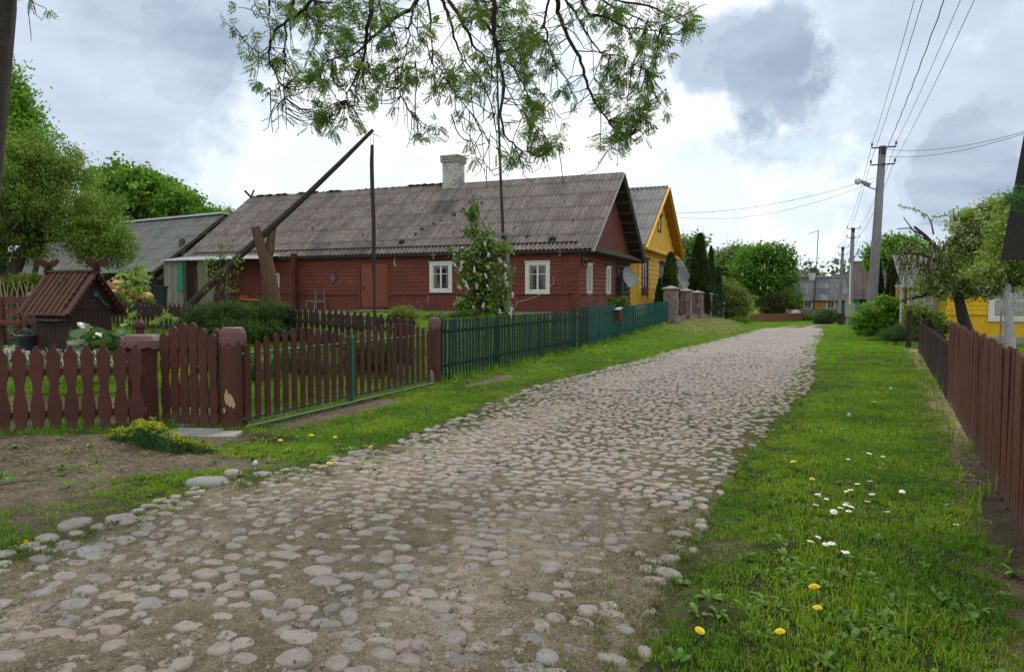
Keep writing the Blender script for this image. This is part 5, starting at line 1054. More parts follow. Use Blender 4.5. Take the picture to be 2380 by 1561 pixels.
# ------------------------------------------------------------ stone pillar fence
def stonemat():
    m = bpy.data.materials.new('field_stone'); m.use_nodes = True; t = m.node_tree; L = t.links.new; MATS['field_stone'] = m; p = t.nodes['Principled BSDF']; p.inputs['Roughness'].default_value = .9
    tc = nn('ShaderNodeTexCoord', t); v1 = nn('ShaderNodeTexVoronoi', t, feature='DISTANCE_TO_EDGE'); v2 = nn('ShaderNodeTexVoronoi', t, feature='F1'); n = nn('ShaderNodeTexNoise', t); n.inputs['Scale'].default_value = 6
    ad = nn('ShaderNodeVectorMath', t, operation='ADD'); sc = nn('ShaderNodeVectorMath', t, operation='SCALE'); sc.inputs['Scale'].default_value = .14; L(tc.outputs['Object'], n.inputs['Vector']); L(n.outputs['Color'], sc.inputs[0]); L(tc.outputs['Object'], ad.inputs[0]); L(sc.outputs[0], ad.inputs[1])
    for v in (v1, v2): v.inputs['Scale'].default_value = 3.6; L(ad.outputs[0], v.inputs['Vector'])
    rp = nn('ShaderNodeValToRGB', t); L(v2.outputs['Color'], rp.inputs[0]); e = rp.color_ramp.elements; e[0].color = (.13, .075, .06, 1); e[1].color = (.26, .22, .19, 1); q = rp.color_ramp.elements.new(.5); q.color = (.17, .12, .10, 1)
    mr = nn('ShaderNodeMapRange', t); L(v1.outputs['Distance'], mr.inputs[0]); mr.inputs[1].default_value = .03; mr.inputs[2].default_value = .07
    x = nn('ShaderNodeMix', t, data_type='RGBA'); L(mr.outputs[0], x.inputs[0]); x.inputs[6].default_value = (.27, .255, .23, 1); L(rp.outputs[0], x.inputs[7]); L(x.outputs[2], p.inputs['Base Color'])
    b = nn('ShaderNodeBump', t); b.inputs['Strength'].default_value = .6; b.inputs['Distance'].default_value = .03; L(mr.outputs[0], b.inputs['Height']); L(b.outputs[0], p.inputs['Normal'])
stonemat()
def stone_fence():
    p0 = SN(38.2, 6.3); t = thing('stone_pillar_fence', 'fieldstone pillar fence with brown metal panels in front of the yellow house', 'fence', (p0[0], p0[1], G(p0[0], p0[1])))
    S_ = [38.3, 43.6, 48.9, 54.4, 60.2, 63.6, 69.5, 73.5]; top = [2.04, 1.95, 1.88, 1.80, 1.72, 1.05, .95, .30]; pr = None
    for i, (s, zt) in enumerate(zip(S_, top)):
        zb = Gs(s, 6.3)-.2; w_ = .34
        m = MB(**SNF(s, 6.32, 0)); m.bx(-w_, w_, -w_, w_, zb, zt); p = m.build('pillar', MATS['field_stone'], t, bevel=.02)
        m = MB(**SNF(s, 6.32, 0)); m.bx(-w_-.09, w_+.09, -w_-.09, w_+.09, zt, zt+.06); m.add([(-w_-.07, -w_-.07, zt+.06), (w_+.07, -w_-.07, zt+.06), (w_+.07, w_+.07, zt+.06), (-w_-.07, w_+.07, zt+.06), (0, 0, zt+.20)], [(0, 1, 4), (1, 2, 4), (2, 3, 4), (3, 0, 4)]); m.build('cap', MATS['concrete'], p)
        if pr is not None and i < 5:
            s0_, z0_ = pr; m = MB(**SNF(0, 0, 0)); m.bx(s0_+.34, s-.34, 6.20, 6.44, min(zb, z0_)-.1, zb+.55); m.build('plinth', MATS['field_stone'], t)
            m = MB(**SNF(0, 0, 0)); m.bx(s0_+.4, s-.4, 6.30, 6.34, zb+.62, zt-.12); m.bx(s0_+.4, s-.4, 6.27, 6.37, zt-.12, zt-.07); m.bx(s0_+.4, s-.4, 6.27, 6.37, zb+.57, zb+.62); m.build('panel', MATS['panel_red'], t)
        if pr is not None and i in (6, 7):
            s0_, z0_ = pr; m = MB(**SNF(0, 0, 0)); m.bx(s0_+.34, s-.34, 6.3, 6.36, zb+.2, zt-.2); m.build('panel', MATS['panel_red'], t)
        pr = (s, zb)
stone_fence()
# ------------------------------------------------------------ far fences
def bfence(name, label, u0, v0, u1, v1, Y0, Y1, h, m, gaps=()):
    a, b = atY(u0, v0, Y0), atY(u1, v1, Y1); t = thing(name, label, 'fence', (a[0], a[1], a[2])); d = b-a; Ln = np.linalg.norm(d[:2]); ang = math.atan2(d[1], d[0]); n = int(Ln/.14)
    F = ROT(np.array([a[0], a[1], 0]), ang); mb = MB(**F)
    for i in range(n):
        x = i*Ln/n; z = a[2]+d[2]*i/n; v = 1+random.uniform(-.12, .12)
        if not any(g0 < i/n < g1 for g0, g1 in gaps): mb.bx(x+.006, x+Ln/n-.006, -.02, 0, z-.15, z+h, (v, v, v))
    mb.build('slat_panel', m, t)
    for zr in (.3, .85): mb = MB(**F); mb.beam((0, .03, a[2]+h*zr), (Ln, .03, b[2]+h*zr), .04, .08); mb.build('rail', m, t)
    k = max(2, int(Ln/3))
    for i in range(k+1): x = Ln*i/k; z = a[2]+d[2]*i/k; mb = MB(**F); mb.bx(x-.06, x+.06, -.05, .06, z-.2, z+h+.06, (.8, .8, .8)); mb.build('post', m, t)
bfence('board_fence', 'low brown board fence beyond the bend of the road', 1745, 750, 1866, 746, 87, 90, 1.05, MATS['brown_fence'], gaps=((.435, .447),))
bfence('board_fence', 'dark brown board fence behind the two farther utility poles', 1948, 764, 2010, 762, 70, 68, 1.5, MATS['fence_brown'])
bfence('picket_fence', 'low grey picket fence in front of the far ochre house', 1826, 735, 1950, 735, 92, 92, .95, MATS['grey_boards'])
p = atY(1849, 735, 91.5); m = MB(p); m.prism([(-.75, 0), (-.5, .5), (-.2, .8), (0, .88), (.2, .8), (.5, .5), (.75, 0)], -.5, 1.0); o = m.build('tarp_shelter', MATS['white_pale'], None, p); tag(o, 'small white rounded shelter in front of the far ochre house', 'shelter')
# ------------------------------------------------------------ utility poles and wires
def pole(u, v, Y, h, label, lamp=False, box=False, strut=False, lean=.02, w0=.16):
    b = atY(u, v, Y); t = thing('utility_pole', label, 'utility pole', b, 0, 'concrete utility poles along the right verge')
    m = MB(b)
    V = []; 
    for z, r in ((-.3, w0), (h, w0*.62)):
        for (i, j) in ((-1, -.8), (1, -.8), (1, .8), (-1, .8)): V.append((i*r+lean*z*1, j*r, z))
    m.add(V, [(3, 2, 1, 0), (4, 5, 6, 7), (0, 1, 5, 4), (1, 2, 6, 5), (2, 3, 7, 6), (3, 0, 4, 7)]); m.build('shaft', MATS['pole_concrete'], t, bevel=.02)
    tips = []
    for z in (h-.10, h-.92):
        cx = lean*z; m = MB(b); a = np.array([DY, -DX, 0.]); c = np.array([cx, -.13, z]); hw = .52
        m.beam(c-a*hw, c+a*hw, .05, .06); 
        for sg in (-1, 1): m.tube([c+a*hw*sg, c+a*hw*sg+(0, 0, .14)], .014, 6)
        arm = m.build('crossarm', MATS['black_metal'], t)
        for sg in (-1, 1):
            q = c+a*hw*sg; m = MB(b); m.lathe([(.03, .1), (.055, .12), (.055, .16), (.04, .19), (.05, .21), (.03, .26)], 8, q); m.build('insulator', MATS['insulator'], arm); tips.append(b+q+(0, 0, .2))
    m = MB(b); m.lathe([(.17, 0), (.17, .3)], 10, (lean*h, 0, h-.42)); m.build('clamp', MATS['black_metal'], t)
    if lamp:
        z = h-2.2; cx = lean*z; m = MB(b); a = np.array([-DY, DX, 0.])*.95+np.array([0, -.25, 0]); a[2] = 0; m.tube([np.array([cx, -.1, z]), np.array([cx, -.1, z])+a*.55+(0, 0, .18), np.array([cx, -.1, z])+a*.9+(0, 0, .33)], .03, 8)
        m.beam(np.array([cx, -.1, z+.30])+a*.55, np.array([cx, -.1, z+.48])+a*1.05, .13, .14); m.build('lamp_arm', MATS['pole_concrete'], t)
        q = np.array([cx, -.1, z+.50])+a*1.2; m = MB(b); m.lathe([(.05, -.17), (.14, -.08), (.17, .02), (.15, .10), (.06, .16)], 12, q); m.build('lamp_head', MATS['lamp_glass'], t)
    if box: m = MB(b); m.bx(-.42, .42, -.42, -.14, 1.15, 2.3); m.build('switch_box', MATS['concrete'], t, bevel=.03); m = MB(b); m.tube([(-.05, -.25, 2.3), (-.02, -.2, 6.0)], .06, 6); m.build('conduit', MATS['white_paint'], t)
    if strut: m = MB(b); m.tube([(2.6, .3, -.2), (lean*h*.75+.1, 0.05, h*.78)], [.17, .12], 8); m.build('strut', MATS['pole_concrete'], t)
    return b, tips
b1, t1 = pole(2021, 790, 35, 9.45, 'nearest and tallest concrete utility pole with a street lamp', True, lean=.040, w0=.215)
b2, t2 = pole(1971, 763, 66, 9.3, 'second utility pole with a grey switch box low on its shaft', box=True, lean=.025, w0=.21)
b3, t3 = pole(1949, 757, 84, 9.3, 'farthest utility pole with a lamp and a leaning strut', True, strut=True, lean=.03, w0=.2)
def sag(p, q, s, k=14): return [tuple(p+(q-p)*i/k-np.array([0, 0, s*4*(i/k)*(1-i/k)])) for i in range(k+1)]
W0 = []
back = SN(3.0, -2.4, 9.7)
for i in range(4):
    a = np.array([DY, -DX, 0.])*(-.52 if i % 2 == 0 else .52); W0.append(back+a+np.array([0, 0, 0 if i < 2 else -.8]))
def wires():
    def wr(P, r, lab, grp='overhead electric wires'): m = MB(); m.tube(P, r, 4, cap=False); o = m.build('overhead_wire', MATS['wire'], None, P[0]); tag(o, lab, 'wire', grp)
    PN = ['upper left', 'upper right', 'lower left', 'lower right']
    for i in range(4): wr(sag(t1[i], W0[i], .45), .008, PN[i]+' electric wire running overhead from the nearest pole towards the camera'); wr(sag(t1[i], t2[i], .5), .010, PN[i]+' electric wire between the nearest and second pole'); wr(sag(t2[i], t3[i], .4), .012, PN[i]+' electric wire between the second and farthest pole')
    P = sag(t1[0]*.5+t1[1]*.5-np.array([0, 0, .6]), (W0[0]+W0[1])/2-np.array([.0, 0, .3]), .5, 60); P = [(x+.012*math.sin(i*1.9), y, z+.012*math.cos(i*1.9)) for i, (x, y, z) in enumerate(P)]; wr(P, .013, 'thick twisted cable between the overhead wires')
    c = b1+np.array([.35, 0, 8.0]); g = atY(1540, 494, 44.5)
    wr(sag(c, g, .55), .010, 'service cable from the nearest pole to the yellow house gable', None); wr(sag(c+np.array([0, 0, -.12]), g+np.array([0, 0, -.15]), .9), .008, 'second thinner service cable to the yellow house', None)
    wr(sag(b1+np.array([.4, 0, 9.3]), atY(2440, 288, 22), .35), .010, 'upper cable from the nearest pole leaving at right', None); wr(sag(b1+np.array([.4, 0, 8.95]), atY(2440, 290, 21.6), .35), .010, 'lower cable from the nearest pole leaving at right', None)
    wr(sag(g, atY(1395, 560, 30.0)*1.0, .3), .008, 'short cable from the yellow house to the red house gable', None)
    wr(sag(b3+np.array([.3, 0, 7.6]), atY(1700, 636, 88), 1.0), .014, 'long cable crossing the chestnut crown', None)
wires()
def antenna():
    b = atY(1890, 735, 93); t = thing('antenna_mast', 'thin antenna mast standing in front of the far ochre house', 'antenna', b); m = MB(b); m.tube([(0, 0, -.3), (.2, 0, 5.0)], .09, 6); m.tube([(.25, 0, 5.0), (.42, 0, 11.2)], .05, 6); m.build('mast', MATS['old_wood'], t)
    m = MB(b); m.beam((.45, 0, 11.15), (-.85, 0, 10.7), .05, .06); m.build('boom', MATS['black_metal'], t)
antenna()
def wood_mast():
    b = np.array([-.33, 24.0, .95]); t = thing('wooden_mast', 'tall thin wooden mast in front of the red house, rising into the ash branches', 'mast', b); P = [atY(1172, 720, 24), atY(1170, 560, 24), atY(1163, 400, 24), atY(1158, 250, 24), atY(1152, 60, 24)]; m = MB(); m.tube(P, [.06, .055, .045, .035, .025], 8); m.build('pole', MATS['sweep_wood'], t)
    m = MB(); m.tube([atY(1180, 725, 24.1), atY(1179, 640, 24.1), atY(1178, 548, 24.1)], .085, 8); m.build('support_post', MATS['grey_boards'], t)
    m = MB(); m.beam(atY(1147, 546, 23.9), atY(1184, 543, 23.9), .05, .08); m.build('crosspiece', MATS['grey_boards'], t)
wood_mast()
# ------------------------------------------------------------ well sweep
def sweep():
    Y = 19.0; b = atY(640, 715, Y); b[2] = G(b[0], b[1]); t = thing('well_sweep', 'well sweep, a long pole tilted through a forked tree trunk', 'well sweep', b)
    m = MB(); P = [(637, 745, .22), (633, 700, .215), (628, 660, .20), (622, 625, .185), (618, 600, .15), (617, 585, .09)]; m.tube([atY(u, v, Y) for u, v, r in P], [r for *_, r in P], 14)
    P = [(623, 640, .13), (616, 605, .15), (607, 575, .135), (599, 548, .12), (594, 528, .125)]; m.tube([atY(u, v, Y-.05) for u, v, r in P], [r for *_, r in P], 12)
    P = [(625, 640, .12), (622, 605, .14), (627, 575, .12), (631, 548, .105), (634, 528, .10)]; m.tube([atY(u, v, Y+.12) for u, v, r in P], [r for *_, r in P], 12); m.build('forked_trunk', MATS['fork_wood'], t)
    m = MB(); P = [(436, 714, .13), (500, 650, .13), (560, 592, .125), (615, 543, .12), (700, 462, .10), (790, 375, .085), (867, 302, .065)]; Q = [atY(u, v+(4 if 3 < i < 6 else 0), Y+.02+i*.12-.36) for i, (u, v, r) in enumerate(P)]; m.tube(Q, [p[2]*.74 for p in P], 12); m.build('sweep_beam', MATS['sweep_wood'], t)
    m = MB(); m.tube([atY(588, 549, Y-.15), atY(640, 546, Y+.2)], .018, 6); m.build('pivot_pin', MATS['black_metal'], t)
    Yh = Y+.36; m = MB()
    for dx in (-3, 3):
        for k in range(6): p = atY(865+dx, 312+k*4.6, Yh-.04); m.tube([p, p-np.array([0, 0, .045])], .008, 5)
    m.build('chain', MATS['wire'], t)
    o = MB(); o.tube([atY(865, 337, Yh), atY(864, 380, Yh), atY(865, 430, Yh), atY(868, 500, Yh), atY(869, 560, Yh), atY(868, 610, Yh), atY(870, 660, Yh), atY(870, 735, Yh)], [.045, .055, .055, .055, .052, .05, .04, .035], 10); h = o.build('hanging_rod', MATS['sweep_wood'], t)
sweep()
# ------------------------------------------------------------ little well house
def well_house():
    sc, n0, n1 = 9.97, 13.0, 14.15; zb, ze, zr = .42, 1.42, 2.13; t = thing('well_house', 'small dark red covered well with a plank roof and carved horse head finials', 'well', SN(sc, n0, zb)); F = SNF(0, 0, 0); hw = .56
    m = MB(**F)
    for k in range(8): a = sc-.40+k*.1; m.bx(a+.004, a+.096, n0, n0+.03, zb-.1, ze+.05); m.bx(a+.004, a+.096, n1-.12, n1-.09, zb-.1, ze+.05)
    for k in range(9): a = n0+.0+k*.118; m.bx(sc-.43, sc-.40, a+.004, a+.114, zb-.1, ze+.05); m.bx(sc+.40, sc+.43, a+.004, a+.114, zb-.1, ze+.05)
    m.build('well_box', MATS['fence_brown'], t)
    m = MB(**F); z = ze-.02
    while z < zr-.08: h_ = (zr-z)/(zr-ze)*hw*.98; m.bx(sc-h_, sc+h_, n0-.015, n0+.01, z+.004, z+.10); z += .105
    m.build('gable_boards', MATS['fence_brown'], t)
    for sg in (-1, 1):
        m = MB(**F); k = 9
        for i in range(k):
            a = n0-.12+i*(n1-n0+.22)/k; b = a+(n1-n0+.22)/k-.004; d = .04*random.random(); e = np.array([sg*hw*1.12, ze-.10-zr]); e = e*(1+d*.5); V = [(sc, a, zr), (sc, b, zr), (sc+e[0], b, zr+e[1]), (sc+e[0], a, zr+e[1])]; V += [(x, y, zz-.03) for x, y, zz in V]; m.add(V, [(0, 1, 2, 3), (4, 7, 6, 5), (3, 2, 6, 7), (0, 3, 7, 4), (1, 5, 6, 2)])
            if i: m.beam((sc+.0, a, zr+.012), (sc+e[0], a, zr+e[1]+.012), .05, .02, up=(0, 1, 0))
        m.build('roof', MATS['fence_red'] if sg > 0 else MATS['roof_planks'], t)
    m = MB(**F); m.bx(sc-.05, sc+.05, n0-.15, n1+.1, zr, zr+.04); m.build('ridge_board', MATS['old_wood'], t)
    head = [(0, 0), (.10, .02), (.16, .10), (.20, .22), (.31, .28), (.40, .38), (.42, .43), (.36, .44), (.33, .50), (.28, .44), (.16, .42), (.06, .34), (.0, .22), (-.05, .12)]
    for nn_ in (n0-.15, n1+.08):
        for sg in (-1, 1):
            m = MB(**F); V = [(sc-sg*.06+sg*x*.72, zr-.06+z*.72) for x, z in head]
            if sg < 0: V = V[::-1]
            m.prism(V, nn_-.018, nn_+.018); 
            m.beam((sc, nn_, zr+.0), (sc+sg*hw*1.15, nn_, ze-.12), .028, .10, up=(0, 1, 0)); 
            for k in range(8): f = (k+.7)/8.5; m.lathe([(.035, -.014), (.035, .014)], 8, (0, 0, 0)) if False else m.bx(sc+sg*hw*1.15*f-.025, sc+sg*hw*1.15*f+.025, nn_-.012, nn_+.012, zr+(ze-.12-zr)*f-.10, zr+(ze-.12-zr)*f-.03)
            m.build('carved_finial', MATS['fence_red'], t)
    m = MB(**F); m.tube([(sc-.30, n0+.5, 1.82), (sc-.33, n0+.5, 1.90), (sc-.20, n0+.42, 1.99)], .014, 6); m.build('handle', MATS['black_metal'], t)
    m = MB(**F); m.tube([(sc+.05, n0-.06, 1.68), (sc+.05, n0-.02, 1.68)], .05, 10); m.tube([(sc+.08, n0-.06, 1.70), (sc+.16, n0-.09, 1.55), (sc+.22, n0-.08, 1.48), (sc+.30, n0-.08, 1.47)], .015, 6); m.build('hose', MATS['green_metal'], t)
    m = MB(**F); m.bx(sc-.62, sc-.43, n0+.1, n1-.1, ze-.25, ze-.22); m.build('shelf', MATS['old_wood'], t)
mat('roof_planks', (.15, .082, .055), (.10, .05, .038), (.20, .14, .09), rough=.8, scale=5, stretch=(2, 2, 1), bump=.4, bscale=25, fine=.3)
well_house()
# ------------------------------------------------------------ things in the yard
def deck():
    a = atY(0, 818, 14.3); m = MB((a[0]-1.5, 13.7, .0))
    for k in range(9): v = random.uniform(.85, 1.15); m.bx(0, 2.3+.03*random.random(), k*.13, k*.13+.12, .50, .54, (v, v, v))
    m.bx(0, 2.3, 0, 1.15, .2, .495, (.6, .6, .6)); o = m.build('timber_deck', MATS['grey_boards'], None, (a[0]-1.5, 13.7, .2)); tag(o, 'weathered timber deck beside the little well', 'deck')
deck()
def can():
    p = atY(64, 813, 14.1); z = .545; t = thing('watering_can', 'dark watering can with green handle and spout on the timber deck', 'watering can', (p[0], p[1], z)); q = (p[0], p[1], z)
    m = MB(q); m.lathe([(.15, 0), (.165, .15), (.19, .30), (.195, .33), (.18, .33), (.17, .31)], 18, sx=1.05); m.build('body', MATS['plastic_dark'], t)
    m = MB(q); m.tube([(-.14, 0, .34), (-.11, 0, .42), (0, 0, .44), (.13, 0, .42), (.16, 0, .33)], .018, 8); m.tube([(-.1, .03, .34), (-.06, .03, .39), (.08, .03, .39), (.14, .03, .34)], .014, 8); m.build('handle', MATS['plastic_green'], t)
    m = MB(q); m.tube([(-.15, 0, .22), (-.25, 0, .33), (-.36, 0, .40)], [.025, .018, .014], 8); m.tube([(-.345, 0, .39), (-.39, 0, .42)], [.018, .035], 10); m.build('spout', MATS['plastic_green'], t)
    p = atY(88, 813, 14.15); m = MB((p[0], p[1], z)); m.lathe([(.045, 0), (.045, .15), (.02, .165)], 10); o = m.build('tin', MATS['petal_yellow'], None, (p[0], p[1], z)); tag(o, 'small yellow tin beside the watering can', 'tin')
can()
def bench():
    a = atY(-30, 745, 15.6); t = thing('garden_bench', 'dark red garden bench at far left in front of the wattle fence', 'bench', (a[0], a[1], .5)); F = ROT((a[0], a[1], 0), -.05)
    for z in (1.50, 1.25): m = MB(**F); m.bx(0, .85, .3, .33, z-.02, z+.12); m.build('backrest', MATS['fence_redbrown'], t)
    m = MB(**F); m.bx(0, .80, -.1, .3, 1.02, 1.10); m.build('seat', MATS['fence_redbrown'], t)
    for x in (.05, .68): m = MB(**F); m.bx(x, x+.09, -.05, .04, .45, 1.02); m.bx(x, x+.09, .28, .37, .45, 1.6); m.build('leg', MATS['fence_red'], t)
bench()
def wattle():
    a, b = atY(-40, 700, 16.6), atY(88, 700, 16.6); t = thing('wattle_fence', 'woven twig wattle fence behind the dark red bench', 'fence', (a[0], a[1], .6)); L = b[0]-a[0]
    m = MB((a[0], a[1], 0))
    for k in range(16): x = L*(k+.5)/16; m.tube([(x, 0, .5), (x+random.gauss(0, .03), 0, 1.62), (x+random.gauss(0, .06), 0, 1.9+random.random()*.15)], [.02, .016, .009], 5)
    m.build('stakes', MATS['straw'], t); m = MB((a[0], a[1], 0))
    for j in range(24): z = .6+j*.045; m.tube([(L*i/32, .028*(1 if (i+j) % 2 else -1), z+random.gauss(0, .006)) for i in range(33)], .014, 5)
    m.build('woven_twigs', MATS['old_wood'], t)
wattle()
def firewood():
    protos = []
    for k in range(4):
        m = MB(); r = .09; L_ = .36; V = [(0, 0), (r*1.5, .01), (r*1.1, r), (r*.3, r*1.25)] if k % 2 else [(0, 0), (r*1.2, 0), (r*.6, r*1.2)]; m.prism(V, -L_/2, L_/2, random.choice([(1, 1, 1), (1.2, 1.1, 1), (.8, .7, .6)])); me_o = m.build('firewood_log', MATS['firewood'], None, (0, 0, 0)); protos.append(me_o)
    n = 0
    for k in range(150):
        u = random.uniform(255, 366); top = np.interp(u, [255, 270, 290, 310, 366], [662, 650, 668, 678, 692]); v = random.uniform(top+2, 700); Y = 27+random.uniform(-.5, .6); p = atY(u, v, Y)
        o = protos[k] if k < 4 else protos[k % 4].copy()
        if k >= 4: COL.objects.link(o)
        o.location = p; o.rotation_euler = (random.gauss(0, .5), random.gauss(0, 1.0), random.random()*3.1); tag(o, 'split log in the loose heap of firewood behind the well house', 'firewood', 'split logs of the firewood heap'); ORG[o.name] = p
firewood()
def bin_():
    p = atY(373, 705, 26); t = thing('wheelie_bin', 'black wheeled rubbish bin beside the grey shed boards', 'bin', p); z0 = -.15
    m = MB(p); V = [(-.15, -.15, z0), (.15, -.15, z0), (.15, .15, z0), (-.15, .15, z0), (-.19, -.19, .60), (.19, -.19, .60), (.19, .19, .60), (-.19, .19, .60)]; m.add(V, [(3, 2, 1, 0), (4, 5, 6, 7), (0, 1, 5, 4), (1, 2, 6, 5), (2, 3, 7, 6), (3, 0, 4, 7)]); m.build('body', MATS['plastic_dark'], t, bevel=.01)
    m = MB(p); m.bx(-.21, .21, -.22, .20, .60, .64); m.tube([(-.2, .24, .60), (.2, .24, .60)], .02, 6); m.build('lid', MATS['plastic_dark'], t, bevel=.01)
bin_()
def table():
    p = atY(560, 694, 30.2); t = thing('garden_table', 'makeshift table with an orange board beside the porch post', 'table', (p[0], p[1], 1.1)); m = MB(p); m.beam((0, 0, 0), (.75, 0, -.06), .5, .04); m.build('table_top', MATS['orange_board'], t)
    for x in (.08, .62): m = MB(p); m.bx(x, x+.06, -.2, .2, -.62, -.05); m.build('leg', MATS['dark_wood'], t)
    q = atY(569, 693, 30.2); m = MB(q); m.bx(-.14, .14, -.1, .1, .03, .13); o = m.build('box', MATS['red_paint'], None, q, bevel=.01); tag(o, 'small red box standing on the orange table board', 'box')
table()
def rack():
    p = SN(25.15, 19.7, 1.0); t = thing('wooden_trestle', 'small wooden trestle leaning by the red house wall under the diamond window', 'trestle', p); F = FAC(25.15, 19.7, 1.0, 's'); m = MB(**F)
    for (a, b) in [((.0, 0, 0), (.0, 0, .45)), ((.42, 0, 0), (.42, 0, .45)), ((.28, .35, 0), (.20, .35, .9)), ((.72, .35, 0), (.66, .35, .9)), ((0, 0, .45), (.42, 0, .45)), ((0, .0, .43), (.24, .35, .43)), ((.42, 0, .43), (.70, .35, .43)), ((.24, .35, .45), (.70, .35, .45))]: m.tube([a, b], .022, 6)
    m.build('frame', MATS['grey_boards'], t)
rack()
# pile of pale boards in the yard
m = MB((0, 0, 0))
for k in range(16): a = atY(random.uniform(790, 850), random.uniform(722, 730), random.uniform(26.5, 28)); a[2] = G(a[0], a[1])+.03+.02*k*.2; m.beam(a, a+np.array([random.uniform(1.5, 2.8), random.uniform(-.6, .3), .0]), .12, .03, col=(random.uniform(.7, 1.1),)*3)
a = atY(820, 727, 27); o = m.build('board_pile', MATS['grey_boards'], None, (a[0], a[1], G(a[0], a[1]))); tag(o, 'loose pile of old grey boards in front of the red house', 'boards')
# pale sheds far behind the left trees
for (u0, u1, v0, v1, Y, mm, lab) in [(60, 74, 650, 668, 30, 'zinc', 'blue grey container corner seen under the left trees'), (74, 96, 654, 664, 30.5, 'pink', 'pinkish shed wall seen under the left trees')]:
    a, b = atY(u0, v1, Y), atY(u1, v0, Y); m = MB((0, 0, 0)); m.bx(a[0], b[0], Y, Y+2, a[2]-.5, b[2]); m.beam((a[0]-.1, Y+1, b[2]+.02), (b[0]+.1, Y+1, b[2]+.06), 2.3, .05); o = m.build('small_shed', MATS['concrete'] if mm == 'pink' else MATS[mm], None, (a[0], Y, a[2]-.5)); tag(o, lab, 'shed')
# ------------------------------------------------------------ eaves of the hut beyond the right fence
def hut():
    Y0 = 5.4; xa, xb = atY(2325, 605, Y0)[0], 5.6; zb = atY(2325, 605, Y0)[2]; tx, tz = atY(2384, 290, Y0)[0], atY(2384, 290, Y0)[2]; t = thing('wooden_hut', 'steep dark brown plank gable of a hut, close behind the right fence', 'hut', (4.9, Y0+.3, G(4.9, 5.5)))
    k = (tz-zb)/(tx-xa); cx = xa+.85; zt = zb+.85*k*.62
    m = MB((0, 0, 0)); 
    for sg in (-1, 1):
        X0 = cx+sg*(cx-xa); V = [(cx, Y0, zb+(tx-xa)*k*2.2), (cx, Y0+2.4, zb+(tx-xa)*k*2.2), (X0+.0, Y0+2.4, zb), (X0, Y0, zb)]
        P0 = np.array([X0, zb]); P1 = np.array([X0-sg*(tx-xa)*-1*-1, tz]) if False else np.array([X0-sg*(tx-xa), tz]); P2 = np.array([cx, tz+(cx-tx)*.9])
        for a, b in ((P0, P1), (P1, P2)):
            V = [(a[0], Y0-1.9, a[1]), (a[0], Y0, a[1]), (b[0], Y0, b[1]), (b[0], Y0-1.9, b[1])]; o_ = sg*-.045; V += [(x-o_*-1*.0-sg*.05, y, z) for x, y, z in V]; m.add(V, [(0, 1, 2, 3), (4, 7, 6, 5), (0, 3, 7, 4), (1, 5, 6, 2), (0, 4, 5, 1), (3, 2, 6, 7)])
    m.build('roof', MATS['dark_wood'], t)
    m = MB((0, 0, 0)); poly = [(xa+.02, zb+.01), (tx+.02, tz), (cx, tz+(cx-tx)*.9), (2*cx-tx-.02, tz), (2*cx-xa-.02, zb+.01)]; m.prism(poly, Y0-1.85, Y0-1.8); m.prism(poly, Y0-.09, Y0-.04); m.build('gable_boards', MATS['hut_brown'], t)
    m = MB((0, 0, 0)); m.bx(cx-.35, cx+.5, Y0-1.6, Y0-.4, -.1, zb+.3); m.build('wall', MATS['hut_brown'], t)
mat('hut_brown', (.022, .014, .011), (.016, .011, .009), rough=.8, scale=3, stretch=(4, 4, .5), bump=.3, fine=.2)
hut()
def chainlink():
    a = np.array([14.6, 21.2]); b = np.array([19.8, 19.2]); d = b-a; L = np.linalg.norm(d); d /= L; z0 = G(*a)-.05; h = 1.25; t = thing('chain_link_fence', 'thin wire mesh fence in front of the bright yellow house', 'fence', (a[0], a[1], z0)); F = dict(o=np.array([a[0], a[1], z0]), m=np.array([[d[0], -d[1], 0], [d[1], d[0], 0], [0, 0, 1.]]))
    m = MB(**F); c = .085; n = int((L+h)/c); w_ = .0045
    for k in range(n):
        x = k*c-h
        for sg in (1, -1):
            x0, z_0 = (x, 0) if sg > 0 else (x+h, 0); x1, z_1 = (x+h, h) if sg > 0 else (x, h); f0 = 0; f1 = 1
            if min(x0, x1) < 0 or max(x0, x1) > L: continue
            m.add([(x0-w_, 0, z_0), (x0+w_, 0, z_0), (x1+w_, 0, z_1), (x1-w_, 0, z_1), (x0, .006, z_0), (x1, .006, z_1)], [(0, 1, 2, 3), (0, 3, 5, 4), (1, 4, 5, 2)])
    m.build('wire_mesh', MATS['wire_mesh'], t)
    m = MB(**F); m.tube([(0, 0, h), (L, 0, h)], .008, 5); m.tube([(0, 0, 0), (L, 0, 0)], .008, 5); m.build('rail', MATS['wire_mesh'], t)
    for x in (0, L*.5, L): m = MB(**F); m.tube([(x, .02, -.2), (x, .02, h+.08)], .03, 8); m.build('post', MATS['pole_concrete'], t)
mat('wire_mesh', (.22, .2, .12), rough=.6, bump=0)
chainlink()
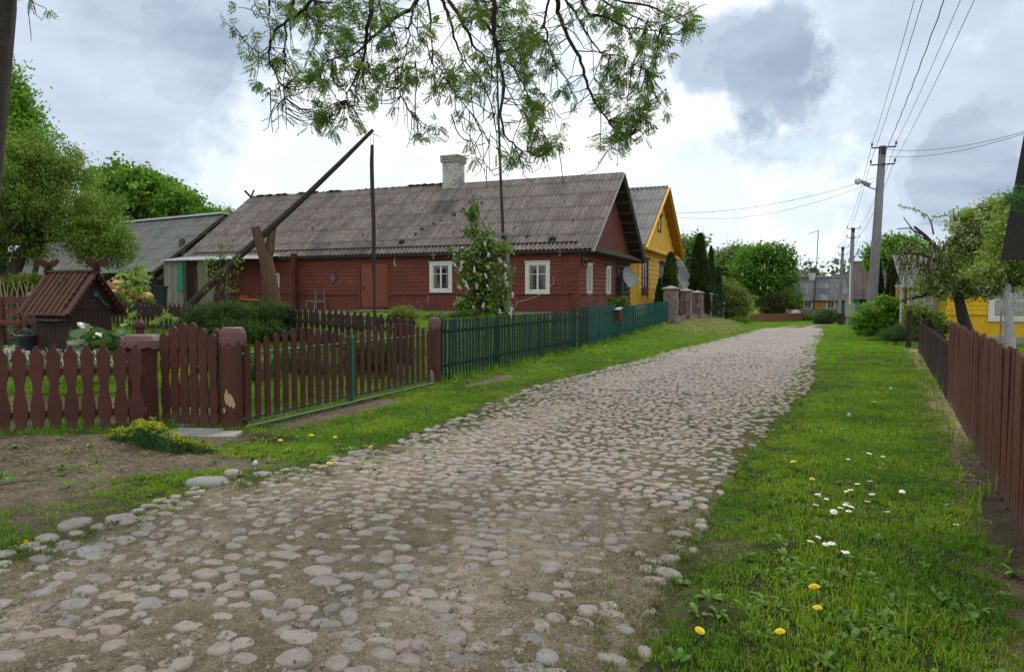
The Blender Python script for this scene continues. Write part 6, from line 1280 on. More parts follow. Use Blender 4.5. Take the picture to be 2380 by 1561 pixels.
# ------------------------------------------------------------ plants
def ell(u, v, ru, rv, Y, k=1.0):
    c = atY(u, v, Y); s = Y/FPX; return (c[0], c[1], c[2], ru*s, max(ru, rv)*s*k, rv*s)
def leaf_quads(P, L_, W_, droop=.3, up=.5, jit=.35):
    n = len(P); d = rng.normal(size=(n, 3)); d[:, 2] -= droop; d /= np.linalg.norm(d, axis=1)[:, None]
    a = rng.normal(size=(n, 3)); a[:, 2] += up; s = np.cross(d, a); s /= np.linalg.norm(s, axis=1)[:, None]+1e-9
    l = (L_*rng.uniform(1-jit, 1+jit, n))[:, None]; w_ = (W_*rng.uniform(1-jit, 1+jit, n))[:, None]
    nr = np.cross(s, d)*l*.10
    V = np.stack([P, P+d*l*.45+s*w_/2+nr, P+d*l, P+d*l*.45-s*w_/2+nr], 1).reshape(-1, 3)
    return V, np.arange(4*n).reshape(-1, 4)
def foliage(name, P, CI, pal, L_, W_, parent, matname='leaf', droop=.3, up=.5, var=.25):
    pal = np.array(pal); V, Q = leaf_quads(P, L_, W_, droop, up); c = pal[CI % len(pal)]*rng.uniform(1-var, 1+var, len(P))[:, None]; c = np.repeat(c, 4, 0)
    og = ORG[parent.name]; return link(name, mesh_np(name, V-og, Q, MATS[matname], c), parent)
def crown_points(ells, nc, nl, cr, surf=.45, zmin=None, flat=.75):
    vol = np.array([e[3]*e[4]*e[5] for e in ells])**.75; vol /= vol.sum(); C = []
    for e, k in zip(ells, rng.multinomial(nc, vol)):
        d = rng.normal(size=(k, 3)); d /= np.linalg.norm(d, axis=1)[:, None]+1e-9; r = rng.random(k)**surf; r = r*np.where(rng.random(k) < .14, rng.uniform(1.0, 1.28, k), 1); C.append(np.array(e[:3])+d*r[:, None]*np.array(e[3:]))
    C = np.concatenate(C); m = nl; P = np.repeat(C, m, 0); cr_ = np.repeat(cr*rng.uniform(.6, 1.35, len(C)), m)[:, None]; d = rng.normal(size=P.shape); d[:, 2] *= flat; P = P+d*cr_*.62
    CI = np.repeat(rng.integers(0, 99, len(C)), m); k = np.ones(len(P), bool) if zmin is None else P[:, 2] > zmin
    return C, P[k], CI[k]
def limbs(mb, top, C, r0, n, rmin=.012, k=6, curve=.25, start=None):
    idx = rng.permutation(len(C))[:n]
    for i in idx:
        q = C[i]; s_ = np.array(start[rng.integers(len(start))] if start is not None else top, float); d = q-s_; L_ = np.linalg.norm(d); mid = s_+d*.5+rng.normal(size=3)*L_*.09+np.array([0, 0, curve*L_*.35]); m1 = s_*.6+mid*.4; m2 = mid*.55+q*.45
        mb.tube([s_, m1, mid, m2, q], [r0, r0*.75, r0*.5, r0*.33, rmin], k, cap=False)
def tree(name, label, base, ells, nc, nl, cr, L_, W_, pal, r0=.2, trunk=None, nl_limb=26, group=None, cat='tree', matname='leaf', bark='bark', surf=.45, zmin=None, droop=.3, sub=0, flat=.75, up=.5):
    z = G(*base[:2]); t = thing(name, label, cat, (base[0], base[1], z), 0, group); C, P, CI = crown_points(ells, nc, nl, cr, surf, zmin, flat)
    cx = np.array([[e[0], e[1], e[2]-e[5]*.35] for e in ells]); top = cx.mean(0) if trunk is None else np.array(trunk[-1], float)
    path = trunk or [(base[0], base[1], z-.1), ((base[0]*2+top[0])/3, (base[1]*2+top[1])/3, z+(top[2]-z)*.4), ((base[0]+2*top[0])/3, (base[1]+2*top[1])/3, z+(top[2]-z)*.75), tuple(top)]
    mb = MB(); n = len(path); mb.tube(path, [r0*(1.15-.6*i/(n-1)) for i in range(n)], 12, cap=False); o = mb.build('trunk', MATS[bark], t)
    mb = MB(); st = [path[-1], tuple(np.array(path[-1])*.5+np.array(path[-2])*.5)]; limbs(mb, top, C, r0*.45, nl_limb, start=st); bark = 'bark'
    if sub:
        for _ in range(sub):
            i = rng.integers(len(C)); j = rng.integers(len(C)); D_ = np.linalg.norm(C-C[i], axis=1); j = np.argsort(D_)[min(3+rng.integers(5), len(C)-1)]; mb.tube([C[i], (C[i]+C[j])/2+rng.normal(size=3)*.06, C[j]], [.02, .012, .006], 4, cap=False)
    mb.build('limbs', MATS[bark], t); foliage('crown', P, CI, pal, L_, W_, t, matname, droop, up); return t
GR = [(.10, .185, .025), (.13, .22, .03), (.075, .15, .022), (.16, .24, .045)]
OL = [(.15, .25, .035), (.19, .29, .045), (.11, .19, .028), (.23, .33, .06)]
BR = [(.12, .26, .022), (.165, .32, .03), (.09, .20, .018), (.20, .36, .045)]
DK = [(.022, .045, .012), (.03, .06, .014), (.018, .036, .011), (.045, .08, .018)]
def big_trees():
    Y = 24; E = [ell(-40, 330, 105, 170, Y), ell(15, 290, 45, 110, Y), ell(50, 400, 60, 90, Y), ell(95, 440, 35, 60, Y), ell(-60, 160, 70, 80, Y), ell(10, 215, 25, 50, Y)]
    tree('maple_tree', 'tall bright green tree rising at the left edge behind the garden', atY(-60, 690, Y), E, 560, 95, .34, .13, .085, BR, .3, droop=.5)
    Y = 19.5; E = [ell(100, 460, 125, 105, Y), ell(215, 520, 85, 90, Y), ell(20, 510, 90, 110, Y), ell(110, 370, 75, 60, Y), ell(268, 560, 45, 55, Y), ell(50, 360, 60, 55, Y), ell(160, 400, 55, 45, Y), ell(230, 590, 60, 35, Y), ell(-60, 520, 80, 100, Y), ell(60, 590, 60, 20, Y)]
    tr = [atY(25, 700, Y)-np.array([0, 0, .3]), atY(28, 640, Y), atY(50, 590, Y), atY(90, 540, Y)]
    t = tree('apple_tree', 'broad olive green fruit tree above the well house', atY(25, 700, Y), E, 900, 85, .20, .066, .040, OL, .2, tr, 40, droop=.2, up=1, sub=60)
    m = MB(); m.tube([atY(6, 700, Y+1), atY(10, 640, Y+1), atY(0, 560, Y+1)], [.2, .17, .12], 10); m.tube([atY(85, 700, Y-.3), atY(80, 640, Y-.3), atY(95, 560, Y)], [.08, .07, .06], 8); m.build('stem', MATS['bark'], t)
    Y = 62; E = [ell(320, 460, 95, 62, Y), ell(410, 475, 65, 42, Y), ell(270, 395, 13, 20, Y), ell(245, 425, 45, 28, Y), ell(465, 500, 45, 22, Y), ell(300, 420, 50, 25, Y), ell(360, 430, 40, 22, Y), ell(250, 500, 80, 50, Y)]
    tree('chestnut_tree', 'broad bright green tree behind the old barn roof', atY(330, 690, Y), E, 420, 60, .62, .42, .22, BR, .4, droop=.6)
    Y = 100; tree('bare_tree', 'pale thin tree crown between barn and red house roof', atY(520, 690, Y), [ell(505, 496, 18, 10, Y), ell(530, 492, 14, 12, Y)], 60, 14, .7, .35, .2, [(.16, .2, .1), (.2, .24, .13)], .25)
    # beyond the yellow house
    Y = 105; tree('far_tree', 'pale green crown showing right of the yellow house roof', atY(1600, 690, Y), [ell(1592, 578, 26, 24, Y), ell(1618, 566, 22, 18, Y), ell(1600, 600, 40, 30, Y)], 130, 40, .9, .5, .28, [(.17, .26, .08), (.21, .3, .1), (.13, .2, .06)], .4)
    Y = 112; tree('far_tree', 'light dull green tree left of the round chestnut', atY(1690, 690, Y), [ell(1685, 615, 38, 40, Y), ell(1722, 590, 40, 18, Y), ell(1655, 630, 28, 48, Y), ell(1700, 650, 40, 40, Y)], 220, 60, .95, .4, .24, [(.16, .24, .06), (.20, .28, .08), (.12, .18, .04)], .4)
    Y = 96; E = [ell(1772, 612, 52, 40, Y), ell(1800, 600, 42, 32, Y), ell(1765, 655, 50, 36, Y), ell(1808, 645, 34, 40, Y), ell(1735, 620, 30, 28, Y), ell(1770, 590, 34, 18, Y), ell(1832, 612, 12, 14, Y), ell(1780, 685, 30, 22, Y)]
    t = tree('chestnut_tree', 'round flowering horse chestnut at the bend of the road', atY(1778, 735, Y), E, 520, 55, .75, .46, .24, [(.085, .19, .02), (.11, .24, .025), (.13, .27, .03), (.06, .14, .016)], .28, droop=.8)
    for k in range(34):
        e = E[random.randrange(6)]; a = random.uniform(3.5, 5.9); q = (e[0]+e[3]*math.cos(a)*.9*random.uniform(.3, 1), e[1]-e[4]*.85, e[2]+e[5]*random.uniform(-.8, .8)); m = MB(); m.lathe([(.09, 0), (.11, .1), (.06, .3), (.02, .45)], 7, q, col=(1, .95, .85)); m.build('flower_candle', MATS['candle'], t)
    Y = 64; tree('olive_bush', 'brownish green tall bush behind the stone pillars', atY(1705, 740, Y), [ell(1690, 685, 34, 34, Y), ell(1718, 706, 32, 34, Y), ell(1668, 668, 18, 26, Y), ell(1700, 725, 34, 18, Y)], 200, 60, .4, .16, .10, [(.16, .20, .045), (.19, .22, .06), (.12, .155, .035)], .12, cat='bush')
    Y = 93; tree('dark_bush', 'dark brownish bush below the round chestnut', atY(1800, 738, Y), [ell(1800, 704, 22, 30, Y), ell(1790, 720, 22, 18, Y)], 100, 60, .45, .2, .1, [(.06, .07, .022), (.08, .085, .03)], .12, cat='bush')
    Y = 93; tree('light_bush', 'light green bush left of the far ochre house', atY(1840, 738, Y), [ell(1838, 700, 24, 28, Y), ell(1850, 712, 20, 22, Y), ell(1818, 690, 14, 24, Y), ell(1860, 690, 10, 10, Y)], 110, 50, .5, .24, .13, [(.13, .20, .03), (.17, .24, .04), (.1, .15, .025)], .15, cat='bush')
    Y = 62; tree('low_hedge', 'low bright green shrub at the end of the stone pillar fence', atY(1722, 752, Y), [ell(1712, 746, 14, 10, Y), ell(1728, 748, 12, 8, Y)], 60, 70, .22, .10, .06, BR, .04, cat='bush'); 
    Y = 66; tree('light_bush', 'bright green bush behind the low stone pillars', atY(1693, 735, Y), [ell(1693, 700, 20, 16, Y), ell(1680, 715, 16, 16, Y)], 90, 60, .3, .14, .09, BR, .06, cat='bush')
    Y = 74; tree('grey_bush', 'soft grey green bush by the farther utility poles', atY(1925, 757, Y), [ell(1925, 740, 23, 17, Y), ell(1905, 744, 12, 12, Y)], 110, 80, .3, .28, .03, [(.055, .09, .025), (.07, .11, .035)], .05, cat='bush', droop=-2)
    for (u, Y) in ((1860, 91), (1885, 91), (1905, 92)): tree('low_plants', ['leafy garden plants left of the white shelter', 'leafy plants right of the white shelter', 'dark leafy plants before the ochre house window'][[1860, 1885, 1905].index(u)], atY(u, 745, Y), [ell(u, 738, 14, 7, Y)], 40, 40, .4, .2, .1, GR, .04, cat='bush')
    # right side
    Y = 31; E = [ell(2040, 738, 55, 44, Y), ell(2085, 722, 40, 34, Y), ell(2010, 752, 32, 28, Y), ell(2065, 765, 50, 20, Y), ell(2115, 735, 26, 30, Y), ell(2055, 705, 30, 18, Y)]
    tree('green_shrub', 'big bushy mid green shrub in front of the nearest utility pole', atY(2050, 782, Y), E, 520, 75, .19, .075, .05, BR, .06, cat='bush', flat=.5, droop=.1, up=1.5, zmin=-.35)
    Y = 26.5; tree('low_shrub', 'low feathery bluish green plant by the bare wooden post', atY(2080, 795, Y), [ell(2080, 782, 30, 14, Y), ell(2100, 772, 16, 20, Y)], 90, 90, .14, .12, .012, [(.05, .115, .035), (.065, .14, .04)], .02, cat='bush', droop=-1.5)
    Y = 24.5; tree('low_shrub', 'yellow green leafy plant behind the dark plank fence', atY(2160, 780, Y), [ell(2170, 738, 24, 14, Y), ell(2150, 750, 20, 22, Y), ell(2195, 760, 20, 14, Y), ell(2130, 730, 18, 26, Y)], 90, 45, .2, .09, .07, [(.13, .2, .03), (.10, .17, .025)], .03, cat='bush')
    Y = 80; tree('far_tree', 'bright green tree behind the nearest utility pole', atY(2070, 690, Y), [ell(2060, 590, 40, 32, Y), ell(2090, 575, 40, 30, Y), ell(2030, 600, 20, 22, Y), ell(2120, 600, 50, 40, Y)], 200, 55, .7, .4, .22, BR, .35)
    # fruit trees behind the right fence
    Y = 17.5; PB_ = [(.24, .33, .07), (.30, .38, .10), (.19, .27, .055), (.50, .53, .38), (.22, .30, .065)]
    E = [ell(2215, 650, 58, 50, Y), ell(2290, 600, 75, 85, Y), ell(2170, 655, 38, 28, Y), ell(2250, 635, 60, 50, Y), ell(2260, 520, 46, 36, Y), ell(2320, 490, 40, 40, Y), ell(2230, 600, 40, 50, Y), ell(2340, 560, 50, 70, Y), ell(2290, 665, 60, 22, Y)]
    tr = [atY(2252, 800, Y)-np.array([0, 0, .1]), atY(2247, 770, Y), atY(2236, 730, Y), atY(2228, 690, Y), atY(2215, 630, Y)]
    t = tree('fruit_tree', 'blossoming fruit tree with a leaning dark trunk before the bright yellow house', tr[0], E, 950, 55, .16, .066, .044, PB_, .15, tr, 46, droop=.3, sub=90)
    m = MB()
    for P in ([(2218, 640), (2205, 600), (2212, 575), (2200, 565)], [(2205, 605), (2175, 575), (2150, 548), (2125, 527)], [(2205, 640), (2170, 600), (2140, 590), (2100, 588)], [(2212, 660), (2170, 680), (2130, 690), (2090, 700)]): m.tube([atY(u, v, Y+.2) for u, v in P], [.07, .06, .045, .03], 8)
    for k in range(150):
        u0 = random.uniform(2090, 2215); v0 = random.uniform(555, 610)+(2200-u0)*.05; l = random.uniform(35, 85); dx = random.gauss(-12, 14); Yk = Y+random.uniform(-.8, .8)
        m.tube([atY(u0, v0, Yk), atY(u0+dx*.5, v0+l*.35, Yk), atY(u0+dx*.8, v0+l*.7, Yk), atY(u0+dx, v0+l, Yk)], [.010, .008, .006, .003], 4, cap=False)
    for P in ([(2170, 545), (2165, 520), (2155, 500), (2120, 485), (2092, 478)], [(2140, 545), (2115, 530), (2085, 532)], [(2160, 560), (2130, 545), (2100, 505)], [(2150, 570), (2090, 548), (2070, 553)], [(2215, 560), (2240, 520), (2200, 500), (2170, 505)], [(2250, 560), (2220, 520), (2215, 485)]): m.tube([atY(u, v, Y) for u, v in P], [.022, .016, .011, .007, .004][:len(P)], 5, cap=False)
    m.build('drooping_twigs', MATS['bark'], t)
    Pk = np.array([atY(random.uniform(2085, 2215), random.uniform(560, 700), Y+random.uniform(-.8, .8)) for _ in range(1500)]); foliage('twig_leaves', Pk, rng.integers(0, 5, 1500), PB_, .045, .028, t)
    Pk = np.array([atY(u+random.gauss(0, 3), v+random.gauss(0, 2), Y) for u, v in [(2092, 478), (2100, 482), (2112, 484), (2125, 487), (2135, 490), (2145, 497), (2165, 510), (2170, 505), (2180, 503), (2195, 500), (2210, 490), (2230, 510), (2150, 500)] for _ in range(14)]); foliage('twig_leaves', Pk, rng.integers(0, 5, len(Pk)), PB_, .05, .035, t)
    Y = 15; E = [ell(2350, 595, 60, 50, Y), ell(2400, 540, 80, 80, Y), ell(2290, 625, 45, 25, Y), ell(2450, 650, 60, 40, Y)]; tr = [atY(2349, 850, Y), atY(2347, 790, Y), atY(2344, 730, Y), atY(2340, 690, Y), atY(2345, 640, Y)]
    t = tree('fruit_tree', 'fruit tree with a whitewashed trunk in front of the white window at right', tr[1]-np.array([0, 0, .3]), E, 420, 50, .16, .066, .042, PB_[:3], .10, tr, 30, bark='white_bark', droop=.3, sub=50)
    for i, (vt, vb, u0, u1, Y) in enumerate([(604, 700, 2028, 2053, 36.5), (600, 705, 2054, 2097, 35.5)]): thuja(u0, u1, vt, vb, Y, ['narrow dark thuja right beside the nearest utility pole', 'wider dark thuja behind the big green shrub'][i])
    # distant woods closing the view
    P = []; 
    for _ in range(2600):
        x = random.uniform(-170, 230); y = random.uniform(170, 230); h = 6+4*vnoise(np.array([x]), np.array([0.]), .05, 3)[0]+3*vnoise(np.array([x]), np.array([0.]), .2, 5)[0]; P.append((x, y, -1.4+h*math.sqrt(random.random())))
    P = np.repeat(np.array(P), 14, 0)+rng.normal(size=(2600*14, 3))*1.1; V, Q = leaf_quads(P, 1.3, .9); c = np.repeat(np.array([.06, .10, .03])*rng.uniform(.7, 1.3, len(P))[:, None], 4, 0); o = link('distant_woods', mesh_np('distant_woods', V, Q, MATS['leaf'], c)); tag(o, 'distant line of trees closing the horizon behind the village', 'woods', kind='stuff')
mat('candle', (.6, .5, .42), (.5, .38, .32), rough=.8, scale=20, bump=.3, vcol=True)
def thuja(u0, u1, vt, vb, Y, label, pal=DK, group='dark columnar thujas', n=6500, power=.48, seedw=0):
    a, b = atY(u0, vb, Y), atY(u1, vb, Y); h0 = G((a[0]+b[0])/2, Y); top = atY(u0, vt, Y)[2]; r = (b[0]-a[0])/2; x0 = (a[0]+b[0])/2; H_ = top-h0; r *= 1.15; t = thing('thuja', label, 'conifer', (x0, Y, h0), 0, group)
    m = MB((x0, Y, h0)); m.tube([(0, 0, -.1), (0, 0, H_*.5), (.02, 0, H_*.93)], [.08, .05, .01], 8, cap=False); m.build('trunk', MATS['bark'], t)
    f = rng.random(n)**.85; ang = rng.uniform(0, 6.283, n); prof = np.clip((1-f)**power*1.06, 0, 1)*np.clip(f*6+.45, 0, 1); lump = 1+.16*np.sin(ang*3+f*14+x0)+.12*np.sin(ang*5-f*23); rr = r*prof*lump*np.sqrt(rng.uniform(.35, 1.05, n)); P = np.stack([x0+rr*np.cos(ang), Y+rr*np.sin(ang), h0+f*H_], 1)
    sz = max(.13, r*.26); d = np.stack([np.cos(ang)*.5, np.sin(ang)*.5, np.full(n, 1.)], 1)+rng.normal(size=(n, 3))*.35; d /= np.linalg.norm(d, axis=1)[:, None]; s = np.cross(d, rng.normal(size=(n, 3))); s /= np.linalg.norm(s, axis=1)[:, None]; l = (sz*rng.uniform(.6, 1.3, n))[:, None]
    V = np.stack([P-d*l*.3, P+s*l*.22, P+d*l*.7, P-s*l*.22], 1).reshape(-1, 3); pal = np.array(pal); ci = (np.sin(P[:, 0]*5)+np.sin(P[:, 2]*4+P[:, 0]*3)+rng.normal(size=n)*.7); ci = np.clip(((ci+2.5)/5*len(pal)).astype(int), 0, len(pal)-1); c = np.repeat(pal[ci]*rng.uniform(.75, 1.3, n)[:, None], 4, 0)
    link('crown', mesh_np('crown', V-ORG[t.name], np.arange(4*n).reshape(-1, 4), MATS['needle'], c), t); return t
big_trees()
thuja(1602, 1647, 545, 700, 52, 'tallest dark thuja between outbuilding and chestnut', n=14000); thuja(1640, 1662, 572, 700, 56, 'slim thuja just behind the tallest one', n=5000); thuja(1655, 1680, 620, 700, 58, 'shorter dark thuja right of the tall pair', n=5000)
thuja(1539, 1577, 588, 710, 40.5, 'yellow tipped thuja covering the second window of the yellow house', [(.03, .055, .014), (.05, .085, .018), (.09, .12, .02)], n=9000, power=.4)
thuja(1517, 1548, 648, 712, 39, 'small green conifer in front of the yellow house corner', [(.04, .08, .015), (.06, .11, .02), (.025, .05, .012)], n=6000, power=.9)
# ------------------------------------------------------------ garden shrubs
def lilac():
    Y = 22.5; b = atY(1115, 735, Y); b[2] = G(b[0], b[1]); t = thing('lilac_bush', 'white flowering lilac bush in front of the red house', 'bush', b); E = [ell(1103, 495, 16, 42, Y), ell(1088, 540, 18, 22, Y), ell(1065, 590, 28, 18, Y), ell(1140, 575, 48, 18, Y), ell(1105, 600, 36, 34, Y), ell(1150, 650, 42, 45, Y), ell(1100, 650, 42, 34, Y), ell(1125, 700, 50, 34, Y), ell(1078, 705, 22, 20, Y), ell(1165, 705, 28, 26, Y), ell(1120, 545, 22, 30, Y)]
    C, P, CI = crown_points(E, 215, 24, .125, .5); m = MB(); g = b+np.array([0, 0, -.05]); cols = [atY(1108, 690, Y), atY(1125, 690, Y), atY(1118, 640, Y)]
    for q in cols: m.tube([g, (g+q)/2+rng.normal(size=3)*.03, q], [.05, .045, .04], 8, cap=False)
    limbs(m, cols[0], C, .026, 60, .006, 6, .15, start=cols); m.build('stems', MATS['bark'], t); foliage('leaves', P, CI, [(.10, .185, .03), (.13, .22, .035), (.075, .145, .025), (.17, .25, .06)], .12, .085, t, 'leaf_gloss', .6)
    for (u, v) in [(1102, 632), (1068, 629), (1137, 596), (1075, 607), (1132, 618), (1132, 646), (1176, 637), (1066, 664), (1078, 651), (1137, 672), (1121, 715), (1161, 720), (1188, 715), (1130, 560), (1192, 690), (1053, 610), (1160, 600), (1177, 655), (1185, 725), (1171, 612), (1107, 660), (1083, 662)]:
        q = atY(u, v, Y-.45-random.random()*.15); m = MB(); d = np.array([random.gauss(0, .5), random.gauss(0, .4), random.choice([-1, 1])*1.0]); d /= np.linalg.norm(d)
        for _ in range(46): f = random.random(); p = q+d*f*.17+np.array([random.gauss(0, 1) for _ in range(3)])*.028*(1.1-f); m.lathe([(.006, -.008), (.015, 0), (.006, .008)], 5, p, smooth=False)
        m.build('flower_panicle', MATS['petal_white'], t)
lilac()
def juniper():
    Y = 16.5; b = atY(560, 775, Y); t = thing('juniper_bush', 'spreading dark green juniper behind the double gate', 'bush', (b[0], b[1], G(b[0], b[1]))); E = [ell(505, 742, 52, 28, Y), ell(570, 738, 56, 26, Y), ell(635, 736, 42, 20, Y), ell(455, 758, 32, 18, Y), ell(600, 765, 90, 26, Y), ell(500, 775, 80, 20, Y), ell(535, 722, 26, 16, Y), ell(475, 730, 24, 14, Y), ell(600, 716, 14, 12, Y), ell(655, 722, 12, 12, Y)]
    C, P, CI = crown_points(E, 620, 110, .17, .35, None, .5); V, Q = leaf_quads(P, .12, .013, -1.5, .3); pal = np.array([(.038, .085, .014), (.055, .115, .018), (.022, .05, .011), (.09, .165, .028)]); c = np.repeat(pal[CI % 4]*rng.uniform(.7, 1.3, len(P))[:, None], 4, 0); link('foliage', mesh_np('foliage', V-ORG[t.name], Q, MATS['needle'], c), t)
    m = MB(); limbs(m, np.array([b[0], b[1], G(b[0], b[1])]), C, .04, 40, .006, 6, .1); m.build('stems', MATS['bark'], t)
juniper()
def palmate(name, L_, matn, lobes=5):
    pts = []
    for k in range(lobes):
        a = math.pi/2+(k-(lobes-1)/2)*.85; r = L_*(1-.13*abs(k-(lobes-1)/2)); pts += [(r*.45*math.cos(a+.42), r*.45*math.sin(a+.42)+L_*.1), (r*.8*math.cos(a+.13), r*.8*math.sin(a+.13)+L_*.1), (r*math.cos(a), r*math.sin(a)+L_*.1), (r*.8*math.cos(a-.13), r*.8*math.sin(a-.13)+L_*.1)] if False else [(r*math.cos(a)*.999, r*math.sin(a)), (r*.48*math.cos(a+.42), r*.48*math.sin(a+.42))]
    return [(0, -L_*.02)]+pts
def maple_sapling():
    Y = 12.0; b = atY(306, 800, Y); b[2] = G(b[0], b[1]); t = thing('maple_sapling', 'young maple with fresh yellow green leaves beside the well house', 'sapling', b); m = MB(); m.tube([b, atY(309, 720, Y), atY(312, 660, Y), atY(318, 612, Y)], [.014, .011, .008, .004], 6); pts = []
    for (u, v, n, r) in [(318, 622, 12, 10), (300, 640, 16, 13), (335, 640, 16, 13), (316, 650, 20, 16), (295, 662, 14, 12), (335, 664, 14, 12), (318, 675, 12, 14), (308, 705, 4, 8), (305, 722, 5, 10), (318, 725, 4, 8), (303, 745, 4, 8), (385, 726, 5, 10), (370, 738, 6, 9), (395, 735, 5, 8), (360, 748, 4, 7)]:
        c = atY(u, v, Y+random.uniform(-.08, .08)); s_ = atY(311, min(v+8, 790), Y) if u < 350 else atY(345, 790, Y); m.tube([s_, (s_+c)/2+np.array([0, 0, .02]), c], [.006, .004, .003], 4, cap=False)
        for _ in range(n): pts.append(c+np.array([random.gauss(0, r*Y/FPX*.6), random.gauss(0, .05), random.gauss(0, r*Y/FPX*.5)]))
    m.build('stem', MATS['plastic_green'], t); V = []; F = []; C = []; sh = palmate('x', .095, None)
    for p in pts:
        a = np.array([random.gauss(0, 1), random.gauss(0, .6), random.gauss(0, .3)]); a /= np.linalg.norm(a); d = np.array([random.gauss(0, .4), -.6, -.7]); d -= a*(a@d); d /= np.linalg.norm(d); k = random.uniform(.7, 1.25); bb = len(V); V += [p+(a*x+d*y)*k for x, y in sh]; F.append(tuple(range(bb, bb+len(sh)))); C += [np.array(random.choice([(.20, .30, .035), (.16, .27, .03), (.24, .33, .05)]))*random.uniform(.85, 1.15)]*len(sh)
    me = bpy.data.meshes.new('leaves'); me.from_pydata([tuple(v-ORG[t.name]) for v in V], [], F); a = me.color_attributes.new('Col', 'FLOAT_COLOR', 'POINT'); c = np.ones((len(V), 4), np.float32); c[:, :3] = C; a.data.foreach_set('color', c.ravel()); me.materials.append(MATS['leaf']); link('leaves', me, t)
maple_sapling()
def pear_sapling():
    Y = 18; b = atY(517, 715, Y); b[2] = G(b[0], b[1]); t = thing('pear_sapling', 'thin young tree with sparse leaves crossing the sweep pole', 'sapling', b); m = MB(); m.tube([b, atY(515, 660, Y), atY(510, 610, Y), atY(516, 565, Y)], [.022, .018, .012, .005], 6, cap=False); P = []; CI = []
    for k, (u, v, r, n) in enumerate([(514, 570, 9, 22), (512, 590, 10, 22), (520, 600, 10, 20), (485, 600, 10, 16), (476, 612, 10, 16), (498, 605, 12, 20), (540, 600, 12, 26), (552, 606, 9, 18), (470, 630, 8, 14), (462, 622, 6, 8), (500, 635, 14, 30), (490, 642, 12, 22), (520, 628, 10, 14), (545, 632, 10, 14), (480, 650, 9, 16), (535, 655, 8, 16), (530, 668, 9, 18), (478, 672, 8, 16), (500, 680, 8, 10), (545, 672, 6, 8), (530, 680, 6, 8)]):
        c = atY(u, v, Y+random.uniform(-.3, .3)); s_ = atY(512, min(v+18, 700), Y); m.tube([s_, (s_+c)/2, c], [.008, .006, .003], 4, cap=False); rr = r*Y/FPX
        for _ in range(n): P.append(c+np.array([random.gauss(0, rr*.7), random.gauss(0, .08), random.gauss(0, rr*.6)])); CI.append(k)
    m.build('stem', MATS['bark'], t); foliage('leaves', np.array(P), np.array(CI), [(.13, .19, .035), (.16, .22, .045), (.11, .17, .03)], .065, .05, t)
    m = MB(); b2 = atY(490, 720, 19.5)
    for (u, v, w_) in [(497, 640, .05), (486, 655, .035)]: m.tube([b2, (b2+atY(u, v, 19.5))/2, atY(u, v, 19.5)], w_, 6)
    o = m.build('dead_stump', MATS['grey_boards'], None, b2); tag(o, 'pale bare stake behind the young tree by the porch', 'stake')
pear_sapling()
def bergenia():
    t0 = atY(232, 815, 11.2); t = thing('bergenia', 'clump of large round glossy leaves behind the wavy fence', 'plant', (t0[0], t0[1], G(t0[0], t0[1]))); V = []; Q = []; C = []
    for k in range(120):
        u = random.uniform(172, 292); v = random.gauss(792, 13)-8*math.exp(-((u-235)/40)**2); Y = random.uniform(10.7, 11.8); c = atY(u, v, Y); r = random.uniform(.07, .125); d = np.array([random.gauss(0, 1), random.gauss(-.6, .6), random.gauss(.25, .35)]); d /= np.linalg.norm(d); nrm = np.array([random.gauss(0, .4), random.gauss(-.5, .3), 1.]); nrm -= d*(nrm@d); nrm /= np.linalg.norm(nrm); s = np.cross(nrm, d); K = 12; b = len(V); V.append(c-nrm*.012)
        for i in range(K): a = i*6.283/K; V.append(c+d*r*1.15*math.cos(a)+s*r*.85*math.sin(a)+nrm*.012*math.cos(2*a))
        Q += [(b, b+1+i, b+1+(i+1) % K) for i in range(K)]; col = np.array(random.choice([(.07, .15, .03), (.09, .18, .04), (.13, .21, .085), (.16, .23, .12), (.05, .11, .02)])); C += [col*random.uniform(.85, 1.15)]*(K+1)
    me = mesh_np('leaves', np.array(V)-ORG[t.name], np.array(Q), MATS['leaf_gloss'], np.array(C), True, 3); link('leaves', me, t)
    m = MB()
    for (u, v) in [(201, 769), (206, 772), (172, 785), (175, 782)]: m.lathe([(.01, -.02), (.035, 0), (.015, .025)], 8, atY(u, v, 11))
    m.build('flowers', MATS['pink'], t)
bergenia()
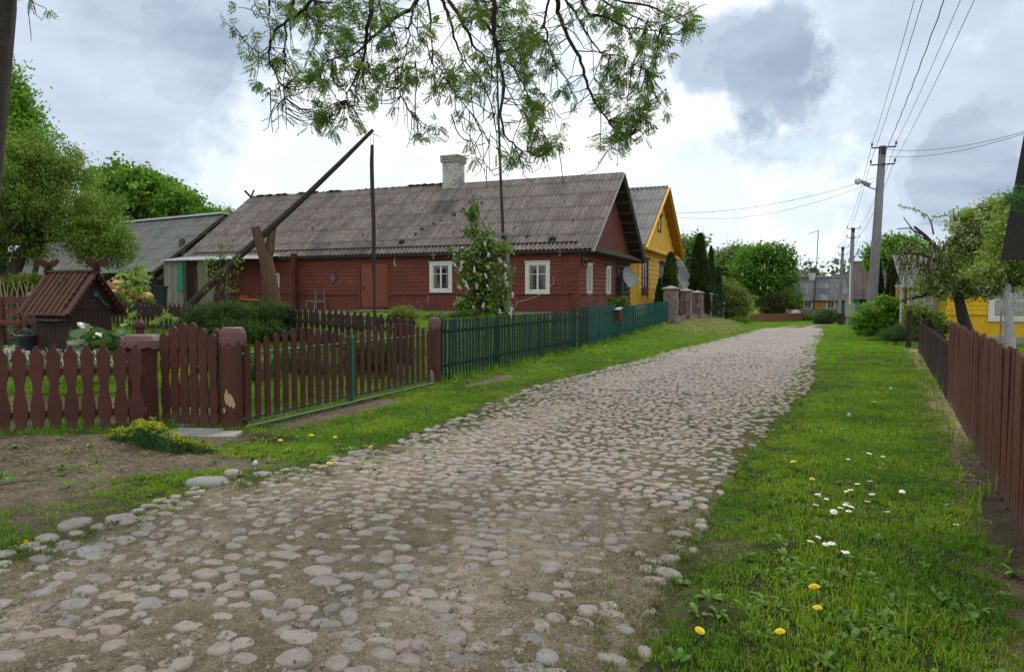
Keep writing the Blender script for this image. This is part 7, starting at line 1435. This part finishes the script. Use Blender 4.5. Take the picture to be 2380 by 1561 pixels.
def euphorbia():
    t0 = gpt(400, 1040); t = thing('spurge_clump', 'low cushion plant with yellow green flower heads below the wicket gate', 'plant', t0); P = []; H_ = []
    for k in range(330):
        u = random.choice([random.gauss(330, 26), random.gauss(400, 45), random.gauss(455, 26), random.gauss(350, 20), random.gauss(275, 12)]); u = min(max(u, 262), 508); vt = np.interp(u, [260, 285, 330, 365, 400, 450, 508], [1012, 1000, 980, 985, 1012, 1026, 1046]); vb = np.interp(u, [260, 340, 420, 508], [1022, 1045, 1058, 1052]); f = random.random(); v = vb+(0)*f; g = gpt(u, random.uniform(vb-14, vb)); hgt = (vb-vt)*7.5/FPX*random.uniform(.55, 1.0); top = g+np.array([random.gauss(0, .02), random.gauss(0, .02), hgt]); H_.append((g, top))
        for _ in range(26): q = random.random(); P.append(g*(1-q)+top*q+np.array([random.gauss(0, .022), random.gauss(0, .022), 0]))
    P = np.array(P); foliage('leaves', P, rng.integers(0, 99, len(P)), [(.055, .14, .03), (.075, .175, .035), (.045, .11, .025)], .032, .007, t, 'leaf', -.6)
    m = MB(); 
    for g, tp in H_: m.tube([g, (g+tp)/2, tp], .002, 4, cap=False)
    m.build('stems', MATS['plastic_green'], t); Q = []
    for g, tp in H_:
        if random.random() < .6:
            for _ in range(16): Q.append(tp+np.array([random.gauss(0, .016), random.gauss(0, .016), random.gauss(0, .006)]))
    Q = np.array(Q); foliage('flower_heads', Q, rng.integers(0, 99, len(Q)), [(.50, .50, .012), (.58, .54, .02), (.42, .45, .012)], .014, .013, t, 'leaf', 0, 3)
euphorbia()
def small_bush(name, label, E, nc, nl, cr, L_, W_, pal, base, matname='leaf', cat='bush', droop=.2):
    z = G(*base[:2]); t = thing(name, label, cat, (base[0], base[1], z)); C, P, CI = crown_points(E, nc, nl, cr, .6); m = MB(); m.lathe([(.07, -.03), (.05, .03)], 8, (base[0], base[1], z)); limbs(m, np.array([base[0], base[1], z]), C, .012, min(nc, 24), .004, 5, .1); m.build('stems', MATS['bark'], t); foliage('leaves', P, CI, pal, L_, W_, t, matname, droop)
YG = [(.15, .2, .03), (.19, .24, .04), (.12, .17, .025)]
small_bush('garden_bush', 'yellow green bush behind the right gate leaf near the house wall', [ell(935, 725, 28, 12, 20), ell(960, 730, 26, 9, 20), ell(915, 733, 14, 8, 20)], 60, 30, .12, .05, .035, YG, atY(940, 745, 20))
small_bush('garden_bush', 'green bush at the street corner of the red house', [ell(1420, 703, 10, 9, 27), ell(1440, 706, 12, 7, 27), ell(1450, 700, 6, 8, 27)], 40, 26, .12, .07, .05, GR, atY(1432, 725, 27))
small_bush('garden_bush', 'bright ferny plants behind the wattle fence at left', [ell(35, 660, 45, 12, 17.6), ell(75, 655, 26, 16, 17.6), ell(5, 668, 20, 8, 17.6)], 120, 30, .12, .08, .04, YG, atY(40, 690, 17.6))
small_bush('garden_bush', 'bright green bush in front of the firewood heap', [ell(275, 692, 14, 10, 22), ell(345, 700, 12, 6, 22)], 30, 26, .12, .06, .045, YG, atY(290, 700, 22))
small_bush('garden_bush', 'leafy strip of tulips and weeds behind the double gate', [ell(700, 850, 70, 45, 13), ell(850, 830, 70, 45, 14), ell(600, 880, 40, 40, 12)], 260, 34, .16, .11, .022, [(.04, .09, .03), (.05, .115, .035), (.06, .13, .02)], atY(750, 880, 13), droop=-.8)
small_bush('garden_bush', 'low leafy weeds by the foot of the lilac bush', [ell(1080, 730, 40, 7, 22), ell(1010, 735, 30, 5, 21)], 50, 30, .12, .06, .04, GR, atY(1080, 738, 22))
# white daisies bed behind the wavy fence: uncountable
P = []
for _ in range(900): u = random.uniform(10, 300); v = random.gauss(842, 10); g = gpt(u, v); P.append(g+np.array([0, 0, random.uniform(.06, .2)]))
P = np.array(P); P6 = np.repeat(P, 6, 0)+rng.normal(size=(len(P)*6, 3))*.013; V, Q = leaf_quads(P6, .03, .024, 0, 2); c = np.repeat(np.array([.75, .75, .74])*rng.uniform(.8, 1.05, len(P6))[:, None], 4, 0); o = link('flower_bed', mesh_np('flower_bed', V, Q, MATS['petal'], c)); tag(o, 'bed of tiny white flowers behind the wavy fence', 'flowers', kind='stuff')
P = []
for _ in range(2600): g = gpt(random.uniform(0, 300), random.gauss(846, 14)); P.append(g+np.array([0, 0, random.uniform(0, .14)]))
P = np.array(P); V, Q = leaf_quads(P, .10, .02, -1); c = np.repeat(np.array([.07, .15, .03])*rng.uniform(.7, 1.3, len(P))[:, None], 4, 0); o = link('flower_bed_leaves', mesh_np('flower_bed_leaves', V, Q, MATS['leaf'], c)); tag(o, 'green stems and leaves of the white flower bed', 'flowers', kind='stuff')
# ------------------------------------------------------------ ash tree over the road
R7 = [[(400, 0), (340, 60), (270, 110), (215, 150), (195, 200), (190, 290), (225, 370), (262, 430), (268, 500), (265, 550)], [(310, 0), (290, 60), (268, 120), (268, 300), (262, 420)], [(410, 0), (430, 80), (425, 150), (430, 200), (370, 300)], [(690, 0), (690, 70), (665, 140), (660, 210), (650, 290), (615, 370), (580, 440), (565, 490)],
 [(915, 0), (885, 50), (820, 80), (745, 140), (665, 215), (600, 270), (500, 290), (440, 330)], [(890, 50), (885, 110), (870, 200), (850, 290), (830, 400), (850, 490), (890, 550)], [(885, 90), (920, 170), (965, 230), (985, 310), (1040, 380), (1090, 440), (1150, 520), (1200, 580), (1230, 650)], [(965, 0), (980, 110), (985, 200), (990, 300)],
 [(1035, 0), (1065, 60), (1090, 150), (1115, 240), (1150, 330), (1180, 430)], [(1065, 0), (1110, 60), (1160, 150), (1200, 240), (1260, 310), (1300, 400)], [(1200, 0), (1240, 100), (1290, 180), (1340, 250), (1390, 340), (1440, 420)], [(1290, 0), (1290, 120), (1310, 250), (1340, 420), (1320, 560), (1340, 660), (1400, 720), (1480, 760)],
 [(1600, 0), (1600, 60), (1640, 150), (1690, 250), (1730, 340), (1750, 430), (1800, 520), (1850, 590), (1890, 640), (1980, 690)], [(1640, 0), (1700, 90), (1750, 170), (1800, 240), (1820, 270), (1780, 380)], [(1720, 0), (1760, 80), (1850, 90), (1950, 140), (2080, 150), (2160, 170)], [(1820, 0), (1900, 60), (2000, 90), (2110, 130)],
 [(1880, 0), (2050, 30), (2170, 90), (2250, 60), (2330, 20)], [(905, 300), (905, 560), (915, 640), (945, 710)], [(1000, 300), (1100, 450), (1110, 560), (1140, 640), (1200, 700), (1240, 790), (1290, 860)], [(1340, 300), (1480, 400), (1540, 480), (1600, 560)], [(1700, 250), (1820, 260), (1940, 290), (2040, 340)], [(50, 180), (110, 240), (160, 270), (200, 230)], [(1150, 300), (1230, 400), (1280, 520), (1300, 640), (1310, 730)], [(1230, 0), (1280, 60), (1290, 200), (1280, 330), (1270, 470)], [(1340, 400), (1400, 520), (1480, 600), (1560, 700), (1620, 740)], [(830, 250), (800, 150), (750, 70), (730, 0)], [(190, 0), (185, 80), (200, 150)], [(1560, 0), (1540, 90), (1550, 200), (1600, 330), (1660, 420), (1700, 500)], [(820, 290), (820, 430), (870, 540), (960, 620), (1000, 625)], [(1180, 480), (1200, 600), (1270, 700), (1270, 640)], [(1440, 380), (1460, 520), (1400, 640), (1380, 720)],
 [(190, 430), (200, 490), (240, 508), (268, 480)], [(120, 20), (105, 50), (130, 90), (150, 40)], [(1080, 560), (1120, 660), (1200, 720), (1250, 700)], [(-1090, -80), (-1040, -50), (-990, -20), (-972, 2)]]
BL = [(-970, 0, 14, 8, 5), (560, 170, 80, 55, 46), (620, 60, 90, 50, 34), (340, 70, 90, 60, 24), (440, 330, 110, 55, 46), (500, 600, 50, 60, 26), (600, 560, 40, 30, 14), (700, 480, 60, 34, 20), (860, 380, 70, 70, 26), (720, 370, 80, 50, 28), (1020, 410, 50, 30, 18), (1130, 420, 60, 60, 20), (1200, 330, 70, 50, 26), (1460, 180, 90, 80, 58), (1490, 480, 60, 34, 30), (1480, 600, 50, 36, 16), (1530, 700, 70, 40, 30), (1400, 770, 50, 36, 16), (2000, 210, 110, 50, 40), (1850, 440, 70, 60, 26), (1990, 530, 80, 60, 44), (1930, 640, 60, 50, 34), (2040, 390, 30, 60, 20), (2220, 110, 50, 34, 14), (2180, 20, 120, 28, 26), (1850, 60, 80, 50, 26), (1350, 40, 90, 50, 34), (1190, 40, 80, 50, 30), (780, 210, 60, 60, 20), (930, 150, 40, 60, 14), (1560, 330, 50, 60, 16), (380, 420, 40, 50, 14), (40, 140, 34, 34, 6), (110, 230, 50, 26, 9), (200, 440, 36, 14, 6), (300, 300, 40, 60, 12), (510, 640, 34, 50, 10), (1930, 320, 80, 50, 24), (1400, 330, 60, 60, 22), (1330, 170, 60, 70, 24), (1630, 440, 50, 40, 10), (2060, 610, 40, 40, 10), (1850, 690, 30, 30, 8), (420, 30, 80, 30, 24), (760, 60, 60, 40, 16), (1060, 280, 60, 60, 14), (1680, 60, 60, 50, 16)]
def ash():
    conv = lambda x, y: (.4748*x+535.5, .4748*y)
    b = np.array([-6.05, 8.45, 0]); b[2] = G(b[0], b[1]); t = thing('ash_tree', 'old ash tree at the left edge with branches hanging over the road', 'tree', b)
    m = MB(); tx_ = lambda u, v, r: tuple(atY(u, v, 8.45)-np.array([r, 0, 0])); tr = [tx_(-75, 1020, .42), tx_(-38, 690, .37), tx_(3, 275, .34), tx_(27, 5, .31), (-5.9, 8.3, 6.6), (-5.2, 8.2, 7.8)]; m.tube(tr, [.42, .37, .34, .31, .28, .24], 16, cap=False)
    limb = [tr[-1], (-3.6, 8.1, 8.2), (-1.6, 8.0, 8.0), (.4, 8.0, 7.7), (2.4, 8.2, 7.3), (4.4, 8.4, 6.7)]; m.tube(limb, [.24, .2, .17, .14, .1, .06], 12, cap=False); m.build('trunk', MATS['bark'], t)
    limb = np.array(limb); m = MB(); nodes = []
    for i, P in enumerate(R7):
        Y = 7.4+1.5*((i*37) % 11)/10; q = [atY(*conv(x, y), Y+.12*math.sin(k*1.3+i)) for k, (x, y) in enumerate(P)]
        if P[0][1] < 5:
            x0 = q[0][0]; f = np.clip((x0+3.5)/8., 0, 1); L0 = limb[1]*(1-f)+limb[-2]*f; j = np.argmin(abs(limb[:, 0]-x0*.8)); L0 = limb[j]; q = [L0, (L0*.45+q[0]*.55)+np.array([0, 0, .25])]+q
        n = len(q); r0 = (.028 if P[0][1] < 5 else .009)*(1.2 if i in (3, 4, 5, 8, 9, 10, 11, 12) else .75)
        # smooth the polyline
        Q = [q[0]]
        for a, c in zip(q[:-1], q[1:]): Q += [a*.66+c*.34+rng.normal(size=3)*.009, a*.33+c*.67+rng.normal(size=3)*.009, c]
        rr = np.linspace(r0, .0045, len(Q)); m.tube(Q, list(rr), 6, cap=False); nodes += [p for p in Q[(4 if P[0][1] < 5 else 0):]]
    nodes = np.array(nodes); 
    # leaf sprays: each a thin drooping twig carrying pinnate leaves
    V = []; C = []; tips = []
    def pinnate(p, d, L_, col):
        d = d/np.linalg.norm(d); up = rng.normal(size=3); s = np.cross(d, up); s /= np.linalg.norm(s); k = 5
        for j in range(k+1):
            f = .25+.75*j/k; c = p+d*L_*f+np.array([0, 0, -.05*L_*f*f])
            for sg in ((-1, 1) if j < k else (0,)):
                e = d*.55+s*sg*.85 if sg else d; e = e/np.linalg.norm(e); ll = L_*.40*(1-.2*abs(f-.6)); w_ = ll*.15; x = np.cross(e, s if not sg else np.cross(d, s)); x = x/(np.linalg.norm(x)+1e-9)
                e = e+np.array([0, 0, -.25]); e /= np.linalg.norm(e); V.extend([c, c+e*ll*.45+x*w_, c+e*ll, c+e*ll*.45-x*w_]); C.extend([col*random.uniform(.8, 1.2)]*4)
    def spray(c, near=True):
        j = np.argmin(np.linalg.norm((nodes-c)*np.array([1, .35, 1]), axis=1)); a = nodes[j]; c = c.copy(); c[1] = c[1]*.35+a[1]*.65; L0 = np.linalg.norm(c-a)
        if L0 > .9: a = c+(a-c)*.9/L0
        mid = (a+c)/2+np.array([0, 0, -.10*min(L0, 1)])+rng.normal(size=3)*.02; m.tube([a, mid, c], [.006, .0045, .003], 4, cap=False)
        d = (c-mid)/(np.linalg.norm(c-mid)+1e-6); col = np.array(random.choice([(.095, .175, .022), (.12, .21, .026), (.07, .135, .018), (.16, .25, .035)]))
        for k in range(random.randint(3, 5)): e = d*.5+rng.normal(size=3)*.7+np.array([0, 0, -.55]); pinnate(c+rng.normal(size=3)*.01, e, random.uniform(.09, .15), col)
    for (x, y, rx, ry, n) in BL:
        for _ in range(int(n*.74)):
            px = x+random.gauss(0, rx*.62); py = y+random.gauss(0, ry*.62); Y = random.uniform(7.3, 9.1); spray(atY(*conv(px, py), Y))
    for j in range(120): c = nodes[rng.integers(len(nodes))]+rng.normal(size=3)*np.array([.12, .12, .1]); spray(c)
    # bare hanging twigs
    for k in range(150):
        a = nodes[rng.integers(len(nodes))]; l = random.uniform(.2, .55); dx = random.gauss(0, .15); m.tube([a, a+np.array([dx*.6, random.gauss(0, .05), -l*.4]), a+np.array([dx, 0, -l*.8]), a+np.array([dx*1.7, 0, -l*.95])], [.006, .005, .004, .003], 4, cap=False)
    # crown above the frame
    for k in range(700): f = random.random(); j = int(f*4.999); c = limb[j]*(1-f*5+j)+limb[j+1]*(f*5-j); c = c+np.array([random.gauss(0, .5), random.gauss(.3, 1.0), random.uniform(-.2, 1.8)]); col = np.array((.08, .15, .025)); [pinnate(c+rng.normal(size=3)*.1, rng.normal(size=3), random.uniform(.2, .3), col) for _ in range(4)]
    m.build('branches', MATS['twig'], t); V = np.array(V)-ORG[t.name]; link('leaves', mesh_np('leaves', V, np.arange(len(V)).reshape(-1, 4), MATS['leaf'], np.array(C)), t)
    m2 = MB(); V2 = []
ash()
def spruce_branch():
    t = thing('young_spruce', 'soft bright green conifer twig in front of the dark hut at the right edge', 'conifer', (3.75, 3.7, G(3.75, 3.7))); m = MB(); m.tube([(3.75, 3.7, -.1), (3.75, 3.7, 3.2)], [.06, .03], 8, cap=False); e = atY(2342, 462, 3.5); s_ = np.array([3.75, 3.7, 2.05]); m.tube([s_, (s_+e)/2, e], [.02, .012, .004], 6, cap=False); m.build('trunk', MATS['bark'], t); P = []
    for k in range(1300): f = random.random()**1.2; c = e*(1-f*.6)+s_*f*.6; P.append(c+np.array([random.gauss(0, .012), random.gauss(0, .02), random.gauss(0, .02*(1+f*2))]))
    P = np.array(P); foliage('needles', P, rng.integers(0, 9, len(P)), [(.06, .19, .035), (.05, .15, .03)], .045, .006, t, 'leaf', .2)
spruce_branch()

def litter():
    V = []; Q = []; C = []
    for k in range(5200):
        z_ = random.random()
        if z_ < .55: x, y = random.gauss(-4.6, 1.1), random.gauss(7.0, .55)
        elif z_ < .8: t_ = random.uniform(1, 14); q = FR0+FRD*t_+FRN*random.uniform(0, .4); x, y = q
        else: s_, n_ = random.uniform(6.5, 14), random.gauss(5.85, .3); x, y = SN(s_, n_)[:2]
        if abs(x) > y*.78+.3: continue
        z = G(x, y)+.012; a = random.random()*6.28; l = random.uniform(.015, .06); w_ = random.uniform(.002, .006); dx, dy = math.cos(a), math.sin(a); b = len(V); h = random.uniform(0, .012)
        V += [(x-dy*w_, y+dx*w_, z), (x+dy*w_, y-dx*w_, z), (x+dx*l+dy*w_, y+dy*l-dx*w_, z+h), (x+dx*l-dy*w_, y+dy*l+dx*w_, z+h)]; Q.append((b, b+1, b+2, b+3)); C += [np.array(random.choice([(.28, .22, .13), (.20, .15, .09), (.12, .09, .06), (.35, .30, .2)]))*random.uniform(.7, 1.2)]*4
    o = link('dry_litter', mesh_np('dry_litter', V, Q, MATS['leaf'], np.array(C))); tag(o, 'dry grass bits and twigs scattered on the bare soil', 'litter', kind='stuff')
litter()
